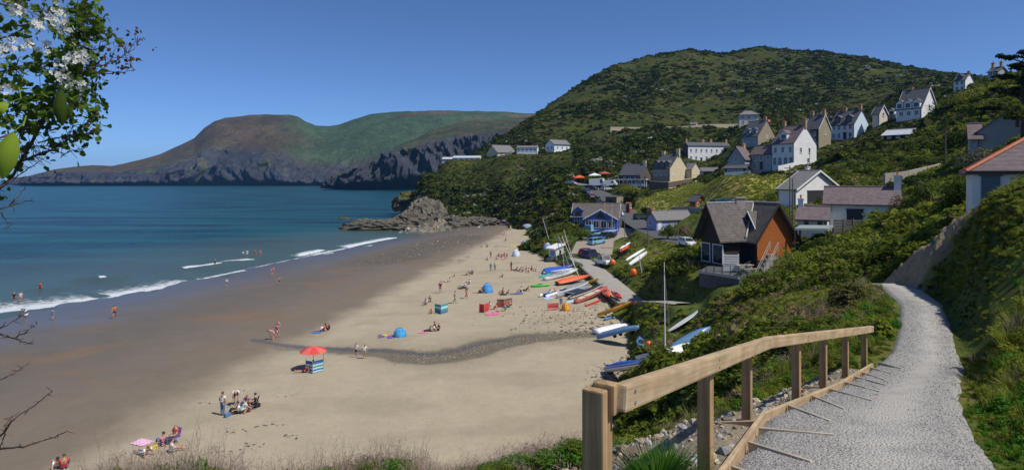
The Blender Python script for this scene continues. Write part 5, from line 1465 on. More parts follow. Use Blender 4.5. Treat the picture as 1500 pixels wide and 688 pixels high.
lone_mast('tall pale raised mast standing behind the white open dinghy', 845, 398, 6, (-2.2, 2, 7.4))
lone_mast('white pole rising from the scrub by the long white hull', 941, 400, 3, (-.5, .2, 2.6))
lone_mast('pale spar lying along the bank below the long white hull', 896, 398, 3, (4.2, 2.2, .9))

# --- white hut and green bins on the sand
def beach_hut():
    a = G(814.5, 382); M = Matrix.Identity(4)
    Nn, dl, dr, ll, lr = plan(814.5, a.y, 804, 825.5, 50)
    ll = max(ll, 1.8)
    t = thing('beach_hut', 'white lifeguard hut with a sloping roof on the sand', 'hut', (Nn.x, Nn.y, a.z), -R(50))
    # local x = right along the left facade to the near corner; y back along the right facade
    H0, H1 = 2.6, 3.15
    bm = bmesh.new(); prism(bm, [(-.0, .12), (lr, .12), (lr, H1), (0, H0)], -ll, 0, None, axis='x'); obj('wall', bm, TRIM, t)
    bm = bmesh.new(); prism(bm, [(-.75, H0-.17), (lr+.3, H1+.05), (lr+.3, H1+.2), (-.75, H0-.02)], -ll-.3, .35, None, axis='x'); obj('roof', bm, TRIM, t)
    window(t, Matrix.Translation((.0, lr*.55, 1.95)) @ Matrix(((0,1,0,0),(1,0,0,0),(0,0,1,0),(0,0,0,1))), .55, .5, DTRIM, 0, 0)
    bm = bmesh.new(); bx(bm, (.002, lr*.12, .15), (.06, lr*.42, 2.1)); d = obj('door', bm, TRIM, t); obj('handle', box_bm((.062, lr*.37, 1.0), (.11, lr*.40, 1.15)), METAL, d)
    obj('shutter', box_bm((-ll*.8, -.08, 1.1), (-ll*.2, -.002, 2.1)), BSB, t)
    for x in (-ll, -.25):
        for y in (0, lr-.2): obj('foot', box_bm((x, y, -.4), (x+.22, y+.2, .118)), DARKW, t)
beach_hut()
def tarp(label, px, py, w, h, m, cat='bundle'):
    g = G(px, py); t = thing('covered_heap', label, cat, g)
    bm = bmesh.new(); bmesh.ops.create_icosphere(bm, subdivisions=3, radius=1)
    for v in bm.verts:
        n = .18*float(perlin(np.array([v.co.x*1.7+px]), np.array([v.co.y*1.7+v.co.z*2]))[0]); v.co *= 1+n; v.co = Vector((v.co.x*w/2, v.co.y*w*.4, max(-.05, v.co.z*h)))
    obj('tarpaulin', bm, m, t, True); bm = bmesh.new(); tube(bm, [(-w*.5,0,.05),(-w*.25,0,h*.85),(0,0,h*1.05),(w*.25,0,h*.85),(w*.5,0,.05)], .02, 4); obj('rope', bm, METAL, t)
tarp('dark covered heap at the left foot of the white hut', 806, 383, 2.4, 1.0, mat('dark_tarpaulin', (.03,.04,.035), .7, .2, 3, .4))
tarp('dark covered heap at the slipway beside the blue catamaran', 846, 391, 2.2, .9, mat('dark_tarpaulin', (.03,.04,.035)))

# --- cars
def car(label, p0, p1, col, kind='hatch', Ln=4.2, W=1.75, H=1.45, group='parked cars', px=True, cat='car', name='parked_car'):
    a, b = G(*p0), G(*p1); c = (a+b)/2; d = (b-a); d.normalize()
    M, _ = frame2(c-d*Ln/2, c+d*Ln/2)
    t = thing(name, label, cat, (0,0,0), 0, group); t.matrix_world = M
    CLEAR.append((c.x, c.y, Ln*.6))
    paint = mat('car_paint_%02d%02d%02d' % tuple(int(x*99) for x in col), col, .3, .03, 1, coat=.6)
    h = Ln/2; gz = .20
    if kind == 'van': prof = [(-h,gz),(h,gz),(h,.75),(h-.25,.98),(h-.95,H*.98),(h-1.3,H),(-h+.05,H),(-h,H-.1)]
    elif kind == 'pickup': prof = [(-h,gz+.1),(h,gz+.1),(h,.85),(h-.15,.95),(h-1.1,1.0),(h-1.2,1.0),(-.55,1.0),(-h,1.02)]
    else: prof = [(-h,gz),(h,gz),(h,.62),(h-.12,.74),(h-1.05,.90),(-h+.12,.95),(-h,.80)]
    bm = bmesh.new(); prism(bm, prof, -W/2, W/2, None, axis='y'); bevel(bm, .06); obj('body', bm, paint, t)
    if kind != 'van':
        if kind == 'pickup': cab = [(h-1.35,.98),(h-1.85,H),(-.35,H),(-.5,.98)]
        elif kind == 'hatch': cab = [(h-1.0,.88),(h-1.65,H),(-h+.55,H),(-h+.10,.93)]
        else: cab = [(h-1.0,.88),(h-1.6,H),(-h+.30,H),(-h+.05,.93)]
        bm = bmesh.new(); prism(bm, cab, -W/2+.10, W/2-.10, None, axis='y')
        for v in bm.verts:
            if v.co.z > 1.2: v.co.y *= .86
        obj('windows', bm, GLASS, t)
        x0, x1 = cab[1][0]+.04, cab[2][0]-.04
        bm = bmesh.new(); bx(bm, (x1, -(W/2-.10)*.88, H-.03), (x0, (W/2-.10)*.88, H+.035)); bevel(bm, .03)
        for s in (-1, 1):
            for (q0, q1) in ((cab[0], cab[1]), (cab[3], cab[2]), (((cab[0][0]+cab[3][0])/2, .9), ((cab[1][0]+cab[2][0])/2, H))):
                tube(bm, [(q0[0], s*(W/2-.10), q0[1]), (q1[0], s*(W/2-.10)*.87, q1[1])], .045, 4)
        obj('roof', bm, paint, t)
        if kind == 'pickup': obj('load_bed', box_bm((-h+.1, -W/2+.12, 1.0), (-.62, W/2-.12, 1.035)), BDK, t)
    else:
        for s in (-1, 1): obj('side_window', box_bm((h-1.9, s*W/2-.02, 1.05), (h-1.05, s*W/2+.02, H-.35)), GLASS, t)
        bm = bmesh.new(); bx(bm, (-.02, -W/2+.15, 1.0), (.02, W/2-.15, 1.7), Matrix.Translation((h-.5, 0, 0)) @ Matrix.Rotation(R(-36), 4, 'Y') @ Matrix.Translation((.32,0,-.32))); obj('windscreen', bm, GLASS, t)
    r = .31
    for x in (h-.8, -h+.8):
        for s in (-1, 1):
            bm = bmesh.new(); bmesh.ops.create_cone(bm, cap_ends=True, segments=16, radius1=r, radius2=r, depth=.2); bmesh.ops.rotate(bm, verts=bm.verts[:], matrix=Matrix.Rotation(R(90), 3, 'X')); bmesh.ops.translate(bm, verts=bm.verts[:], vec=(x, s*(W/2-.08), r)); w = obj('wheel', bm, RUB, t)
            bm = bmesh.new(); bmesh.ops.create_cone(bm, cap_ends=True, segments=12, radius1=r*.6, radius2=r*.6, depth=.03); bmesh.ops.rotate(bm, verts=bm.verts[:], matrix=Matrix.Rotation(R(90), 3, 'X')); bmesh.ops.translate(bm, verts=bm.verts[:], vec=(x, s*(W/2+.03), r)); obj('rim', bm, METAL, w)
    for s in (-1, 1):
        obj('headlight', box_bm((h-.04, s*W*.36-.14, .60), (h+.015, s*W*.36+.14, .74)), TRIM, t); obj('tail_light', box_bm((-h-.015, s*W*.40-.08, .70), (-h+.04, s*W*.40+.08, .88)), BRD, t)
    return t
NAVY, WH, SIL, BLK, LBL, MBL, RED_, PUR, DGR = (.02,.03,.10), (.72,.72,.70), (.42,.43,.44), (.015,.015,.017), (.22,.42,.58), (.05,.14,.32), (.30,.03,.03), (.16,.03,.07), (.03,.06,.05)
car('navy estate car behind the white pickup at the head of the slipway', (853,380), (877,374), NAVY, 'estate', 4.5, 1.8, 1.6)
car('red car mostly hidden behind the navy estate car', (851,376), (866,371), RED_, 'hatch', 3.9, 1.7, 1.45)
car('white pickup truck with a dark load bed on the slipway', (872,386), (900,390), WH, 'pickup', 5.0, 1.85, 1.75, cat='pickup', name='pickup_truck')
car('light blue car at the bottom of the parked row beside the boathouse', (869,358), (880,356), LBL)
car('dark blue car above the lowest light blue car of the row', (868,353), (880,351), MBL)
car('pale blue car under the white yacht hull by the boathouse', (865,347), (877,345), LBL, 'estate', 4.4)
car('black car at the right of the parked row by the boathouse', (884,350), (898,347), BLK)
car('silver blue van nearest the boathouse in the parked row', (864,341), (876,339), LBL, 'van', 4.8, 1.9, 2.0, cat='van')
car('dark car parked on the road in front of the lavender gabled cottage', (934,321), (947,321), DGR, 'estate', 4.5)
car('white car at the roadside below the dark stone store', (903,314), (909,316), WH)
car('black car on the road above the blue boathouse', (873,297), (880,301), BLK, 'estate')
car('purple red car climbing the road behind the black one', (862,287), (869,291), PUR)
car('dark hatchback high on the road below the forecourt', (857,281), (864,284), DGR)
car('silver car parked on the pub forecourt, right of the white camper', (882,279), (894,278), SIL)
car('white camper van with a high top on the pub forecourt', (868,273), (884,272), WH, 'van', 6.0, 2.2, 2.7, cat='camper van', name='camper_van')
car('white van parked right of the camper on the pub forecourt', (887,273), (901,272), WH, 'van', 5.0, 2.0, 2.1, cat='van')
car('silver car at the left end of the pub forecourt', (832,270), (841,270), SIL)
car('dark car behind the silver one at the forecourt edge', (838,267), (847,267), BLK)
car('black car parked in front of the white camper van', (864,277), (872,278), BLK)
car('white car half hidden by the low roadside wall', (1000,358), (1013,361), WH)
car('blue car parked by the hedge above the timber chalet', (1058,300), (1075,300), MBL, 'estate', 4.6)
car('green tarpaulin covered car beside the blue car above the chalet', (1044,301), (1057,301), (.16,.30,.20))
# orange awnings on the forecourt
def awning(label, px, py, Y, w, d, h, m):
    t = thing('awning', label, 'awning', P(px, py, Y))
    bm = bmesh.new(); c = bm.verts.new((0,0,h+.9)); q = [bm.verts.new(v) for v in ((-w/2,-d/2,h),(w/2,-d/2,h),(w/2,d/2,h),(-w/2,d/2,h))]; q2 = [bm.verts.new((v.co.x, v.co.y, h-.35)) for v in q]
    for i in range(4): bm.faces.new((q[i], q[(i+1)%4], c)); bm.faces.new((q2[i], q2[(i+1)%4], q[(i+1)%4], q[i]))
    obj('canopy', bm, m, t)
    for x in (-1, 1):
        for y in (-1, 1): bm = bmesh.new(); tube(bm, [(x*w*.48, y*d*.48, -1.0), (x*w*.48, y*d*.48, h)], .05, 5); obj('pole', bm, METAL, t)
awning('orange canopy at the left side of the pub forecourt', 849, 268, 240, 4.6, 3.5, 2.2, COVO)
awning('long rust red canopy in the trees above the forecourt', 886, 261, 243, 4.5, 3, 1.9, mat('rust_canvas', (.36,.08,.03), .7, .2, 2))
awning('white canopy between the orange and rust red ones', 871, 264, 242, 4.6, 3, 2.0, TRIM)

# --- people
SKEL = dict(
 stand=dict(pel=(0,0,.95),sp=(0,0,1.14),ch=(0,.01,1.34),nk=(0,.01,1.47),hd=(0,.03,1.58),ht=(0,.02,1.66), sh=(.18,0,1.39),el=(.24,-.02,1.12),wr=(.25,.06,.88),hn=(.25,.09,.79), hp=(.09,0,.90),kn=(.10,.02,.50),an=(.10,-.02,.09),to=(.12,.15,.035)),
 walk=dict(pel=(0,0,.93),sp=(0,.02,1.12),ch=(0,.04,1.32),nk=(0,.05,1.45),hd=(0,.08,1.56),ht=(0,.07,1.64), sh=(.18,.03,1.37),el=(.23,.12,1.13),wr=(.22,.30,.98),hn=(.22,.36,.93), hp=(.09,0,.88),kn=(.10,.20,.50),an=(.10,.22,.09),to=(.11,.39,.05),
   _l=dict(el=(-.23,-.10,1.11),wr=(-.24,-.16,.87),hn=(-.24,-.15,.78),kn=(-.10,-.04,.49),an=(-.10,-.30,.16),to=(-.11,-.17,.04))),
 bend=dict(pel=(0,-.12,.88),sp=(0,.02,1.02),ch=(0,.24,1.08),nk=(0,.37,1.10),hd=(0,.48,1.07),ht=(0,.55,1.03), sh=(.18,.27,1.09),el=(.20,.34,.82),wr=(.16,.40,.58),hn=(.15,.43,.50), hp=(.09,-.12,.83),kn=(.11,.03,.47),an=(.11,-.05,.09),to=(.13,.12,.035)),
 sit=dict(pel=(0,0,.13),sp=(0,-.05,.32),ch=(0,-.03,.52),nk=(0,0,.65),hd=(0,.04,.76),ht=(0,.03,.84), sh=(.18,-.02,.57),el=(.24,.10,.34),wr=(.20,.30,.36),hn=(.17,.37,.38), hp=(.09,.04,.12),kn=(.14,.40,.46),an=(.13,.58,.09),to=(.14,.74,.04)),
 recline=dict(pel=(0,0,.12),sp=(0,-.13,.26),ch=(0,-.26,.42),nk=(0,-.33,.54),hd=(0,-.35,.65),ht=(0,-.38,.73), sh=(.18,-.28,.47),el=(.25,-.42,.24),wr=(.27,-.50,.05),hn=(.28,-.57,.035), hp=(.09,.04,.11),kn=(.12,.44,.15),an=(.13,.84,.08),to=(.16,.88,.20)),
 lie=dict(pel=(0,0,.11),sp=(0,-.20,.12),ch=(0,-.40,.13),nk=(0,-.54,.14),hd=(0,-.65,.15),ht=(0,-.73,.15), sh=(.18,-.45,.12),el=(.30,-.24,.07),wr=(.28,-.02,.06),hn=(.27,.06,.05), hp=(.09,.04,.10),kn=(.11,.45,.11),an=(.12,.84,.07),to=(.15,.90,.14)),
 crouch=dict(pel=(0,-.10,.34),sp=(0,-.02,.52),ch=(0,.12,.68),nk=(0,.20,.79),hd=(0,.27,.88),ht=(0,.27,.96), sh=(.18,.14,.71),el=(.22,.30,.50),wr=(.15,.45,.36),hn=(.13,.50,.29), hp=(.10,-.08,.33),kn=(.16,.28,.44),an=(.14,.02,.09),to=(.15,.18,.035)),
 chair=dict(pel=(0,0,.42),sp=(0,-.08,.60),ch=(0,-.12,.80),nk=(0,-.11,.93),hd=(0,-.08,1.04),ht=(0,-.09,1.12), sh=(.18,-.11,.85),el=(.25,.0,.62),wr=(.22,.22,.60),hn=(.20,.30,.60), hp=(.09,.05,.40),kn=(.11,.45,.44),an=(.11,.52,.09),to=(.12,.68,.04)))
RAD = dict(pel=(.135,.105),sp=(.125,.09),ch=(.14,.10),nk=.052,hd=(.085,.10),ht=(.06,.075),sh=.062,el=.044,wr=.032,hn=.036,hp=.088,kn=.058,an=.040,to=.034)
def _skin(verts, edges, rads, lvl=1):
    me = bpy.data.meshes.new('tmp'); me.from_pydata(verts, edges, [])
    o = bpy.data.objects.new('tmp', me); C.objects.link(o)
    md = o.modifiers.new('s', 'SKIN'); md.use_smooth_shade = True
    sd = o.modifiers.new('u', 'SUBSURF'); sd.levels = lvl; sd.render_levels = lvl
    for i, v in enumerate(me.skin_vertices[0].data):
        r = rads[i]; v.radius = r if isinstance(r, tuple) else (r, r); v.use_root = (i == 0)
    dg = bpy.context.evaluated_depsgraph_get(); dg.update()
    m2 = bpy.data.meshes.new_from_object(o.evaluated_get(dg)); bpy.data.objects.remove(o); bpy.data.meshes.remove(me)
    m2.polygons.foreach_set('use_smooth', [True]*len(m2.polygons))
    return m2
def _proto(pose):
    S = SKEL[pose]; lft = S.get('_l', {})
    def j(k, s):
        if s < 0 and k in lft: return Vector(lft[k])
        v = Vector(S[k]); return Vector((s*abs(v.x), v.y, v.z)) if k in ('sh','el','wr','hn','hp','kn','an','to') else v
    V, E, Rr = [], [], []
    def add(p, r, par):
        V.append(tuple(p)); Rr.append(r); i = len(V)-1
        if par is not None: E.append((par, i))
        return i
    pel = add(j('pel',1), RAD['pel'], None); sp = add(j('sp',1), RAD['sp'], pel); ch = add(j('ch',1), RAD['ch'], sp); nk = add(j('nk',1), RAD['nk'], ch); hd = add(j('hd',1), RAD['hd'], nk); add(j('ht',1), RAD['ht'], hd)
    for s in (-1, 1):
        a = add(j('sh',s), RAD['sh'], ch); a = add(j('el',s), RAD['el'], a); w = add(j('wr',s), RAD['wr'], a); hb = j('hn',s); wv = j('wr',s); dv = (hb-wv).normalized()
        h0 = add(wv.lerp(hb, .7), .034, w)
        for k in range(4):     # fingers
            add(hb + dv*(.055-.008*abs(k-1.5)) + Vector((0,(k-1.5)*.020,0)), .009, h0)
        add(wv.lerp(hb, .8) + Vector((-s*.045,.02,0)), .010, h0)
        b = add(j('hp',s), RAD['hp'], pel); b = add(j('kn',s), RAD['kn'], b); b = add(j('an',s), RAD['an'], b); add(j('to',s), RAD['to'], b)
    body = _skin(V, E, Rr)
    # top: trunk and upper arms; bottoms: hips to mid thigh or ankle
    def part(pts, k): 
        V, E, Rr = [], [], []
        idx = {}
        for (nm, s, f, par, r) in pts:
            q = j(nm, s)
            if f is not None: q = j(f[0], s).lerp(q, f[1])
            V.append(tuple(q)); rr = r if isinstance(r, tuple) else (r, r); Rr.append((rr[0]*k, rr[1]*k)); idx[(nm, s)] = len(V)-1
            if par is not None: E.append((idx[par], len(V)-1))
        return _skin(V, E, Rr)
    top = part([('sp',1,None,None,RAD['sp']),('pel',1,('sp',.55),('sp',1),(.135,.105)),('ch',1,None,('sp',1),RAD['ch']),('nk',1,('ch',.5),('ch',1),.07)] + [q for s in (-1,1) for q in (('sh',s,None,('ch',1),.068),('el',s,('sh',.55),('sh',s),.056))], 1.13)
    low = [('pel',1,None,None,RAD['pel']),('sp',1,('pel',.35),('pel',1),(.125,.09))]
    shorts = part(low + [q for s in (-1,1) for q in (('hp',s,None,('pel',1),.092),('kn',s,('hp',.62),('hp',s),.076))], 1.12)
    trousers = part(low + [q for s in (-1,1) for q in (('hp',s,None,('pel',1),.092),('kn',s,None,('hp',s),.064),('an',s,('kn',.92),('kn',s),.05))], 1.12)
    # hair: a cap over the upper back of the head
    hdv, htv = j('hd',1), j('ht',1); up = (htv-hdv).normalized(); bm = bmesh.new(); bmesh.ops.create_uvsphere(bm, u_segments=12, v_segments=8, radius=1)
    fwd = Vector((0,1,0)) if abs(up.y) < .8 else Vector((0,0,1))
    dele = [v for v in bm.verts if v.co.z < -.25 or (v.co.y > .35 and v.co.z < .35)]
    bmesh.ops.delete(bm, geom=dele, context='VERTS')
    zax = up; xax = Vector((1,0,0)); yax = zax.cross(xax)
    if yax.dot(fwd) < 0: yax = -yax
    Mx = Matrix.Identity(4)
    c = hdv+up*.035
    for i in range(3): Mx[i][0] = xax[i]*.092; Mx[i][1] = yax[i]*.108; Mx[i][2] = zax[i]*.105; Mx[i][3] = c[i]
    bmesh.ops.transform(bm, matrix=Mx, verts=bm.verts[:]); hair = bpy.data.meshes.new('hair'); bm.to_mesh(hair); bm.free()
    # face: nose and eyes
    return dict(body=body, top=top, shorts=shorts, trousers=trousers, hair=hair)
PROT = {k: _proto(k) for k in SKEL}
for d_ in PROT.values():
    for k, me in d_.items(): me.materials.append(bpy.data.materials.get('clay') or bpy.data.materials.new('clay'))
def cloth(c): return mat('cloth_%02d%02d%02d' % tuple(int(x*99) for x in c), c, .85, .1, 6)
SKINS = [mat('fair_skin', (.52,.31,.22), .6, .05, 4), mat('tanned_skin', (.40,.22,.14), .6, .05, 4)]
HAIRS = [mat('dark_hair', (.03,.02,.015), .7, .2, 8), mat('brown_hair', (.10,.055,.03), .7, .2, 8), mat('fair_hair', (.38,.26,.12), .7, .2, 8)]
WHT=(.75,.75,.75); BLA=(.02,.02,.025); REDC=(.50,.05,.05); PNK=(.65,.22,.30); BLU=(.07,.16,.45); NVY=(.03,.04,.13); LBU=(.42,.68,.74); PRP=(.17,.10,.28); TEAL=(.06,.30,.32); YEL=(.65,.48,.08); ORG=(.62,.22,.08); DEN=(.10,.19,.38); GRY=(.28,.28,.30); GRN=(.10,.30,.10)
_pk = 0
def person(px, py, pose, top, low, label, face=None, sc=1.0, long=False, group='people on the beach', hair=None, sink=0.0, at=None):
    global _pk
    _pk += 1
    g = Vector(at) if at is not None else G(px, py)
    if at is None and beach_z(g.x, g.y) < -.05: g = sea_pt(px, py); g.z = -.45-sink
    pr = PROT[pose]
    rz = R(face) if face is not None else random.uniform(0, 6.28)
    def mk(nm, me, m, par):
        o = bpy.data.objects.new(nm, me); C.objects.link(o); o.material_slots[0].link = 'OBJECT'; o.material_slots[0].material = m
        if par: o.parent = par
        return o
    b = mk('person', pr['body'], SKINS[_pk % 2], None)
    b.location = g; b.rotation_euler = (0,0,rz); b.scale = (sc*1.14,sc*1.14,sc*1.06)
    tag(b, label, 'person', group)
    mk('hair', pr['hair'], HAIRS[hair if hair is not None else (_pk*7) % 3], b)
    if top: mk('shirt', pr['top'], cloth(top), b)
    if low: mk('trousers' if long else 'shorts', pr['trousers' if long else 'shorts'], cloth(low), b)
    return b
# faces: 180 looks towards the camera, 0 away from it, 90 towards the sea
PEOPLE = [
 (326,608,'stand',WHT,DEN,'man in a white shirt and jeans standing with his back turned',-20,1.0,True),
 (346,592,'bend',WHT,BLA,'person in white top and black shorts bending over the white seated group',200,1.0,False),
 (349,605,'sit',WHT,BLA,'seated person in white with dark hair at the left of the front group',120,1.0,True),
 (356,605,'crouch',LBU,LBU,'crouching person in pale aqua in the middle of the front group',-60,1.0,False),
 (362,594,'sit',PRP,NVY,'person in purple seated behind the pale aqua one',170,1.0,True),
 (372,598,'chair',BLA,BLA,'person in black sitting in the folding chair',100,1.0,True),
 (366,602,'sit',PRP,PNK,'seated child in purple in front of the folding chair',150,.75,False),
 (255,648,'chair',REDC,NVY,'dark haired person in red sitting in the purple beach chair',150,1.0,True),
 (240,652,'sit',PNK,BLU,'seated person in pink beside the purple beach chair',60,1.0,True),
 (252,662,'sit',WHT,WHT,'seated person in white in front of the purple beach chair',-60,1.0,False),
 (212,666,'recline',WHT,GRY,'person in white reclining beside the yellow bag at the scrub edge',60,1.0,True),
 (84,684,'recline',WHT,BLU,'person in white reclining among the thorn twigs',40,1.0,True),
 (94,686,'sit',REDC,BLU,'person in red seated at the left foot of the slope',30,1.0,True),
 (447,545,'recline',REDC,BLA,'person in red lying at the left end of the striped windbreak',90,1.0,False),
 (459,541,'sit',NVY,NVY,'person in navy seated under the red parasol',160,1.0,True),
 (522,523,'stand',WHT,BLA,'child in white wading in the stream, left of the two',160,.8,False),
 (534,525,'stand',WHT,GRY,'child in white wading in the stream, right of the two',190,.8,False),
 (400,497,'bend',PNK,PNK,'bending person in pink at the edge of the wet sand',100,.9,False),
 (406,494,'walk',PNK,WHT,'pale pink figure walking behind the bending one',120,.9,False),
 (408,485,'stand',PNK,PNK,'small figure in pink farthest of the three on wet sand',180,.7,False),
 (472,485,'recline',REDC,BLA,'person in red leaning back on the blue towel',100,1.0,False),
 (477,484,'sit',BLA,WHT,'person in black seated in the middle of the blue towel trio',110,1.0,True),
 (482,483,'sit',BLA,BLA,'person in black seated at the right of the blue towel trio',100,1.0,False),
 (632,485,'recline',WHT,BLA,'person in white leaning back beside the long pink towel',100,1.0,True),
 (637,482,'sit',REDC,WHT,'person in red seated beside the one in white and black',110,1.0,False),
 (643,484,'sit',BLA,BLA,'person in dark clothes seated right of the one in red',110,1.0,True),
 (624,446,'sit',WHT,BLU,'person in white seated left of the teal windbreak',140,1.0,False),
 (630,442,'sit',PRP,NVY,'person in purple seated just behind the one in white',160,1.0,False),
 (632,459,'sit',YEL,ORG,'child in yellow crouched in front of the teal windbreak',150,.8,False),
 (645,429,'stand',BLA,REDC,'person in black with red shorts standing alone above the teal windbreak',170,1.0,False),
 (666,444,'walk',GRY,GRY,'slim pale walker crossing the open sand, left of two walkers',250,1.0,True),
 (683,437,'walk',BLA,REDC,'dark clad walker crossing the open sand, right of two walkers',240,1.0,True),
 (655,413,'recline',WHT,WHT,'person in white lying alone on the upper sand',80,1.0,False),
 (679,420,'recline',WHT,GRY,'person in white leaning back on the dark mat',80,1.0,True),
 (688,416,'sit',WHT,BLU,'person in white seated right of the dark mat',100,1.0,False),
 (683,403,'recline',PNK,GRN,'person in pink lying beside the navy bundle on upper sand',80,1.0,False),
 (692,402,'sit',NVY,NVY,'person in navy seated on the upper sand right of the pink one',120,1.0,True),
 (666,405,'sit',ORG,ORG,'small child in orange alone on the upper sand',100,.7,False),
 (707,429,'sit',BLA,BLA,'person in black seated at the mouth of the blue beach tent',100,1.0,True),
 (702,429,'recline',GRY,GRY,'person in grey lying in front of the blue beach tent',90,1.0,False),
 (718,451,'sit',WHT,PNK,'person in white seated behind the red windbreak',100,1.0,False),
 (723,453,'recline',REDC,PNK,'person in red lying beside the pink mat',90,1.0,False),
 (741,455,'crouch',TEAL,TEAL,'crouching child in teal beside the brown striped windbreak',80,.85,False),
 (747,450,'sit',GRN,GRY,'person in green seated right of the brown striped windbreak',80,1.0,False),
 (737,430,'sit',ORG,BLA,'person in orange seated left of the long blue mat',110,1.0,False),
 (741,432,'recline',BLA,BLA,'person in black lying in front of the one in orange',100,1.0,True),
 (758,431,'lie',BLU,BLU,'person in blue lying flat on the long blue mat',80,1.0,False),
 (764,428,'sit',WHT,BLA,'person in white and black seated at the end of the blue mat',80,1.0,False),
 (770,426,'recline',BLA,BLA,'dark figure leaning back right of the long blue mat',80,1.0,True),
 (715,381,'sit',WHT,REDC,'person in white at the left end of the far pink cluster',100,1.0,False),
 (719,378,'stand',PNK,PNK,'figure in pink standing at the left of the far cluster',150,.9,False),
 (728,380,'sit',WHT,PRP,'figure in white in the middle of the far cluster',150,1.0,False),
 (731,376,'sit',PRP,PRP,'figure in purple seated in the middle of the far cluster',130,1.0,False),
 (735,377,'sit',REDC,PRP,'figure in dark red in the middle of the far cluster',130,1.0,False),
 (739,375,'sit',PNK,REDC,'figure in pink seated right of the dark red one in the cluster',130,1.0,False),
 (743,376,'sit',PRP,PNK,'figure in purple with pink shorts at the right end of the far cluster',130,1.0,False),
 (739,380,'recline',PNK,PNK,'figure in pink lying in front of the far cluster',130,1.0,False),
 (719,397,'stand',TEAL,GRY,'pale teal figure standing, left of two below the far cluster',160,.9,True),
 (725,396,'stand',LBU,TEAL,'pale teal figure standing, right of two below the far cluster',160,.9,True),
 (736,406,'sit',REDC,BLA,'small dark figure seated alone below the black clad row',100,.8,False),
 (749,396,'stand',BLA,REDC,'dark figure standing at the left end of the row by the catamaran',120,1.0,True),
 (755,396,'recline',NVY,NVY,'navy figure lying in the row beside the blue catamaran',90,1.0,True),
 (760,397,'recline',BLA,BLA,'black clad figure lying in the row beside the blue catamaran',90,1.0,True),
 (766,398,'sit',PNK,PRP,'figure in pink seated in the row beside the blue catamaran',90,1.0,False),
 (771,396,'sit',GRY,WHT,'figure in grey seated in the row beside the blue catamaran',90,1.0,False),
 (775,399,'sit',WHT,REDC,'figure in white with red shorts seated in the row by the catamaran',90,1.0,False),
 (779,396,'sit',BLA,REDC,'figure in black with red shorts seated in the row by the catamaran',90,1.0,False),
 (786,397,'sit',WHT,WHT,'figure all in white seated nearest the blue catamaran',90,1.0,False),
 (792,363,'sit',REDC,REDC,'figure in red seated left of two by the white hut',100,1.0,False),
 (797,362,'stand',REDC,PNK,'figure in red and pink standing just left of the white hut',120,.9,False),
 (788,366,'recline',BLU,BLU,'figure in blue lying left of the pair in red by the hut',90,1.0,False),
 (741,353,'sit',BLA,REDC,'lone dark figure seated on the far upper sand',120,1.0,False),
 (714,362,'sit',PRP,PRP,'lone small figure in purple left on the far sand',120,.8,False),
 (706,362,'sit',PNK,PNK,'lone small figure in pink leftmost on the far sand',120,.8,False),
 (739,342,'walk',ORG,WHT,'pale figure walking near the top of the far sand',200,1.0,False),
 (748,337,'walk',YEL,WHT,'pale yellow figure walking highest on the far sand',200,1.0,False),
 (786,342,'stand',WHT,WHT,'figure in white standing under the far bank',120,1.0,True),
 (822,450,'stand',BLU,BLU,'child in blue standing left of the orange pop up shelter',170,.8,False),
 (806,433,'sit',WHT,BLA,'figure in white seated beside the small blue and white catamaran',80,1.0,False),
 (813,431,'sit',REDC,BLA,'figure in red seated in front of the grey catamaran hulls',80,1.0,True),
 (168,466,'walk',ORG,BLA,'bare legged walker in orange on the wet sand',200,1.0,False),
 (77,468,'stand',BLU,BLU,'child in blue standing at the edge of the wash',10,.8,False),
 (37,463,'bend',BLU,WHT,'person in blue bending over a white bodyboard in the wash',90,.9,False),
 (400,404,'walk',PNK,REDC,'person in pink walking near the waterline',180,1.0,False),
 (409,417,'walk',PNK,BLA,'child walking behind the one in pink near the waterline',180,.8,False),
 (332,420,'stand',WHT,BLA,'person in white standing in the shallow wash',180,.8,False),
 (636,340,'stand',ORG,ORG,'figure in orange on the sand beside the rocks, left of two',150,1.0,True),
 (640,340,'stand',YEL,YEL,'figure in yellow on the sand beside the rocks, right of two',150,1.0,True),
]
for q in PEOPLE: person(*q[:6], face=q[6], sc=q[7], long=q[8])
for (px, py, pose, top, low, lb) in [(21,441,'stand',BLA,BLA,'bather in a dark wetsuit standing in the waves, left of a pair'), (30,441,'stand',WHT,ORG,'pale bather standing beside the dark wetsuit in the waves'), (59,424,'stand',REDC,BLA,'bather with red top alone in the waves near the first swell'),
    (315,389,'stand',BLA,BLA,'dark bather among the white breakers'), (356,374,'stand',WHT,BLU,'pale paddler beyond the breakers, leftmost of four'), (362,373,'stand',WHT,WHT,'all white paddler beyond the breakers'), (374,374,'stand',REDC,REDC,'paddler in red beyond the breakers'), (381,373,'stand',ORG,REDC,'paddler in orange beyond the breakers')]:
    g = sea_pt(px, py); g.z = max(-.7, min(-.25, float(beach_z(g.x, g.y))))
    person(px, py, pose, top, low, lb, face=180, sc=1.0, group='bathers in the sea', at=g)

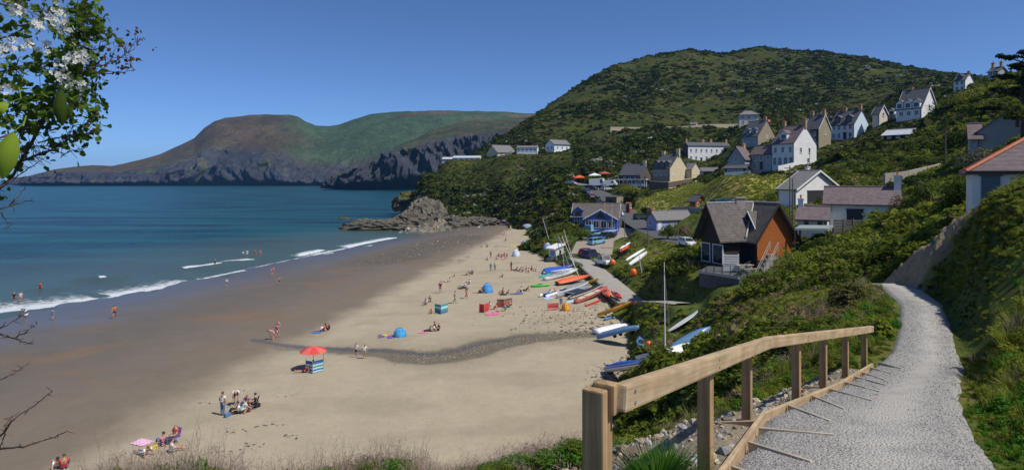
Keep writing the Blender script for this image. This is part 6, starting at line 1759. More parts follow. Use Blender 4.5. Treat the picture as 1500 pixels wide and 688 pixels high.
# --- beach furniture
def towel(label, p0, p1, w, m, cat='towel', name='beach_towel', group='towels and mats'):
    a, b = G(*p0), G(*p1); d = (b-a).normalized(); n = Vector((-d.y, d.x, 0))*w/2
    bm = bmesh.new(); vs = []; k = 8
    rows = [[bm.verts.new(a.lerp(b, i/k)+n*s+Vector((0,0,.05+.018*math.sin(i*2.1+s*3)))) for s in (-1,-.3,.4,1)] for i in range(k+1)]
    for i in range(k):
        for j_ in range(3): bm.faces.new((rows[i][j_], rows[i+1][j_], rows[i+1][j_+1], rows[i][j_+1]))
    bmesh.ops.recalc_face_normals(bm, faces=bm.faces[:])
    r = bmesh.ops.extrude_face_region(bm, geom=bm.faces[:]); bmesh.ops.translate(bm, verts=[v for v in r['geom'] if isinstance(v, bmesh.types.BMVert)], vec=(0,0,-.02))
    return tag(obj(name, bm, m), label, cat, group)
towel('blue towel under the trio beside the wet sand', (459,486), (472,486), 1.4, cloth(BLU)); towel('purple and pink towel left of the blue dome tent', (554,493), (563,492), 1.4, cloth(PRP))
towel('yellow towel between the purple towels', (563,492), (568,490.5), 1.2, cloth(YEL)); towel('purple towel nearest the blue dome tent', (567,494), (577,493), 1.4, cloth(PRP)); towel('long pink towel left of the seated three', (614,486), (628,486), 1.2, cloth(PNK))
towel('bright pink mat in front of the red windbreak', (713,461.5), (730,459), 1.2, cloth((.75,.12,.35))); towel('long blue mat below the slim dark figures', (747,431), (766,429), 1.3, cloth(BLU)); towel('tan mat on the far upper sand', (748,361), (759,360), 1.4, cloth(YEL))
towel('white and pink towel above the front scrub', (199,646), (217,650), .9, cloth((.75,.45,.62))); towel('dark mat under the figure in white', (671,423), (684,421), 1.2, cloth(BLA)); towel('blue and white towel by the beached boats', (797,438), (808,436), 1.2, cloth((.35,.5,.7)))
towel('pink towel near the tan mat on the far sand', (758,360), (763,359), 1.4, cloth(PNK)); towel('blue towel left of the red clad pair by the hut', (781,367), (790,366), 1.4, cloth(BLU))
def windbreak(label, pts, h, cols, group='windbreaks'):
    g = [G(*p) for p in pts]; t = thing('windbreak', label, 'windbreak', g[0], 0, group)
    o = g[0]
    for q in g:
        bm = bmesh.new(); tube(bm, [q-o+Vector((0,0,-.2)), q-o+Vector((0,0,h+.18))], .022, 6); obj('pole', bm, mat('pole_wood_pale', (.45,.33,.2), .8, .2, 5), t)
    for i, c in enumerate(cols):
        bm = bmesh.new(); n = len(cols); rows = []
        for a, b in zip(g[:-1], g[1:]):
            for k in range(5):
                q = a.lerp(b, k/4)-o; s = .06*math.sin(math.pi*k/4); d = (b-a).normalized(); nn = Vector((-d.y, d.x, 0))*s
                rows.append((q+nn+Vector((0,0,.05+h*i/n)), q+nn+Vector((0,0,.05+h*(i+1)/n))))
        vs = [(bm.verts.new(a), bm.verts.new(b)) for a, b in rows]
        for a, b in zip(vs[:-1], vs[1:]): bm.faces.new((a[0], b[0], b[1], a[1]))
        obj('stripe', bm, cloth(c), t)
windbreak('blue and green striped windbreak beneath the red parasol', [(448,545),(458,547),(474,543),(474,534)], 1.05, [LBU, BLU, LBU, GRN, LBU, BLU, (.04,.06,.25)])
windbreak('teal and blue windbreak in mid sand', [(637,458),(646,460),(656,457)], 1.15, [BLU, TEAL, LBU, TEAL]); windbreak('solid red windbreak by the pink mat', [(702,457),(709,458),(716,455)], 1.05, [REDC, (.62,.06,.05)])
windbreak('brown striped windbreak right of the red one', [(728,450),(738,450),(750,448)], 1.05, [(.24,.10,.08), REDC, (.30,.16,.12), (.20,.10,.08)]); windbreak('low red and white windbreak near the orange shelter', [(802,455),(818,454)], .9, [(.55,.25,.25), REDC, (.55,.12,.12)])
def parasol():
    g = G(459, 541); t = thing('parasol', 'red beach parasol above the striped windbreak', 'parasol', g)
    h = 2.05; bm = bmesh.new(); tube(bm, [(0,0,-.2),(0,0,h)], .022, 7); obj('pole', bm, SPAR, t)
    bm = bmesh.new(); c = bm.verts.new((0,0,h+.12)); n = 16; r1 = []; r2 = []
    for k in range(n):
        a = 2*math.pi*k/n; s = 1 if k % 2 == 0 else .95
        r1.append(bm.verts.new((.72*s*math.cos(a), .72*s*math.sin(a), h-.02))); r2.append(bm.verts.new((1.28*s*math.cos(a), 1.28*s*math.sin(a), h-.33)))
    for k in range(n):
        bm.faces.new((c, r1[k], r1[(k+1)%n])).material_index = (k//2) % 2; bm.faces.new((r1[k], r2[k], r2[(k+1)%n], r1[(k+1)%n])).material_index = (k//2) % 2
    obj('canopy', bm, [cloth((.62,.06,.05)), cloth((.70,.13,.10))], t)
    for k in range(8):
        a = 2*math.pi*k/8; bm = bmesh.new(); tube(bm, [(0,0,h-.5),(.7*math.cos(a), .7*math.sin(a), h-.06)], .008, 4); obj('rib', bm, METAL, t)
    bm = bmesh.new(); tube(bm, [(0,0,h+.1),(0,0,h+.24)], .02, 6); obj('finial', bm, SPAR, t)
parasol()
def dome_tent(label, px, py, r, h, m, cat='beach tent', door=True):
    g = G(px, py); t = thing('beach_tent', label, cat, g, R(20))
    bm = bmesh.new(); n, k = 12, 6; rows = []
    for i in range(k+1):
        a = math.pi/2*i/k; rows.append([bm.verts.new((r*math.cos(a)*math.cos(2*math.pi*j/n)*(1 if j % 2 else .93), r*math.cos(a)*math.sin(2*math.pi*j/n)*(1 if j % 2 else .93), h*math.sin(a))) for j in range(n)] if i < k else [bm.verts.new((0,0,h))])
    for i in range(k):
        for j in range(n):
            f = (rows[i][j], rows[i][(j+1)%n], rows[i+1][(j+1)%n], rows[i+1][j]) if i < k-1 else (rows[i][j], rows[i][(j+1)%n], rows[i+1][0])
            bm.faces.new(f)
    obj('shell', bm, m, t, True)
    bm = bmesh.new(); q = [Vector((r*1.01*math.cos(a)*.8, -r*1.01*abs(math.sin(R(70))), 0)) for a in (R(140), R(40))]
    vs = [bm.verts.new((-.5*r, -r*.86, .02)), bm.verts.new((.5*r, -r*.86, .02)), bm.verts.new((.22*r, -r*.62, h*.78)), bm.verts.new((-.22*r, -r*.62, h*.78))]; bm.faces.new(vs); obj('opening', bm, BDK, t)
    for a in (R(45), R(135)):
        bm = bmesh.new(); tube(bm, [(r*1.01*math.cos(b_)*math.cos(a), r*1.01*math.cos(b_)*math.sin(a), h*1.02*math.sin(b_)) for b_ in [math.pi*k_/10 for k_ in range(11)]], .015, 4); obj('pole', bm, BDK, t)
dome_tent('bright blue dome tent on the mid sand', 586, 492, .80, .95, cloth((.06,.34,.66))); dome_tent('blue pointed beach tent right of the dark figure', 714, 428, .9, 1.45, cloth((.08,.30,.66))); dome_tent('small white beach tent on the far sand', 756, 375, .95, 1.6, cloth((.62,.68,.74)))
dome_tent('orange pop up shelter near the canoes', 829, 454, .6, 1.0, cloth((.72,.32,.03))); dome_tent('blue and grey shelter on the far sand right of the pink towel', 769, 359, 1.2, 1.3, cloth((.28,.36,.48))); dome_tent('grey blue beach shelter under the far breastwork', 773, 333, 2.2, 1.3, cloth((.25,.34,.42)))
dome_tent('pale blue shelter against the left wall of the hut', 802, 366, .9, 1.7, cloth((.35,.45,.62)))
def far_umbrella():
    g = G(738, 330); t = thing('parasol', 'dark purple tilted parasol at the top of the far sand', 'parasol', g)
    bm = bmesh.new(); tube(bm, [(-2.2,0,0),(0,0,1.9)], .03, 6); obj('pole', bm, SPAR, t)
    bm = bmesh.new(); c = bm.verts.new((.15,0,2.25)); r = [bm.verts.new((1.1*math.cos(a), 1.1*math.sin(a), 1.7-.25*math.cos(a))) for a in [2*math.pi*k/10 for k in range(10)]]
    for k in range(10): bm.faces.new((c, r[k], r[(k+1)%10]))
    obj('canopy', bm, cloth(PRP), t)
far_umbrella()
def chair(label, px, py, m, rz):
    g = G(px, py); t = thing('folding_chair', label, 'chair', g, R(rz))
    obj('seat', box_bm((-.26,-.18,.34), (.26,.28,.37)), m, t)
    bm = bmesh.new(); bx(bm, (-.26,-.02,0), (.26,.02,.62), Matrix.Translation((0,-.2,.36)) @ Matrix.Rotation(R(14), 4, 'X')); obj('backrest', bm, m, t)
    for x in (-.27, .27):
        bm = bmesh.new(); tube(bm, [(x,-.22,0),(x,.26,.36)], .014, 5); tube(bm, [(x,.26,0),(x,-.2,.40)], .014, 5); tube(bm, [(x,-.24,.58),(x,.22,.56),(x,.24,.34)], .014, 5); obj('leg_frame', bm, METAL, t)
chair('dark folding chair in the front beach group', 372, 598, cloth(BLA), 100); chair('purple beach chair at the front of the sand', 256, 648, cloth((.25,.18,.45)), 150)
def bag(label, px, py, m):
    g = G(px, py); t = thing('beach_bag', label, 'bag', g, 1.0)
    bm = bmesh.new(); bx(bm, (-.22,-.12,0), (.22,.12,.3)); bevel(bm, .06, 2); obj('pouch', bm, m, t); bm = bmesh.new(); tube(bm, [(-.14,.0,.28),(-.1,0,.46),(.1,0,.46),(.14,0,.28)], .015, 5); obj('handle', bm, m, t)
bag('yellow bag beside the white recliner at the scrub edge', 226, 658, cloth(YEL)); bag('dark bag beside the man in the white shirt', 333, 610, cloth(DEN)); bag('dark rucksack behind the folding chair', 377, 596, cloth(BLA))
board('white bodyboard held in the wash by the person in blue', (35,465), (41,464), .5, BW, 'bodyboard', 'bodyboard', .35, fin=True)
# ------------------------------------------------------------------ timber handrail, path edging and step boards
def wood_mat(name, c0, c1):
    if name in _m: return _m[name]
    m, t, p = nt(name)
    tc = N(t, 'ShaderNodeTexCoord'); mp = N(t, 'ShaderNodeMapping'); mp.inputs['Scale'].default_value = (1.2, 26, 26); L(t, tc.outputs['Object'], mp.inputs['Vector'])
    no = N(t, 'ShaderNodeTexNoise'); no.inputs['Scale'].default_value = 1; no.inputs['Detail'].default_value = 7; no.inputs['Distortion'].default_value = .6; L(t, mp.outputs[0], no.inputs['Vector'])
    n2 = N(t, 'ShaderNodeTexNoise'); n2.inputs['Scale'].default_value = 3.2; n2.inputs['Detail'].default_value = 5; L(t, tc.outputs['Object'], n2.inputs['Vector'])
    mx = N(t, 'ShaderNodeMix', data_type='RGBA'); mx.inputs['A'].default_value = (*c0, 1); mx.inputs['B'].default_value = (*c1, 1)
    mr = N(t, 'ShaderNodeMapRange'); mr.inputs['From Min'].default_value = .3; mr.inputs['From Max'].default_value = .7; L(t, no.outputs['Fac'], mr.inputs['Value']); L(t, mr.outputs[0], mx.inputs['Factor'])
    m2 = N(t, 'ShaderNodeMapRange'); m2.inputs['From Min'].default_value = .3; m2.inputs['From Max'].default_value = .7; m2.inputs['To Min'].default_value = .78; m2.inputs['To Max'].default_value = 1.15; L(t, n2.outputs['Fac'], m2.inputs['Value'])
    sc = N(t, 'ShaderNodeVectorMath', operation='SCALE'); L(t, mx.outputs['Result'], sc.inputs[0]); L(t, m2.outputs[0], sc.inputs['Scale']); L(t, sc.outputs[0], p.inputs['Base Color'])
    p.inputs['Roughness'].default_value = .8; p.inputs['Specular IOR Level'].default_value = .25
    b = N(t, 'ShaderNodeBump'); b.inputs['Strength'].default_value = .45; b.inputs['Distance'].default_value = .004; L(t, no.outputs['Fac'], b.inputs['Height']); L(t, b.outputs[0], p.inputs['Normal'])
    _m[name] = m
    return m
STEPW = wood_mat('bleached_board', (.40,.34,.25), (.56,.49,.38))
WOOD = wood_mat('sawn_timber', (.25,.155,.072), (.43,.295,.155)); WOODP = wood_mat('weathered_board', (.36,.25,.14), (.53,.405,.255))
def beam(name, a, b, w, h, m, parent, up=Vector((0,0,1)), bev=.008, twist=None):
    """timber with its local x along a-b"""
    a, b = Vector(a), Vector(b); x = (b-a).normalized(); y = up.cross(x).normalized(); z = x.cross(y); Ln = (b-a).length
    M = Matrix.Identity(4); c = (a+b)/2
    for i in range(3): M[i][0] = x[i]; M[i][1] = y[i]; M[i][2] = z[i]; M[i][3] = c[i]
    bm = bmesh.new(); bx(bm, (-Ln/2, -w/2, -h/2), (Ln/2, w/2, h/2)); bevel(bm, bev, 2)
    o = obj(name, bm, m, parent)
    base = Matrix.Identity(4)
    if parent: base = Matrix.Translation(parent.location)
    o.matrix_local = base.inverted() @ M
    return o
rail_t = thing('handrail', 'sawn timber handrail on square posts along the gravel path', 'handrail', (.47,3.4,16.75))
RP = [P(893,580,3.42), P(1119,500,8.05), P(1273,481,14.35)]
POSTS = [(.475,3.42,16.5,17.84,.128), (1.70,5.4,16.3,None,.115), (3.04,7.95,15.8,None,.115), (4.42,9.55,15.4,None,.115), (5.52,10.9,15.2,None,.115), (6.78,12.5,14.9,None,.115), (8.14,14.2,14.5,None,.115)]
def rail_z(y):
    for a, b in zip(RP[:-1], RP[1:]):
        if a.y <= y <= b.y or b is RP[-1]: return a.z+(b.z-a.z)*(y-a.y)/(b.y-a.y)
    return RP[0].z
for i, (x, y, z0, z1, w) in enumerate(POSTS):
    zt = z1 if z1 else rail_z(y)-.035
    dx = Vector((.55,.83,0)) if i < 3 else Vector((.64,.77,0))
    up = Vector((-dx.y, dx.x, 0))
    beam('post', (x, y, zt), (x, y, z0-.5), w, w, WOOD, rail_t, up, .010)
    if i == 0: beam('post_cap', (x+.05, y+.01, zt+.028), (x+.05, y+.01, zt-.14), w*.62, w*1.02, WOOD, rail_t, up, .014)
for i, (a, b) in enumerate(zip(RP[:-1], RP[1:])):
    d = (b-a).normalized(); n = Vector((d.y, -d.x, 0)).normalized()*.055
    a2 = a+n - (d*.0); b2 = b+n
    if i == 0: b2 = b2 - d*.003
    o = beam('rail', a2, b2, .085, .145, WOODP, rail_t, Vector((0,0,1)), .018)
for i, (x, y, z0, z1, w) in enumerate(POSTS):      # coach bolts through the rail into each post
    zr = rail_z(max(y, RP[0].y+.12)); a, b = (RP[0], RP[1]) if y < RP[1].y else (RP[1], RP[2])
    d = (b-a).normalized(); n = Vector((d.y, -d.x, 0)).normalized(); f = (max(y, RP[0].y+.12)-a.y)/(b.y-a.y); c = a.lerp(b, f)+n*.0985
    for dz in (-.035, .03):
        bm = bmesh.new(); tube(bm, [c+Vector((0,0,dz))-n*.004, c+Vector((0,0,dz))+n*.006], .011, 8); o = obj('bolt', bm, METAL, rail_t); o.location = -rail_t.location
# kerb board along the left edge of the path
kerb = thing('edging_board', 'timber edging boards holding the gravel along the foot of the handrail posts', 'edging', PATH_L[1])
pl = [Vector(p)+Vector((-.02,0,-.07)) for p in PATH_L[1:6]]
pl[-1] = Vector((8.3,14.15,14.66))
for a, b in zip(pl[:-1], pl[1:]): beam('board', a+(b-a).normalized()*.003, b-(b-a).normalized()*.003, .05, .20, WOODP, kerb, Vector((0,0,1)), .006)
beam('brace', (2.45,7.95,15.80), (3.0,7.55,15.98), .045, .11, WOODP, kerb)
STEPS = [((1084,663),(1190,677)),((1131,628),(1222,637)),((1144,605),(1217,617)),((1169,589),(1237,599)),((1198,578),(1279,587)),((1223,567.5),(1290,574)),((1240,559),(1299,564)),((1247,552),(1296,556)),((1256,544),(1306,547)),((1269,536.5),(1322,540)),((1040,700),(1165,716))]
ords = ['second','third','fourth','fifth','sixth','seventh','eighth','ninth','tenth','topmost','nearest']
ords[9] = 'farthest'
for k, (a, b) in enumerate(STEPS):
    g = G(*a); lx_ = [float(np.interp(g.y, [c[1] for c in PATH_L], [c[i] for c in PATH_L])) for i in (0, 2)]
    sl = (b[1]-a[1])/max(b[0]-a[0], 1); wd = 1.0 if k < 9 else .9
    p = Vector((lx_[0]+.05, g.y, lx_[1]-.027)); q = G(*b); q.z = Z(q.x, q.y)-.034
    lb = 'pale timber step board across the gravel, %s from the near end of the handrail' % ords[k] if k < 9 else ('pale timber step board across the gravel at the far end of the handrail' if k == 9 else 'pale timber step board across the gravel nearest the bottom of the picture')
    o = beam('step_board', p, q, .035, .10, STEPW, None, Vector((0,0,1)), .006); tag(o, lb, 'step board', 'step boards across the path')

# ------------------------------------------------------------------ hawthorn at the left edge
def hawthorn():
    rn = random.Random(5)
    t = thing('hawthorn_tree', 'hawthorn with white blossom, glossy leaves and bare thorny twigs at the left edge', 'tree', (-2.75,2.7,Z(-2.75,2.7)-.2))
    o0 = t.location.copy()
    BARK = mat('hawthorn_bark', (.075,.055,.045), .9, .3, 30, .4)
    def W(px, py, Y): return P(px, py, Y)-o0
    bm = bmesh.new(); tube(bm, [(0,0,0), (.05,.02,.9), (-.02,.0,1.8), (.12,-.02,2.6), W(-60,330,2.6), W(-50,120,2.65), W(-30,-60,2.7)], [.07,.06,.05,.045,.03,.02,.01], 8); obj('trunk', bm, BARK, t)
    BR = [([(-62,330),(15,262),(55,195),(88,132),(112,66),(124,22),(134,-25)], 2.6, 3.2, 1), ([(-58,165),(18,156),(60,141),(100,136),(128,132)], 2.55, 2.6, 1), ([(-50,275),(28,236),(72,222),(110,196),(140,168)], 2.7, 2.6, 1),
          ([(55,208),(100,200),(150,191)], 2.6, 1.4, .25), ([(86,128),(125,108),(160,107),(196,104)], 2.62, 1.4, .12), ([(108,108),(148,96),(176,86),(201,67)], 2.6, 1.3, .45), ([(100,92),(122,76),(146,70),(171,59)], 2.66, 1.2, .15),
          ([(-50,70),(20,52),(60,26),(80,14)], 2.6, 1.8, .5), ([(-50,-10),(20,10),(46,-4)], 2.5, 2, .8), ([(-45,300),(22,262),(42,246),(70,228)], 2.5, 1.5, .1), ([(-50,318),(18,301),(45,294)], 2.45, 1.6, .02), ([(15,300),(30,284),(37,272)], 2.45, 1.1, 0), ([(-40,315),(2,312),(12,332)], 2.45, 1.3, 0),
          ([(20,222),(60,214),(98,217)], 2.6, 1.2, .15), ([(-40,215),(30,192),(70,170),(118,150)], 2.5, 2, 1), ([(-55,110),(10,104),(60,98),(104,88)], 2.7, 2, 1), ([(70,140),(104,112),(112,80),(104,40)], 2.55, 1.5, .8), ([(60,216),(96,224),(128,216)], 2.62, 1.1, .1), ([(118,18),(140,36),(130,54)], 2.6, .9, .6),
          ([(-70,486),(0,489),(17,494),(37,502),(49,501)], 2.2, 1.6, 0), ([(-60,500),(0,480),(20,471),(38,459)], 2.2, 1.2, 0), ([(20,496),(38,486),(54,474)], 2.2, 1.0, 0), ([(-80,700),(0,638),(23,611),(51,593),(77,573)], 2.1, 1.5, 0), ([(-80,640),(0,656),(35,654),(74,642),(97,631)], 2.1, 1.7, 0), ([(0,655),(6,640),(8,620),(22,608)], 2.1, .9, 0), ([(-20,560),(10,552),(38,535)], 2.3, .8, 0)]
    leafpts = []; tb = bmesh.new()
    for (pl, Y, wpx, lf) in BR:
        pts = []
        for a, b in zip(pl[:-1], pl[1:]):
            for k in range(4):
                f = k/4; pts.append((a[0]+(b[0]-a[0])*f+rn.uniform(-1.3,1.3), a[1]+(b[1]-a[1])*f+rn.uniform(-1.3,1.3)))
        pts.append(pl[-1]); n = len(pts)
        YY = [Y+.10*math.sin(i*.7+Y*9) for i in range(n)]
        wp = [W(p[0], p[1], y) for p, y in zip(pts, YY)]
        bm = bmesh.new(); tube(bm, wp, [wpx*.0026*(1-.75*i/(n-1)) for i in range(n)], 6)
        for i in range(1, n):              # thorns and spurs
            for _ in range(2):
                if rn.random() < .55:
                    d = Vector((rn.uniform(-1,1), rn.uniform(-1,1), rn.uniform(-.6,1))).normalized()*rn.uniform(.012,.03); tube(bm, [wp[i], wp[i]+d], [.0016,.0004], 4)
        obj('branch', bm, BARK, t)
        if lf > 0:
            for i in range(1, n):
                for _ in range(int(9*lf+rn.random())):
                    d = Vector((rn.gauss(0,1), rn.gauss(0,1), rn.gauss(.1,1))).normalized()*rn.uniform(.02,.10*min(1,.35+lf)); e = wp[i]+d
                    if rn.random() < .5: tube(tb, [wp[i], wp[i]+d*.5+Vector((0,0,.004)), e], [.0016,.0013,.0008], 4)
                    for q in range(rn.randint(1, 3)): (pts[i][1] < 185 or rn.random() < (.45 if pts[i][1] < 215 else .12)) and leafpts.append((e+Vector((rn.gauss(0,.012), rn.gauss(0,.012), rn.gauss(0,.012))), lf, pts[i][0]))
    obj('twig', tb, BARK, t)['kind'] = 'stuff'
    def leafmesh(pts, s0, s1):
        bm = bmesh.new()
        for (e, lf, px) in pts:
            s = rn.uniform(s0, s1); q = Quaternion((rn.gauss(0,1), rn.gauss(0,1), rn.gauss(0,1), rn.gauss(0,1))).normalized()
            sh = [(0,0,0),(.28,.22,.06),(.42,.55,.10),(.30,.62,.07),(.22,.95,.04),(0,1.05,.0),(-.22,.95,.04),(-.30,.62,.07),(-.42,.55,.10),(-.28,.22,.06)]
            c = bm.verts.new(e+q @ Vector((0,.55*s,-.03*s))); vs = [bm.verts.new(e+q @ (Vector(v)*s)) for v in sh]
            for i in range(10): bm.faces.new((c, vs[i], vs[(i+1)%10]))
        return bm
    obj('leaves', leafmesh([p for p in leafpts if p[2] < 150], .018, .038), leaf_mat('hawthorn_leaf', (.07,.13,.018), (.30,.40,.055), .5, .35), t)['kind'] = 'stuff'
    obj('young_leaves', leafmesh([p for p in leafpts if p[2] >= 150], .012, .022), leaf_mat('young_leaf', (.10,.05,.02), (.14,.13,.03), .3, .5), t)['kind'] = 'stuff'
    # blossom
    bm = bmesh.new(); cb = bmesh.new()
    for (px, py, n) in [(76,24,14),(18,14,10),(28,20,8),(58,36,14),(94,20,8),(98,34,12),(90,44,12),(104,80,14),(116,86,12),(100,92,12),(94,114,14),(108,121,14),(86,106,8),(20,66,12),(8,132,10),(6,70,10),(66,66,5),(36,62,5),(48,66,5),(122,90,6),(3,128,6),(78,38,8)]:
        for _ in range(int(n*1.5)):
            e = W(px+rn.gauss(0,7), py+rn.gauss(0,5), 2.46+rn.gauss(0,.05)); q = Quaternion((1, rn.gauss(0,.5), rn.gauss(0,.5), rn.gauss(0,.5))).normalized(); M3 = (Matrix.Rotation(R(80), 3, 'X')) 
            for k in range(5):
                a = 2*math.pi*k/5; s = .0115
                vs = [Vector((0,0,0)), Vector((math.cos(a-.5)*.8, math.sin(a-.5)*.8, .12)), Vector((math.cos(a), math.sin(a), .22)), Vector((math.cos(a+.5)*.8, math.sin(a+.5)*.8, .12))]
                bm.faces.new([bm.verts.new(e+q @ (M3 @ (v*s))) for v in vs])
            vs = [e+q @ (M3 @ Vector((math.cos(2*math.pi*k/5)*.002, math.sin(2*math.pi*k/5)*.002, .0016))) for k in range(5)]; cb.faces.new([cb.verts.new(v) for v in vs])
    bl = obj('blossom', bm, leaf_mat('white_petal', (.72,.72,.68), (.82,.82,.78), .35, .6), t); bl['kind'] = 'stuff'
    obj('stamens', cb, mat('stamen', (.50,.35,.12), .7), bl)['kind'] = 'stuff'
    # broad leaves hanging near the lens
    def broad(px, py, Y, w, h, ang, m):
        bm = bmesh.new(); n = 10; rows = []
        c = W(px, py, Y); 
        for i in range(n+1):
            q = i/n; ww = w/2*math.sin(math.pi*(q*.93+.05))**.8; 
            rows.append([bm.verts.new(c+Matrix.Rotation(R(ang), 3, 'Y') @ Vector((ww*s, .12*ww*abs(s)*4-.02*math.sin(q*3), h*(.5-q)))) for s in (-1,-.5,0,.5,1)])
        for a, b in zip(rows[:-1], rows[1:]):
            for j in range(4): bm.faces.new((a[j], a[j+1], b[j+1], b[j]))
        lf = obj('broad_leaf', bm, m, t, True)
        sb = bmesh.new(); tube(sb, [c+Matrix.Rotation(R(ang), 3, 'Y') @ Vector((0,0,h*.5)), c+Matrix.Rotation(R(ang), 3, 'Y') @ Vector((.01,.02,h*.5+.03)), c+Vector((.012,.05,h*.5+.05))], .0018, 5); obj('leaf_stalk', sb, m, lf)
    broad(11, 228, 1.7, .068, .130, 12, leaf_mat('bright_leaf', (.26,.38,.035), (.34,.46,.05), .5, .35))
    broad(90, 158, 2.3, .055, .135, -4, leaf_mat('dark_leaf', (.05,.085,.012), (.08,.12,.02), .4, .35))
    broad(3, 160, 1.9, .04, .05, 40, leaf_mat('bright_leaf', (.26,.38,.035), (.34,.46,.05)))
hawthorn()
# ------------------------------------------------------------------ vegetation
def leafquads(n, radii, size, seed, squash=1.0, lobes=7, inner=.45, aspect=.62, droop=.0):
    """many small folded leaf faces spread through a lumpy crown; returns (verts, faces)"""
    r = np.random.default_rng(seed)
    L0 = r.normal(size=(lobes, 3)); L0 /= np.linalg.norm(L0, axis=1)[:, None]; L0[:, 2] = np.abs(L0[:, 2])*.8
    lc = L0*r.uniform(.35, .70, (lobes, 1)); lr = r.uniform(.30, .55, lobes)
    k = r.integers(0, lobes, n)
    d = r.normal(size=(n, 3)); d /= np.linalg.norm(d, axis=1)[:, None]
    rad = lr[k][:, None]*r.uniform(inner, 1.0, (n, 1))**.6
    c = lc[k] + d*rad
    c[:, 2] = np.abs(c[:, 2])*squash
    nrm = d + r.normal(size=(n, 3))*.55 + np.array([0, 0, .35]); nrm /= np.linalg.norm(nrm, axis=1)[:, None]
    t = np.cross(nrm, r.normal(size=(n, 3))); t /= np.linalg.norm(t, axis=1)[:, None]
    b = np.cross(nrm, t)
    s = size*r.uniform(.6, 1.35, (n, 1))
    c = c*np.array(radii)
    V = np.stack([c-t*s, c-b*s*aspect+nrm*s*.12, c+t*s, c+b*s*aspect+nrm*s*.12], 1).reshape(-1, 3)
    Fq = np.arange(n*4).reshape(n, 4)
    return V, Fq
def quads_mesh(name, V, Fq, m):
    me = bpy.data.meshes.new(name); me.vertices.add(len(V)); me.vertices.foreach_set('co', V.ravel())
    me.loops.add(Fq.size); me.loops.foreach_set('vertex_index', Fq.ravel().astype(np.int32)); me.polygons.add(len(Fq)); me.polygons.foreach_set('loop_start', np.arange(0, Fq.size, Fq.shape[1], dtype=np.int32)); me.update(calc_edges=True)
    me.materials.append(m)
    return me
def blades(n, h, w, spread, seed, bend=.5, m=None, name='blades', jit=.3):
    r = np.random.default_rng(seed); V = []; Fq = []
    for i in range(n):
        a = r.uniform(0, 2*np.pi); d = np.array([np.cos(a), np.sin(a), 0]); side = np.array([-d[1], d[0], 0]); rt = r.uniform(0, spread)
        p0 = d*rt*r.uniform(.2, 1) ; hh = h*r.uniform(.55, 1.1); bb = bend*r.uniform(.3, 1.2)*hh
        p1 = p0+d*bb*.3+np.array([0,0,hh*.55]); p2 = p0+d*bb+np.array([0,0,hh*r.uniform(.8,1)])
        k = len(V); V += [p0-side*w, p0+side*w, p1+side*w*.7, p1-side*w*.7, p2+side*w*.1, p2-side*w*.1]; Fq += [(k, k+1, k+2, k+3), (k+3, k+2, k+4, k+5)]
    return quads_mesh(name, np.array(V), np.array(Fq), m)
def twigs(seed):
    r = np.random.default_rng(seed); V = []; Fq = []
    def seg(a, b, w):
        d = b-a; s_ = np.cross(d, r.normal(size=3)); s_ /= np.linalg.norm(s_)+1e-9; k = len(V); V.extend([a-s_*w, a+s_*w, b+s_*w*.6, b-s_*w*.6]); Fq.append((k, k+1, k+2, k+3))
    def grow(p, d, ln, w, lv):
        for i in range(3):
            q = p+d*ln/3; seg(p, q, w); p = q; d = d+r.normal(size=3)*.33; d /= np.linalg.norm(d)
            if lv > 0 and r.random() < .85:
                e = d+r.normal(size=3)*.7; e /= np.linalg.norm(e); grow(p, e, ln*.6, w*.65, lv-1)
    for i in range(16):
        a = r.uniform(0, 6.28); d = np.array([np.cos(a)*.55, np.sin(a)*.55, r.uniform(.5, 1.2)]); d /= np.linalg.norm(d)
        grow(np.array([np.cos(a)*r.uniform(0,.3), np.sin(a)*r.uniform(0,.3), 0]), d, r.uniform(.5, 1.0), .011, 3)
    V = np.array(V); V[:,2] /= max(.6, np.quantile(V[:,2], .97))
    return quads_mesh('twigs', V, np.array(Fq), TWIG)
LF_D = leaf_mat('scrub_leaf_dark', (0.036,0.060,0.009), (0.120,0.155,0.020), .4)
LF_G = leaf_mat('scrub_leaf_green', (0.062,0.098,0.012), (0.215,0.255,0.032), .45)
LF_Y = leaf_mat('scrub_leaf_yellow_green', (0.15,0.175,0.020), (0.350,0.365,0.050), .45)
LF_B = leaf_mat('bracken_brown', (0.14,0.105,0.045), (0.340,0.270,0.125), .3)
FF_D = leaf_mat('far_leaf_dark', (.014,.025,.003), (.044,.062,.008), .2)
FF_G = leaf_mat('far_leaf_green', (.028,.045,.005), (.082,.105,.012), .2)
FF_Y = leaf_mat('far_leaf_yellow_green', (.058,.072,.007), (.135,.150,.017), .2)
FF_B = leaf_mat('far_bracken', (.036,.027,.012), (.090,.070,.030), .2)
LF_W = leaf_mat('blossom_shrub', (.040,.070,.015), (.50,.50,.40), .25)
LF_R = leaf_mat('reddish_shrub', (.105,.080,.036), (.260,.205,.100), .3)
GR_G = leaf_mat('grass_green', (.120,.155,.020), (.300,.340,.055), .4)
GR_D = leaf_mat('grass_dry', (.150,.120,.060), (.330,.280,.160), .25)
TWIG = leaf_mat('dead_twig', (.210,.150,.115), (.460,.360,.300), .1, .9)
LUSH = leaf_mat('lush_leaf', (.040,.110,.012), (.110,.260,.025), .4, .4)
protos = {}
def proto(key, me):
    protos.setdefault(key, []).append(me)
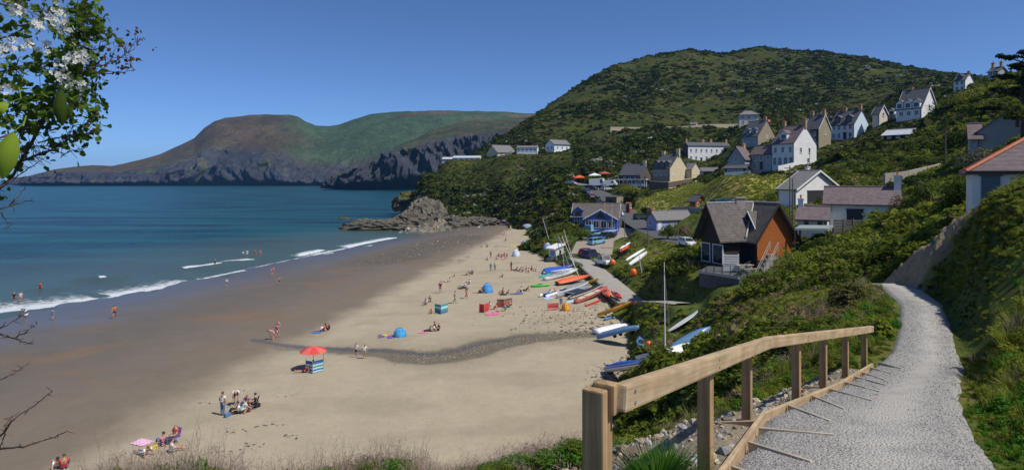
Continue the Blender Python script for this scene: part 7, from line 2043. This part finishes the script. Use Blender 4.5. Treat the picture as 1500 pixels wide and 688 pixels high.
for k in range(4):
    proto('far_dark', quads_mesh('far_bush', *leafquads(110, (1,1,.85), .24, 500+k), FF_D)); proto('far_green', quads_mesh('far_bush', *leafquads(110, (1,1,.8), .24, 510+k), FF_G)); proto('far_yellow', quads_mesh('far_bush', *leafquads(110, (1,1,.6), .22, 520+k), FF_Y))
    proto('far_brown', quads_mesh('far_bush', *leafquads(110, (1,1,.5), .22, 530+k), FF_B)); 
    proto('mid_dark', quads_mesh('mid_bush', *leafquads(420, (1,1,.9), .115, 540+k), LF_D)); proto('mid_green', quads_mesh('mid_bush', *leafquads(420, (1,1,.85), .115, 550+k), LF_G)); proto('mid_yellow', quads_mesh('mid_bush', *leafquads(420, (1,1,.7), .11, 560+k), LF_Y))
    proto('mid_red', quads_mesh('mid_bush', *leafquads(420, (1,1,.7), .10, 570+k), LF_R)); proto('mid_brown', quads_mesh('mid_bush', *leafquads(380, (1,1,.55), .10, 580+k), LF_B))
    proto('near_green', quads_mesh('near_bush', *leafquads(850, (1,1,.9), .075, 590+k, aspect=.5), LF_G)); proto('near_lush', quads_mesh('near_herb', *leafquads(420, (1,1,1.0), .095, 600+k, aspect=.45), LUSH)); proto('near_dark', quads_mesh('near_bush', *leafquads(850, (1,1,.9), .07, 610+k), LF_D))
    proto('near_yellow', quads_mesh('near_bush', *leafquads(800, (1,1,.8), .07, 615+k), LF_Y))
    proto('grass', blades(60, 1.0, .018, .35, 620+k, .55, GR_G, 'grass')); proto('grass_dry', blades(60, 1.0, .015, .40, 630+k, .6, GR_D, 'grass')); proto('twigs', twigs(640+k))
for k in range(2): proto('far_white', quads_mesh('far_bush', *leafquads(110, (1,1,.8), .22, 650+k), LF_W))
PK = list(protos); 
pcol = bpy.data.collections.new('plant_kinds'); pidx = {}; cnt = 0
for key in PK:
    for me in protos[key]:
        o = bpy.data.objects.new('k%04d' % cnt, me); pcol.objects.link(o); pidx.setdefault(key, []).append(cnt); cnt += 1

def scatter_tree():
    ng = bpy.data.node_groups.new('plant_scatter', 'GeometryNodeTree')
    ng.interface.new_socket('Geometry', in_out='INPUT', socket_type='NodeSocketGeometry'); ng.interface.new_socket('Geometry', in_out='OUTPUT', socket_type='NodeSocketGeometry')
    gi = ng.nodes.new('NodeGroupInput'); go = ng.nodes.new('NodeGroupOutput')
    ip = ng.nodes.new('GeometryNodeInstanceOnPoints'); ci = ng.nodes.new('GeometryNodeCollectionInfo')
    ci.inputs['Collection'].default_value = pcol; ci.inputs['Separate Children'].default_value = True; ci.inputs['Reset Children'].default_value = True
    ip.inputs['Pick Instance'].default_value = True
    def at(nm, typ):
        n = ng.nodes.new('GeometryNodeInputNamedAttribute'); n.data_type = typ; n.inputs['Name'].default_value = nm; return n
    a = at('rot', 'FLOAT_VECTOR'); b = at('scl', 'FLOAT_VECTOR'); c = at('idx', 'INT')
    ng.links.new(gi.outputs[0], ip.inputs['Points']); ng.links.new(ci.outputs[0], ip.inputs['Instance'])
    ng.links.new(a.outputs['Attribute'], ip.inputs['Rotation']); ng.links.new(b.outputs['Attribute'], ip.inputs['Scale']); ng.links.new(c.outputs['Attribute'], ip.inputs['Instance Index'])
    ng.links.new(ip.outputs[0], go.inputs[0])
    return ng
NG = scatter_tree()
def scatter(name, label, cat, co, idx, scl, tilt=.15):
    n = len(co); me = bpy.data.meshes.new(name); me.vertices.add(n); me.vertices.foreach_set('co', np.asarray(co, np.float32).ravel())
    a = me.attributes.new('rot', 'FLOAT_VECTOR', 'POINT'); rot = np.stack([rng.normal(0, tilt, n), rng.normal(0, tilt, n), rng.uniform(0, 2*np.pi, n)], 1).astype(np.float32); a.data.foreach_set('vector', rot.ravel())
    scl = np.asarray(scl, float); scl = scl if scl.ndim == 2 else np.repeat(scl[:, None], 3, 1)
    a = me.attributes.new('scl', 'FLOAT_VECTOR', 'POINT'); a.data.foreach_set('vector', scl.astype(np.float32).ravel())
    a = me.attributes.new('idx', 'INT', 'POINT'); a.data.foreach_set('value', np.asarray(idx, np.int32))
    o = bpy.data.objects.new(name, me); C.objects.link(o); md = o.modifiers.new('scatter', 'NODES'); md.node_group = NG
    return tag(o, label, cat, kind='stuff')

def pick(keys, probs, n):
    k = rng.choice(len(keys), size=n, p=np.array(probs)/sum(probs)); return np.array([rng.choice(pidx[keys[i]]) for i in k])

def clear_mask(x, y, z, r, extra=0.0):
    ok = z > beach_z(x, y)+.02
    ok &= z > .8
    dl, sl, _, _ = poly_dist(x, y, PATH_L); dr, sr, _, _ = poly_dist(x, y, PATH_R)
    ins = in_poly(x, y, PATH_L+PATH_R[::-1])
    ok &= ~ins
    ok &= np.minimum(dl, dr) > .03 + extra*.5
    for nm, (pl_, hw, fe) in ROADS.items():
        d, _, _, _ = poly_dist(x, y, pl_); ok &= d > hw + .25 + extra*.6
    for (poly, c, Y0) in FOOT: ok &= ~in_poly(x, y, poly)
    for (cx, cy, cr) in CLEAR: ok &= (x-cx)**2+(y-cy)**2 > (cr*.85+extra*.3)**2
    return ok
# sight lines that the photograph shows open: scrub stays low in front of houses, boats and roads
def low_mask(x, y):
    s = np.ones(len(x))
    for (poly, c, Y0) in FOOT:
        if Y0 > 600: continue
        az = x/np.maximum(y, 1); a0 = [p[0]/p[1] for p in poly]
        near = (az > min(a0)-.01) & (az < max(a0)+.01) & (y < Y0*(1.25 if Y0 < 60 else 1)) & (y > Y0*(.5 if Y0 < 60 else .84))
        s = np.where(near, np.minimum(s, .38), s)
    az = x/np.maximum(y, 1)
    s = np.where((az > .14) & (az < .31) & (y > 84) & (y < 152), s*.55, s)
    return s

def polar_points(n, r0, r1, az0=-42, az1=44):
    a = np.radians(rng.uniform(az0, az1, n)); r = r0*(r1/r0)**rng.uniform(0, 1, n)
    x, y = r*np.sin(a), r*np.cos(a)
    return x, y, r
def slope_ok(x, y, z):
    e = .6; return z
# far hill and headland scrub
xa, ya, ra = polar_points(52000, 150, 720, -12, 44)
xb, yb_, rb_ = polar_points(9000, 215, 372, -13, 8)
x, y, r = np.concatenate([xa, xb]), np.concatenate([ya, yb_]), np.concatenate([ra, rb_])
z = land(x, y); k1, k2 = zone_rock(x, y, z)
ok = clear_mask(x, y, z, r, 1.0) & ~in_poly(x, y, FIELD) & ~in_poly(x, y, LANDSLIP) & (rng.uniform(0, 1, len(x)) > k1*1.25)
x, y, z, r = x[ok], y[ok], z[ok], r[ok]
n0 = fbm(x/85+4, y/60, 3, 704); nz = fbm(x/34, y/34, 3, 700); n2 = fbm(x/12, y/12, 3, 701)
ok = (y < 340) | (rng.uniform(0, 1, len(x)) > np.clip(.15+2.2*n0, 0, .8)); x, y, z, r, n0, nz, n2 = [q[ok] for q in (x, y, z, r, n0, nz, n2)]
keys = ['far_dark','far_green','far_yellow','far_brown','far_white']
idx = np.zeros(len(x), int); s = np.zeros(len(x))
for i in range(len(x)):
    v = .7*n0[i]+.8*nz[i]+.5*n2[i]; hi = y[i] > 340
    pr = [.18,.50,.16,.12,.04]; m = .62 if hi else .95
    if v < -.22: pr = [.62,.30,.02,.02,.04]; m = 1.0 if hi else 1.15
    elif v > .22: pr = [.03,.30,.42,.23,.02]; m = .42 if hi else .75
    idx[i] = rng.choice(pidx[keys[rng.choice(5, p=pr)]]); s[i] = (.5+.0040*r[i])*m*rng.lognormal(0, .45)
s = np.clip(s, .3, 4.6)*low_mask(x, y)
scatter('hill_scrub', 'dark and light green scrub, gorse and bracken covering the big hill', 'scrub', np.stack([x, y, z-s*.12], 1), idx, np.stack([s, s, s*rng.uniform(.5, 1.1, len(s))], 1))
# scrub of the nearer slopes
x, y, r = polar_points(24000, 24, 165, 2, 46)
z = land(x, y); ok = clear_mask(x, y, z, r, .5) & ~in_poly(x, y, FIELD); _, k2 = zone_rock(x, y, z); ok &= k2 < .12
x, y, z, r = x[ok], y[ok], z[ok], r[ok]
px = 750+F*x/y; py = HZ+F*(EYE.z-z)/y
nz = fbm(x/11, y/11, 3, 710); n2 = fbm(x/4, y/4, 3, 711)
idx = np.zeros(len(x), int); s = np.zeros(len(x)); keys = ['mid_dark','mid_green','mid_yellow','mid_red','mid_brown','grass_dry','grass']
heath = in_poly(px, py, [(985,455),(1060,440),(1180,425),(1290,400),(1310,440),(1270,475),(1120,490),(1040,500),(960,520),(940,500)])
lowg = in_poly(px, py, [(935,400),(1010,400),(1080,410),(1100,440),(1000,470),(940,500),(920,470)])
for i in range(len(x)):
    v = nz[i]+.6*n2[i]
    pr = [.18,.48,.20,.05,.04,.02,.03]
    if v < -.12: pr = [.55,.35,.02,.05,.01,.01,.01]
    elif v > .18: pr = [.05,.38,.38,.03,.08,.03,.05]
    sc = .50+.0052*r[i]
    if heath[i]: pr = [.05,.16,.08,.30,.26,.12,.03]; sc = .42
    elif lowg[i]: pr = [.04,.30,.38,.02,.10,.06,.10]; sc = .46
    idx[i] = rng.choice(pidx[keys[rng.choice(7, p=pr)]]); s[i] = sc*rng.lognormal(0, .38)
dp = np.minimum(poly_dist(x, y, PATH_L)[0], poly_dist(x, y, PATH_R)[0]); s = np.clip(s, .2, 2.2)*low_mask(x, y)*np.clip(.25+dp*.16, .3, 1)
scatter('slope_scrub', 'brambles, heath and low bushes covering the slopes around the village', 'scrub', np.stack([x, y, z-s*.12], 1), idx, np.stack([s, s, s*rng.uniform(.6, 1.1, len(s))], 1))
# rough low grass and herbs between the bushes and round the boats on the bank
x, y, r = polar_points(16000, 30, 135, 6, 40)
z = land(x, y); ok = (z > beach_z(x, y)+.08) & (z > .9)
for nm, (pl_, hw, fe) in ROADS.items(): ok &= poly_dist(x, y, pl_)[0] > hw+.1
for (poly, c, Y0) in FOOT: ok &= ~in_poly(x, y, poly)
ok &= (np.minimum(poly_dist(x, y, PATH_L)[0], poly_dist(x, y, PATH_R)[0]) > .4) & ~in_poly(x, y, PATH_L+PATH_R[::-1]) & (zone_rock(x, y, z)[1] < .12)
x, y, z, r = x[ok], y[ok], z[ok], r[ok]
scatter('bank_grass', 'low rough grass between the bushes and beached boats', 'grass', np.stack([x, y, z-.02], 1), pick(['grass','grass_dry','mid_yellow'], [.62,.14,.24], len(x)), np.stack([.25+.003*r]*2+[rng.uniform(.14, .34, len(x))], 1), .15)
# field grass
x, y, r = polar_points(26000, 105, 235, 6, 30)
ok = in_poly(x, y, FIELD); x, y = x[ok], y[ok]; z = land(x, y); ok = clear_mask(x, y, z, None, .2); x, y, z = x[ok], y[ok], z[ok]
fs = fbm(x/14+3, y/5, 4, 87)
idx = np.where(rng.uniform(0, 1, len(x)) < np.clip(.08+fs*1.6, .02, .55), pick(['grass_dry'], [1], len(x)), pick(['grass'], [1], len(x)))
scatter('field_grass', 'rough grass of the open field between the pub and the summer house', 'grass', np.stack([x, y, z-.02], 1), idx, np.stack([rng.uniform(.5, 1.1, len(x))]*2+[rng.uniform(.25, .5, len(x))], 1), .1)
# near bank on the right and left verge of the path
x, y, r = polar_points(19000, 3.2, 36, -6, 72)
z = land(x, y); ok = clear_mask(x, y, z, r, .02) & ~in_poly(x, y, RUBBLE); _, k2 = zone_rock(x, y, z); ok &= k2 < .12
right = poly_dist(x, y, PATH_R)[1] < 0
x, y, z, r, right = x[ok], y[ok], z[ok], r[ok], right[ok]
nz = fbm(x/3.2, y/3.2, 3, 720); n2 = fbm(x/1.1, y/1.1, 3, 721); dl = np.minimum(poly_dist(x, y, PATH_R)[0], poly_dist(x, y, PATH_L)[0])
idx = np.zeros(len(x), int); s = np.zeros(len(x)); keys = ['near_green','near_dark','near_lush','near_yellow','grass','grass_dry','twigs','mid_brown']
for i in range(len(x)):
    v = nz[i]+.5*n2[i]
    if right[i]:
        pr = [.07,.01,.10,.30,.40,.10,.00,.02]
        if v < -.1: pr = [.24,.03,.12,.24,.34,.03,.0,.0]
        elif v > .15: pr = [.08,.01,.08,.34,.40,.09,.0,.0]
        if y[i] < 9 and dl[i] < 1.2: pr = [.05,.0,.62,.08,.25,.0,.0,.0]
    else:
        pr = [.26,.10,.14,.14,.20,.06,.06,.04]
        if 10 < y[i] < 26 and dl[i] < 1.6: pr = [.30,.08,.26,.10,.22,.02,.01,.01]
        elif v > 0: pr = [.10,.05,.05,.14,.18,.20,.14,.14]
    kx = keys[rng.choice(8, p=np.array(pr)/sum(pr))]; idx[i] = rng.choice(pidx[kx])
    sc = .09+.0105*min(r[i], 26)
    s[i] = sc*rng.lognormal(0, .35)*(1.15 if kx in ('grass','grass_dry','twigs') else 1)*min(1, .35+dl[i]*.8)
s = np.clip(s, .05, .50)*np.clip(low_mask(x, y)+.12, 0, 1)
s *= np.where((~right) & (y < 16), .75, 1)*np.where(right & (y > 15) & (dl < 1.5), .6, 1)
scatter('bank_plants', 'grass, brambles and leafy herbs on the bank and verges of the gravel path', 'plants', np.stack([x, y, z-s*.10], 1), idx, np.stack([s, s, s*rng.uniform(.7, 1.2, len(s))], 1), .25)
# dead heath and brambles on the brink at the bottom of the picture
x = []; y = []
for (px0, px1, Y0, Y1, n) in [(110,330,7.0,9.2,800),(330,600,7.2,9.2,850),(560,700,7.0,8.6,350),(600,870,6.6,9.0,1100)]:
    a = rng.uniform(px0, px1, n); Yv = rng.uniform(Y0, Y1, n); x += list((a-750)/F*Yv); y += list(Yv)
x, y = np.array(x), np.array(y); z = land(x, y); px = 750+F*x/y
# crown height of the fringe as it stands along the brink
top = np.interp(px, [110,140,180,240,300,340,380,440,500,560,585,620,660,700,760,800,850,870], [694,680,675,670,664,688,694,680,672,660,660,688,694,680,666,652,644,642])
hgt = np.clip((EYE.z-(top-HZ)/F*y) - z, .0, 1.2)*rng.uniform(.55, 1.05, len(x))
ok = hgt > .10; x, y, z, hgt, px = x[ok], y[ok], z[ok], hgt[ok], px[ok]
u = fbm(px/60, px*0, 3, 731)
kk = [rng.choice(['twigs','near_green','grass_dry','near_lush','mid_red'], p=[.32,.26,.10,.26,.06] if uu < .02 else [.12,.36,.08,.40,.04]) for uu in u]
idx = np.array([rng.choice(pidx[k]) for k in kk]); leafy = np.array([k.startswith('near') or k.startswith('mid') for k in kk]); w = np.where(leafy, .20, .34)*rng.uniform(.7, 1.3, len(x)); hgt = np.where(leafy, hgt*.85, hgt)
hz = np.where(leafy, rng.uniform(.35, .72, len(x)), 0)*hgt; z = z + hz; hgt = np.where(leafy, np.maximum(.16, hgt*.5), hgt)
scatter('brink_heath', 'dead pinkish heath twigs and brambles on the brink above the beach', 'heath', np.stack([x, y, z], 1), idx, np.stack([w, w, hgt], 1), .2)

# stones ----------------------------------------------------------------------
def stone_proto(seed, m):
    bm = bmesh.new(); bmesh.ops.create_icosphere(bm, subdivisions=1, radius=.5); rr_ = random.Random(seed)
    for v in bm.verts: v.co *= rr_.uniform(.65, 1.15); v.co.z *= .65
    me = bpy.data.meshes.new('stone'); bm.to_mesh(me); bm.free(); me.materials.append(m); return me
def stone_mat(name, c0, c1):
    m, t, p = nt(name); oi = N(t, 'ShaderNodeObjectInfo'); mx = N(t, 'ShaderNodeMix', data_type='RGBA'); mx.inputs['A'].default_value = (*c0, 1); mx.inputs['B'].default_value = (*c1, 1)
    L(t, oi.outputs['Random'], mx.inputs['Factor']); L(t, mx.outputs['Result'], p.inputs['Base Color']); p.inputs['Roughness'].default_value = .9; p.inputs['Specular IOR Level'].default_value = .2; return m
for k in range(4):
    for key, m in (('stone_grey', stone_mat('grey_stone_%d' % k, (.19,.19,.19), (.42,.41,.39))), ('stone_tan', stone_mat('tan_stone_%d' % k, (.22,.17,.11), (.50,.42,.30))), ('stone_dark', stone_mat('dark_pebble_%d' % k, (.06,.055,.05), (.20,.18,.15)))):
        o = bpy.data.objects.new('k%04d' % cnt, stone_proto(800+cnt, m)); pcol.objects.link(o); pidx.setdefault(key, []).append(cnt); cnt += 1
n = 22000; yy = 4.6*(26/4.6)**rng.uniform(0, 1, n); f = rng.uniform(0, 1, n)
lx = np.interp(yy, [p[1] for p in PATH_L], [p[0] for p in PATH_L]); lz = np.interp(yy, [p[1] for p in PATH_L], [p[2] for p in PATH_L]); rx = np.interp(yy, [p[1] for p in PATH_R], [p[0] for p in PATH_R])
worn = np.exp(-((f-.60)/.24)**2)
ok = rng.uniform(0, 1, n) > worn*1.1*np.clip(1.25-yy/40, 0, 1); yy, f, lx, lz, rx = yy[ok], f[ok], lx[ok], lz[ok], rx[ok]
x = lx+(rx-lx)*f; z = np.array([Z(a, b) for a, b in zip(x, yy)])
s = rng.uniform(.009, .022, len(x))*np.clip(.6+yy*.06, .8, 1.5)
scatter('loose_gravel', 'loose grey chippings lying on the footpath', 'gravel', np.stack([x, yy, z+s*.12], 1), pick(['stone_grey'], [1], len(x)), s, .6)
n = 4200; poly = np.array(RUBBLE); x = rng.uniform(poly[:,0].min(), poly[:,0].max(), n); yy = rng.uniform(poly[:,1].min(), poly[:,1].max(), n); ok = in_poly(x, yy, RUBBLE); x, yy = x[ok], yy[ok]; z = land(x, yy); s = rng.lognormal(-2.9, .55, len(x)); s = np.clip(s, .02, .22)
scatter('rubble', 'tan and grey rubble stones spilled on the slope under the handrail', 'stones', np.stack([x, yy, z+s*.1], 1), pick(['stone_tan','stone_grey'], [.75,.25], len(x)), s, .6)
xs = []; ys = []
STa = np.array(STREAM)
for i in range(1900):
    t_ = rng.uniform(.0, .62); k = int(t_*(len(STa)-1)); f = t_*(len(STa)-1)-k; p = STa[k]*(1-f)+STa[k+1]*f; xs.append(p[0]+rng.normal(0,1.0)); ys.append(p[1]+rng.normal(0,1.3))
xs, ys = np.array(xs), np.array(ys); zz = np.array([Z(a, b) for a, b in zip(xs, ys)]); s = rng.uniform(.04, .15, len(xs))
scatter('stream_pebbles', 'dark pebbles strewn along the shallow stream bed', 'pebbles', np.stack([xs, ys, zz+s*.1], 1), pick(['stone_dark','stone_tan'], [.5,.5], len(xs)), s, .5)
xs = []; ys = []
for (pa, pb, sd, n) in [((560,385),(680,345),5,1500),((780,462),(900,462),3.5,500),((840,485),(905,478),1.5,260),((880,560),(925,530),1.0,160)]:
    a, b = G(*pa), G(*pb); f = rng.uniform(0, 1, n); xs += list(a.x+(b.x-a.x)*f+rng.normal(0, sd, n)); ys += list(a.y+(b.y-a.y)*f+rng.normal(0, sd, n))
xs, ys = np.array(xs), np.array(ys); ok = beach_z(xs, ys) > .25; xs, ys = xs[ok], ys[ok]; zz = np.array([Z(a, b) for a, b in zip(xs, ys)]); s = rng.lognormal(-1.7, .5, len(xs)); s = np.clip(s, .06, .5)
scatter('beach_pebbles', 'grey pebbles and weed scattered on the upper and far sand', 'pebbles', np.stack([xs, ys, zz+s*.05], 1), pick(['stone_dark','stone_tan'], [.7,.3], len(xs)), np.stack([s*1.3, s, s*.6], 1), .3)
xs = []; ys = []
for (q, n) in [((395,622),9),((345,632),7),((370,650),8),((330,660),9),((430,640),6),((350,570),4),((300,590),3),((420,580),4)]:
    a = G(*q)
    for _ in range(n): xs.append(a.x+rng.normal(0,.5)); ys.append(a.y+rng.normal(0,.25))
xs, ys = np.array(xs), np.array(ys); zz = np.array([Z(a, b) for a, b in zip(xs, ys)]); s = rng.uniform(.10,.26,len(xs))
scatter('seaweed_scraps', 'dark scraps of seaweed on the dry sand', 'seaweed', np.stack([xs, ys, zz+.01], 1), pick(['stone_dark'], [1], len(xs)), np.stack([s*1.8, s, s*.3], 1), .1)
xs = []; ys = []
for i, p in enumerate([(525,335),(560,338),(600,340),(640,336),(680,331)]):
    a = Bq(*p)
    for _ in range(90): xs.append(a.x+rng.normal(0,5)); ys.append(a.y+rng.normal(3,5))
xs, ys = np.array(xs), np.array(ys); zz = np.maximum(land(xs, ys), beach_z(xs, ys)); ok = zz > -1.2; xs, ys, zz = xs[ok], ys[ok], zz[ok]; s = rng.lognormal(.0, .5, len(xs)); s = np.clip(s, .3, 2.6)
scatter('boulders', 'grey brown boulders tumbled at the foot of the headland', 'boulders', np.stack([xs, ys, zz-s*.05], 1), pick(['stone_tan','stone_dark'], [.55,.45], len(xs)), s, .6)

# rock outcrops -----------------------------------------------------------------
ROCK = attr_surface('headland_rock', .4, (.3, 1.5, 6), 1.0, .3, .9, .15)
def outcrop(label, px, pyb, Y, w, d, h, seed, col=(.19,.17,.14), lean=0.0, name='rock_outcrop', top=None):
    zb = EYE.z-(pyb-HZ)/F*Y; t = P(px, pyb, Y)
    bm = bmesh.new(); bmesh.ops.create_icosphere(bm, subdivisions=5, radius=1)
    co = np.array([v.co[:] for v in bm.verts])
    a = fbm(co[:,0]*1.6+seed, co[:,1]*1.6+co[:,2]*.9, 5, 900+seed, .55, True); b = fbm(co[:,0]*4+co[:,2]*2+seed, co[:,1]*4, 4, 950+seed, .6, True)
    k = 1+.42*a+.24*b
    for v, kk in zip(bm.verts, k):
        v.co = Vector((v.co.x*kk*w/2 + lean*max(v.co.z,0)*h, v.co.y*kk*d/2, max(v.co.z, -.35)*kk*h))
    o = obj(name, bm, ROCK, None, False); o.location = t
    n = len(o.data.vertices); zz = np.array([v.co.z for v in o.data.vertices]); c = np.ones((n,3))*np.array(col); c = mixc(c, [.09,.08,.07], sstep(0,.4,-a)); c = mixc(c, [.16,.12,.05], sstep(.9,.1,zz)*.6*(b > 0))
    if top: c = mixc(c, top, sstep(h*.62, h*.85, zz))
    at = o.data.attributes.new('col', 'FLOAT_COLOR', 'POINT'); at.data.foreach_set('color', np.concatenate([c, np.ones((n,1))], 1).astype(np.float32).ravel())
    return tag(o, label, 'rock')
outcrop('dark flat topped islet rock in the sea behind the headland', 602, 302, 330, 15, 12, 5.5, 1, (.075,.065,.055), .0, top=(.10,.10,.03))
outcrop('long low grey reef running out from the headland into the sea', 572, 334, 232, 26, 9, 2.5, 2, (.125,.11,.085))
outcrop('yellowish weed covered seaward end of the low reef', 537, 334, 240, 11, 7, 2.6, 3, (.20,.15,.06))
outcrop('jagged grey rock between the reef and the cliff', 603, 333, 234, 13, 9, 4.2, 4, (.14,.12,.09))
outcrop('tall pale crag forming the seaward face of the headland', 627, 333, 245, 14, 11, 8.2, 5, (.165,.145,.11), -.10)
outcrop('brown crag right of the tall pale one at the cliff foot', 662, 333, 243, 12, 8, 3.2, 6, (.13,.115,.09))
outcrop('low dark crag at the back of the far sand', 704, 328, 248, 12, 7, 2.2, 7, (.13,.115,.095))
outcrop('small dark rock awash to the left of the reef', 505, 323, 290, 6, 4, 1.2, 8, (.09,.085,.06))

# individual shrubs and trees -----------------------------------------------------
BARKM = mat('bark', (.07,.055,.04), .9, .3, 8, .3)
def shrub(label, px, pyb, Y, wpx, hpx, m, seed, n=1500, leaf=.10, cat='shrub', name='shrub', trunk=.25, lobes=10, sq=1.0, depth=None, group=None):
    t = thing(name, label, cat, P(px, pyb, Y), 0, group); w = wpx/F*Y/2; h = hpx/F*Y; d = depth or w
    V, Fq = leafquads(n, (w*1.05, d*1.05, h*(1-trunk*.5)), 1.0, seed, 1.0, lobes)
    # leaf size in metres
    c = V.reshape(-1,4,3).mean(1, keepdims=True); V = (c + (V.reshape(-1,4,3)-c)*leaf).reshape(-1,3); V[:,2] += h*trunk*.45
    o = link_mesh('crown', quads_mesh('crown', V, Fq, m), None, t)
    bm = bmesh.new(); tube(bm, [(0,0,-.8), (w*.05,0,h*.25), (-w*.04,d*.05,h*.6)], [w*.09+.04, w*.07+.03, w*.03+.01], 7)
    for k in range(5):
        a = k*1.26+seed; tube(bm, [(0,0,h*.15), (w*.35*math.cos(a), d*.35*math.sin(a), h*.45), (w*.62*math.cos(a+.3), d*.62*math.sin(a+.3), h*.7)], [w*.05+.02, w*.03+.012, .008], 5)
    obj('trunk', bm, BARKM, t)
CON = leaf_mat('conifer_dark', (.008,.014,.006), (.030,.042,.014), .1)
def conifer():
    t = thing('conifer_tree', 'big dark windswept conifer standing on the skyline at the top right', 'tree', P(1500, 190, 74))
    rn = random.Random(3); V = []; k = 0
    bm = bmesh.new(); tube(bm, [(0,0,-2),(.1,0,3),(-.1,.1,6),(.3,0,9.6)], [.4,.32,.22,.05], 8)
    for i in range(17):
        f = i/16; z0 = 2.2+7.4*f; a = i*2.4; ln = (5.2*(1-f*.55))*rn.uniform(.55,1.05)
        if i in (11, 14): ln *= 1.25
        e = Vector((ln*math.cos(a), ln*.7*math.sin(a), z0+rn.uniform(-.2,.9))); tube(bm, [(0,0,z0-.6), e*.5+Vector((0,0,z0*.5-.2)), e], [.11,.07,.02], 5)
        for j in range(5):
            c = Vector((0,0,z0-.3)).lerp(e, .35+.16*j); r = rn.uniform(.55,1.0)*(1.15-.12*j)
            v, q = leafquads(170, (r*1.25, r*1.25, r*.62), .13, 40+i*7+j, 1.0, 5); V.append(v+np.array(c))
    V = np.concatenate(V); Fq = np.arange(len(V)).reshape(-1,4)
    link_mesh('crown', quads_mesh('crown', V, Fq, CON), None, t); obj('trunk', bm, BARKM, t)
conifer()
for q in [
 ('bright green rounded bush left of the white red roofed house', 1366,304,55,74,56,leaf_mat('bright_bush',(.045,.085,.012),(.12,.18,.022),.3),21,3200,.11),
 ('dark glossy bush against the left wall of the red roofed house', 1408,306,46,48,58,LF_D,22,2600,.09),
 ('brownish shrub right of the white bungalow chimney', 1332,322,62,60,52,LF_R,23,2600,.10),
 ('small dull shrub below the brownish one', 1352,322,52,40,32,LF_G,24,1500,.08),
 ('round green bush beside the lavender gabled cottage', 978,347,126,24,26,LF_G,25,1300,.16),
 ('purple brown bush right of the round green one by the cottage', 1000,346,124,28,22,LF_R,26,1300,.16),
 ('green tree in front of the right end of the white terrace', 1046,254,245,44,26,LF_G,27,1500,.30),
 ('small rounded tree left of the grey shed near the pub', 1020,251,250,22,18,LF_D,28,800,.28),
 ('dark tall tree on the hill left of the stone gabled house', 1156,192,290,26,44,LF_D,29,1200,.40),
 ('brown bare crowned tree behind the pale blue gabled house', 1226,172,215,24,20,LF_R,30,900,.28),
 ('dark bush at the right foot of the timber chalet', 1116,424,55,54,28,LF_D,31,2600,.12),
 ('large green bush between the chalet steps and the carport', 1176,412,50,96,52,LF_G,32,3800,.12),
 ('broad green bush below the bungalow fence', 1248,392,48,96,58,LF_G,33,3800,.12),
 ('dark green bush under the carport', 1202,372,58,60,32,LF_D,34,2000,.12),
 ('leafy green bush beside the far end of the handrail', 1287,522,18.2,44,70,LF_G,35,3600,.055),
 ('broad brown green thicket left of the bend in the path', 1244,468,25,70,66,leaf_mat('thicket',(.045,.042,.016),(.11,.105,.03),.25),36,4200,.065),
 ('dark thicket beyond the bend of the path', 1236,428,38,64,42,LF_D,37,2600,.09),
 ('green bush at the foot of the blue boathouse', 850,347,142,44,20,LF_G,38,1500,.20),
 ('second green bush at the seaward corner of the boathouse', 828,343,150,30,22,LF_D,39,1200,.20),
 ('bushy green mass on the bank beside the pub forecourt', 925,282,204,34,13,LF_Y,41,1300,.24),
 ('dark bush behind the white camper van', 862,266,236,16,12,LF_D,42,700,.25),
 ('long dark hedge on the slope below the barn', 1258,256,118,100,14,LF_D,43,2600,.16),
 ('dark hedge left of the leaning utility pole', 1356,248,94,70,24,LF_D,44,2600,.13),
 ('green tree beside the dormered house', 1385,176,140,52,40,LF_G,45,2200,.20),
 ('yellowish bush below the skyline houses', 1432,150,112,60,34,LF_Y,46,2200,.16),
 ('low grey green bush in front of the shaded grey gable', 1440,246,66,80,36,leaf_mat('grey_bush',(.06,.07,.04),(.14,.15,.085),.2),47,3000,.10),
 ('dark bush on the right edge below the conifer', 1490,176,70,50,34,LF_D,48,2200,.12),
 ('small dark tree on the skyline right of the hill', 1378,116,300,14,12,LF_D,49,500,.35)]:
    lb, px, pyb, Y, w, h, m, sd, n, lf = q
    tree = 'tree' in lb; hedge = 'hedge' in lb
    shrub(lb, px, pyb, Y, w, h, m, sd, n, lf, 'tree' if tree else ('hedge' if hedge else 'bush'), 'tree' if tree else ('hedge' if hedge else 'bush'), .35 if tree else .15, 14, depth=(.9 if hedge else None))
def tuft(label, x, y, s, m, n, seed):
    t = thing('grass_tuft', label, 'grass tuft', (x, y, Z(x, y)-.03)); me = blades(n, s, .006, s*.8, seed, .8, m, 'grass_blades'); link_mesh('grass_blades', me, None, t)
    bm = bmesh.new(); bmesh.ops.create_icosphere(bm, subdivisions=2, radius=s*.32); bmesh.ops.transform(bm, matrix=Matrix.Diagonal((1.3,1.3,.45,1)), verts=bm.verts[:]); obj('root_clump', bm, GR_G, t, True)
tuft('bright green grass tuft between the two nearest handrail posts', 1.12, 4.72, .40, LUSH, 900, 51); tuft('smaller grass tuft left of the second handrail post', 1.45, 5.7, .20, LUSH, 260, 52)
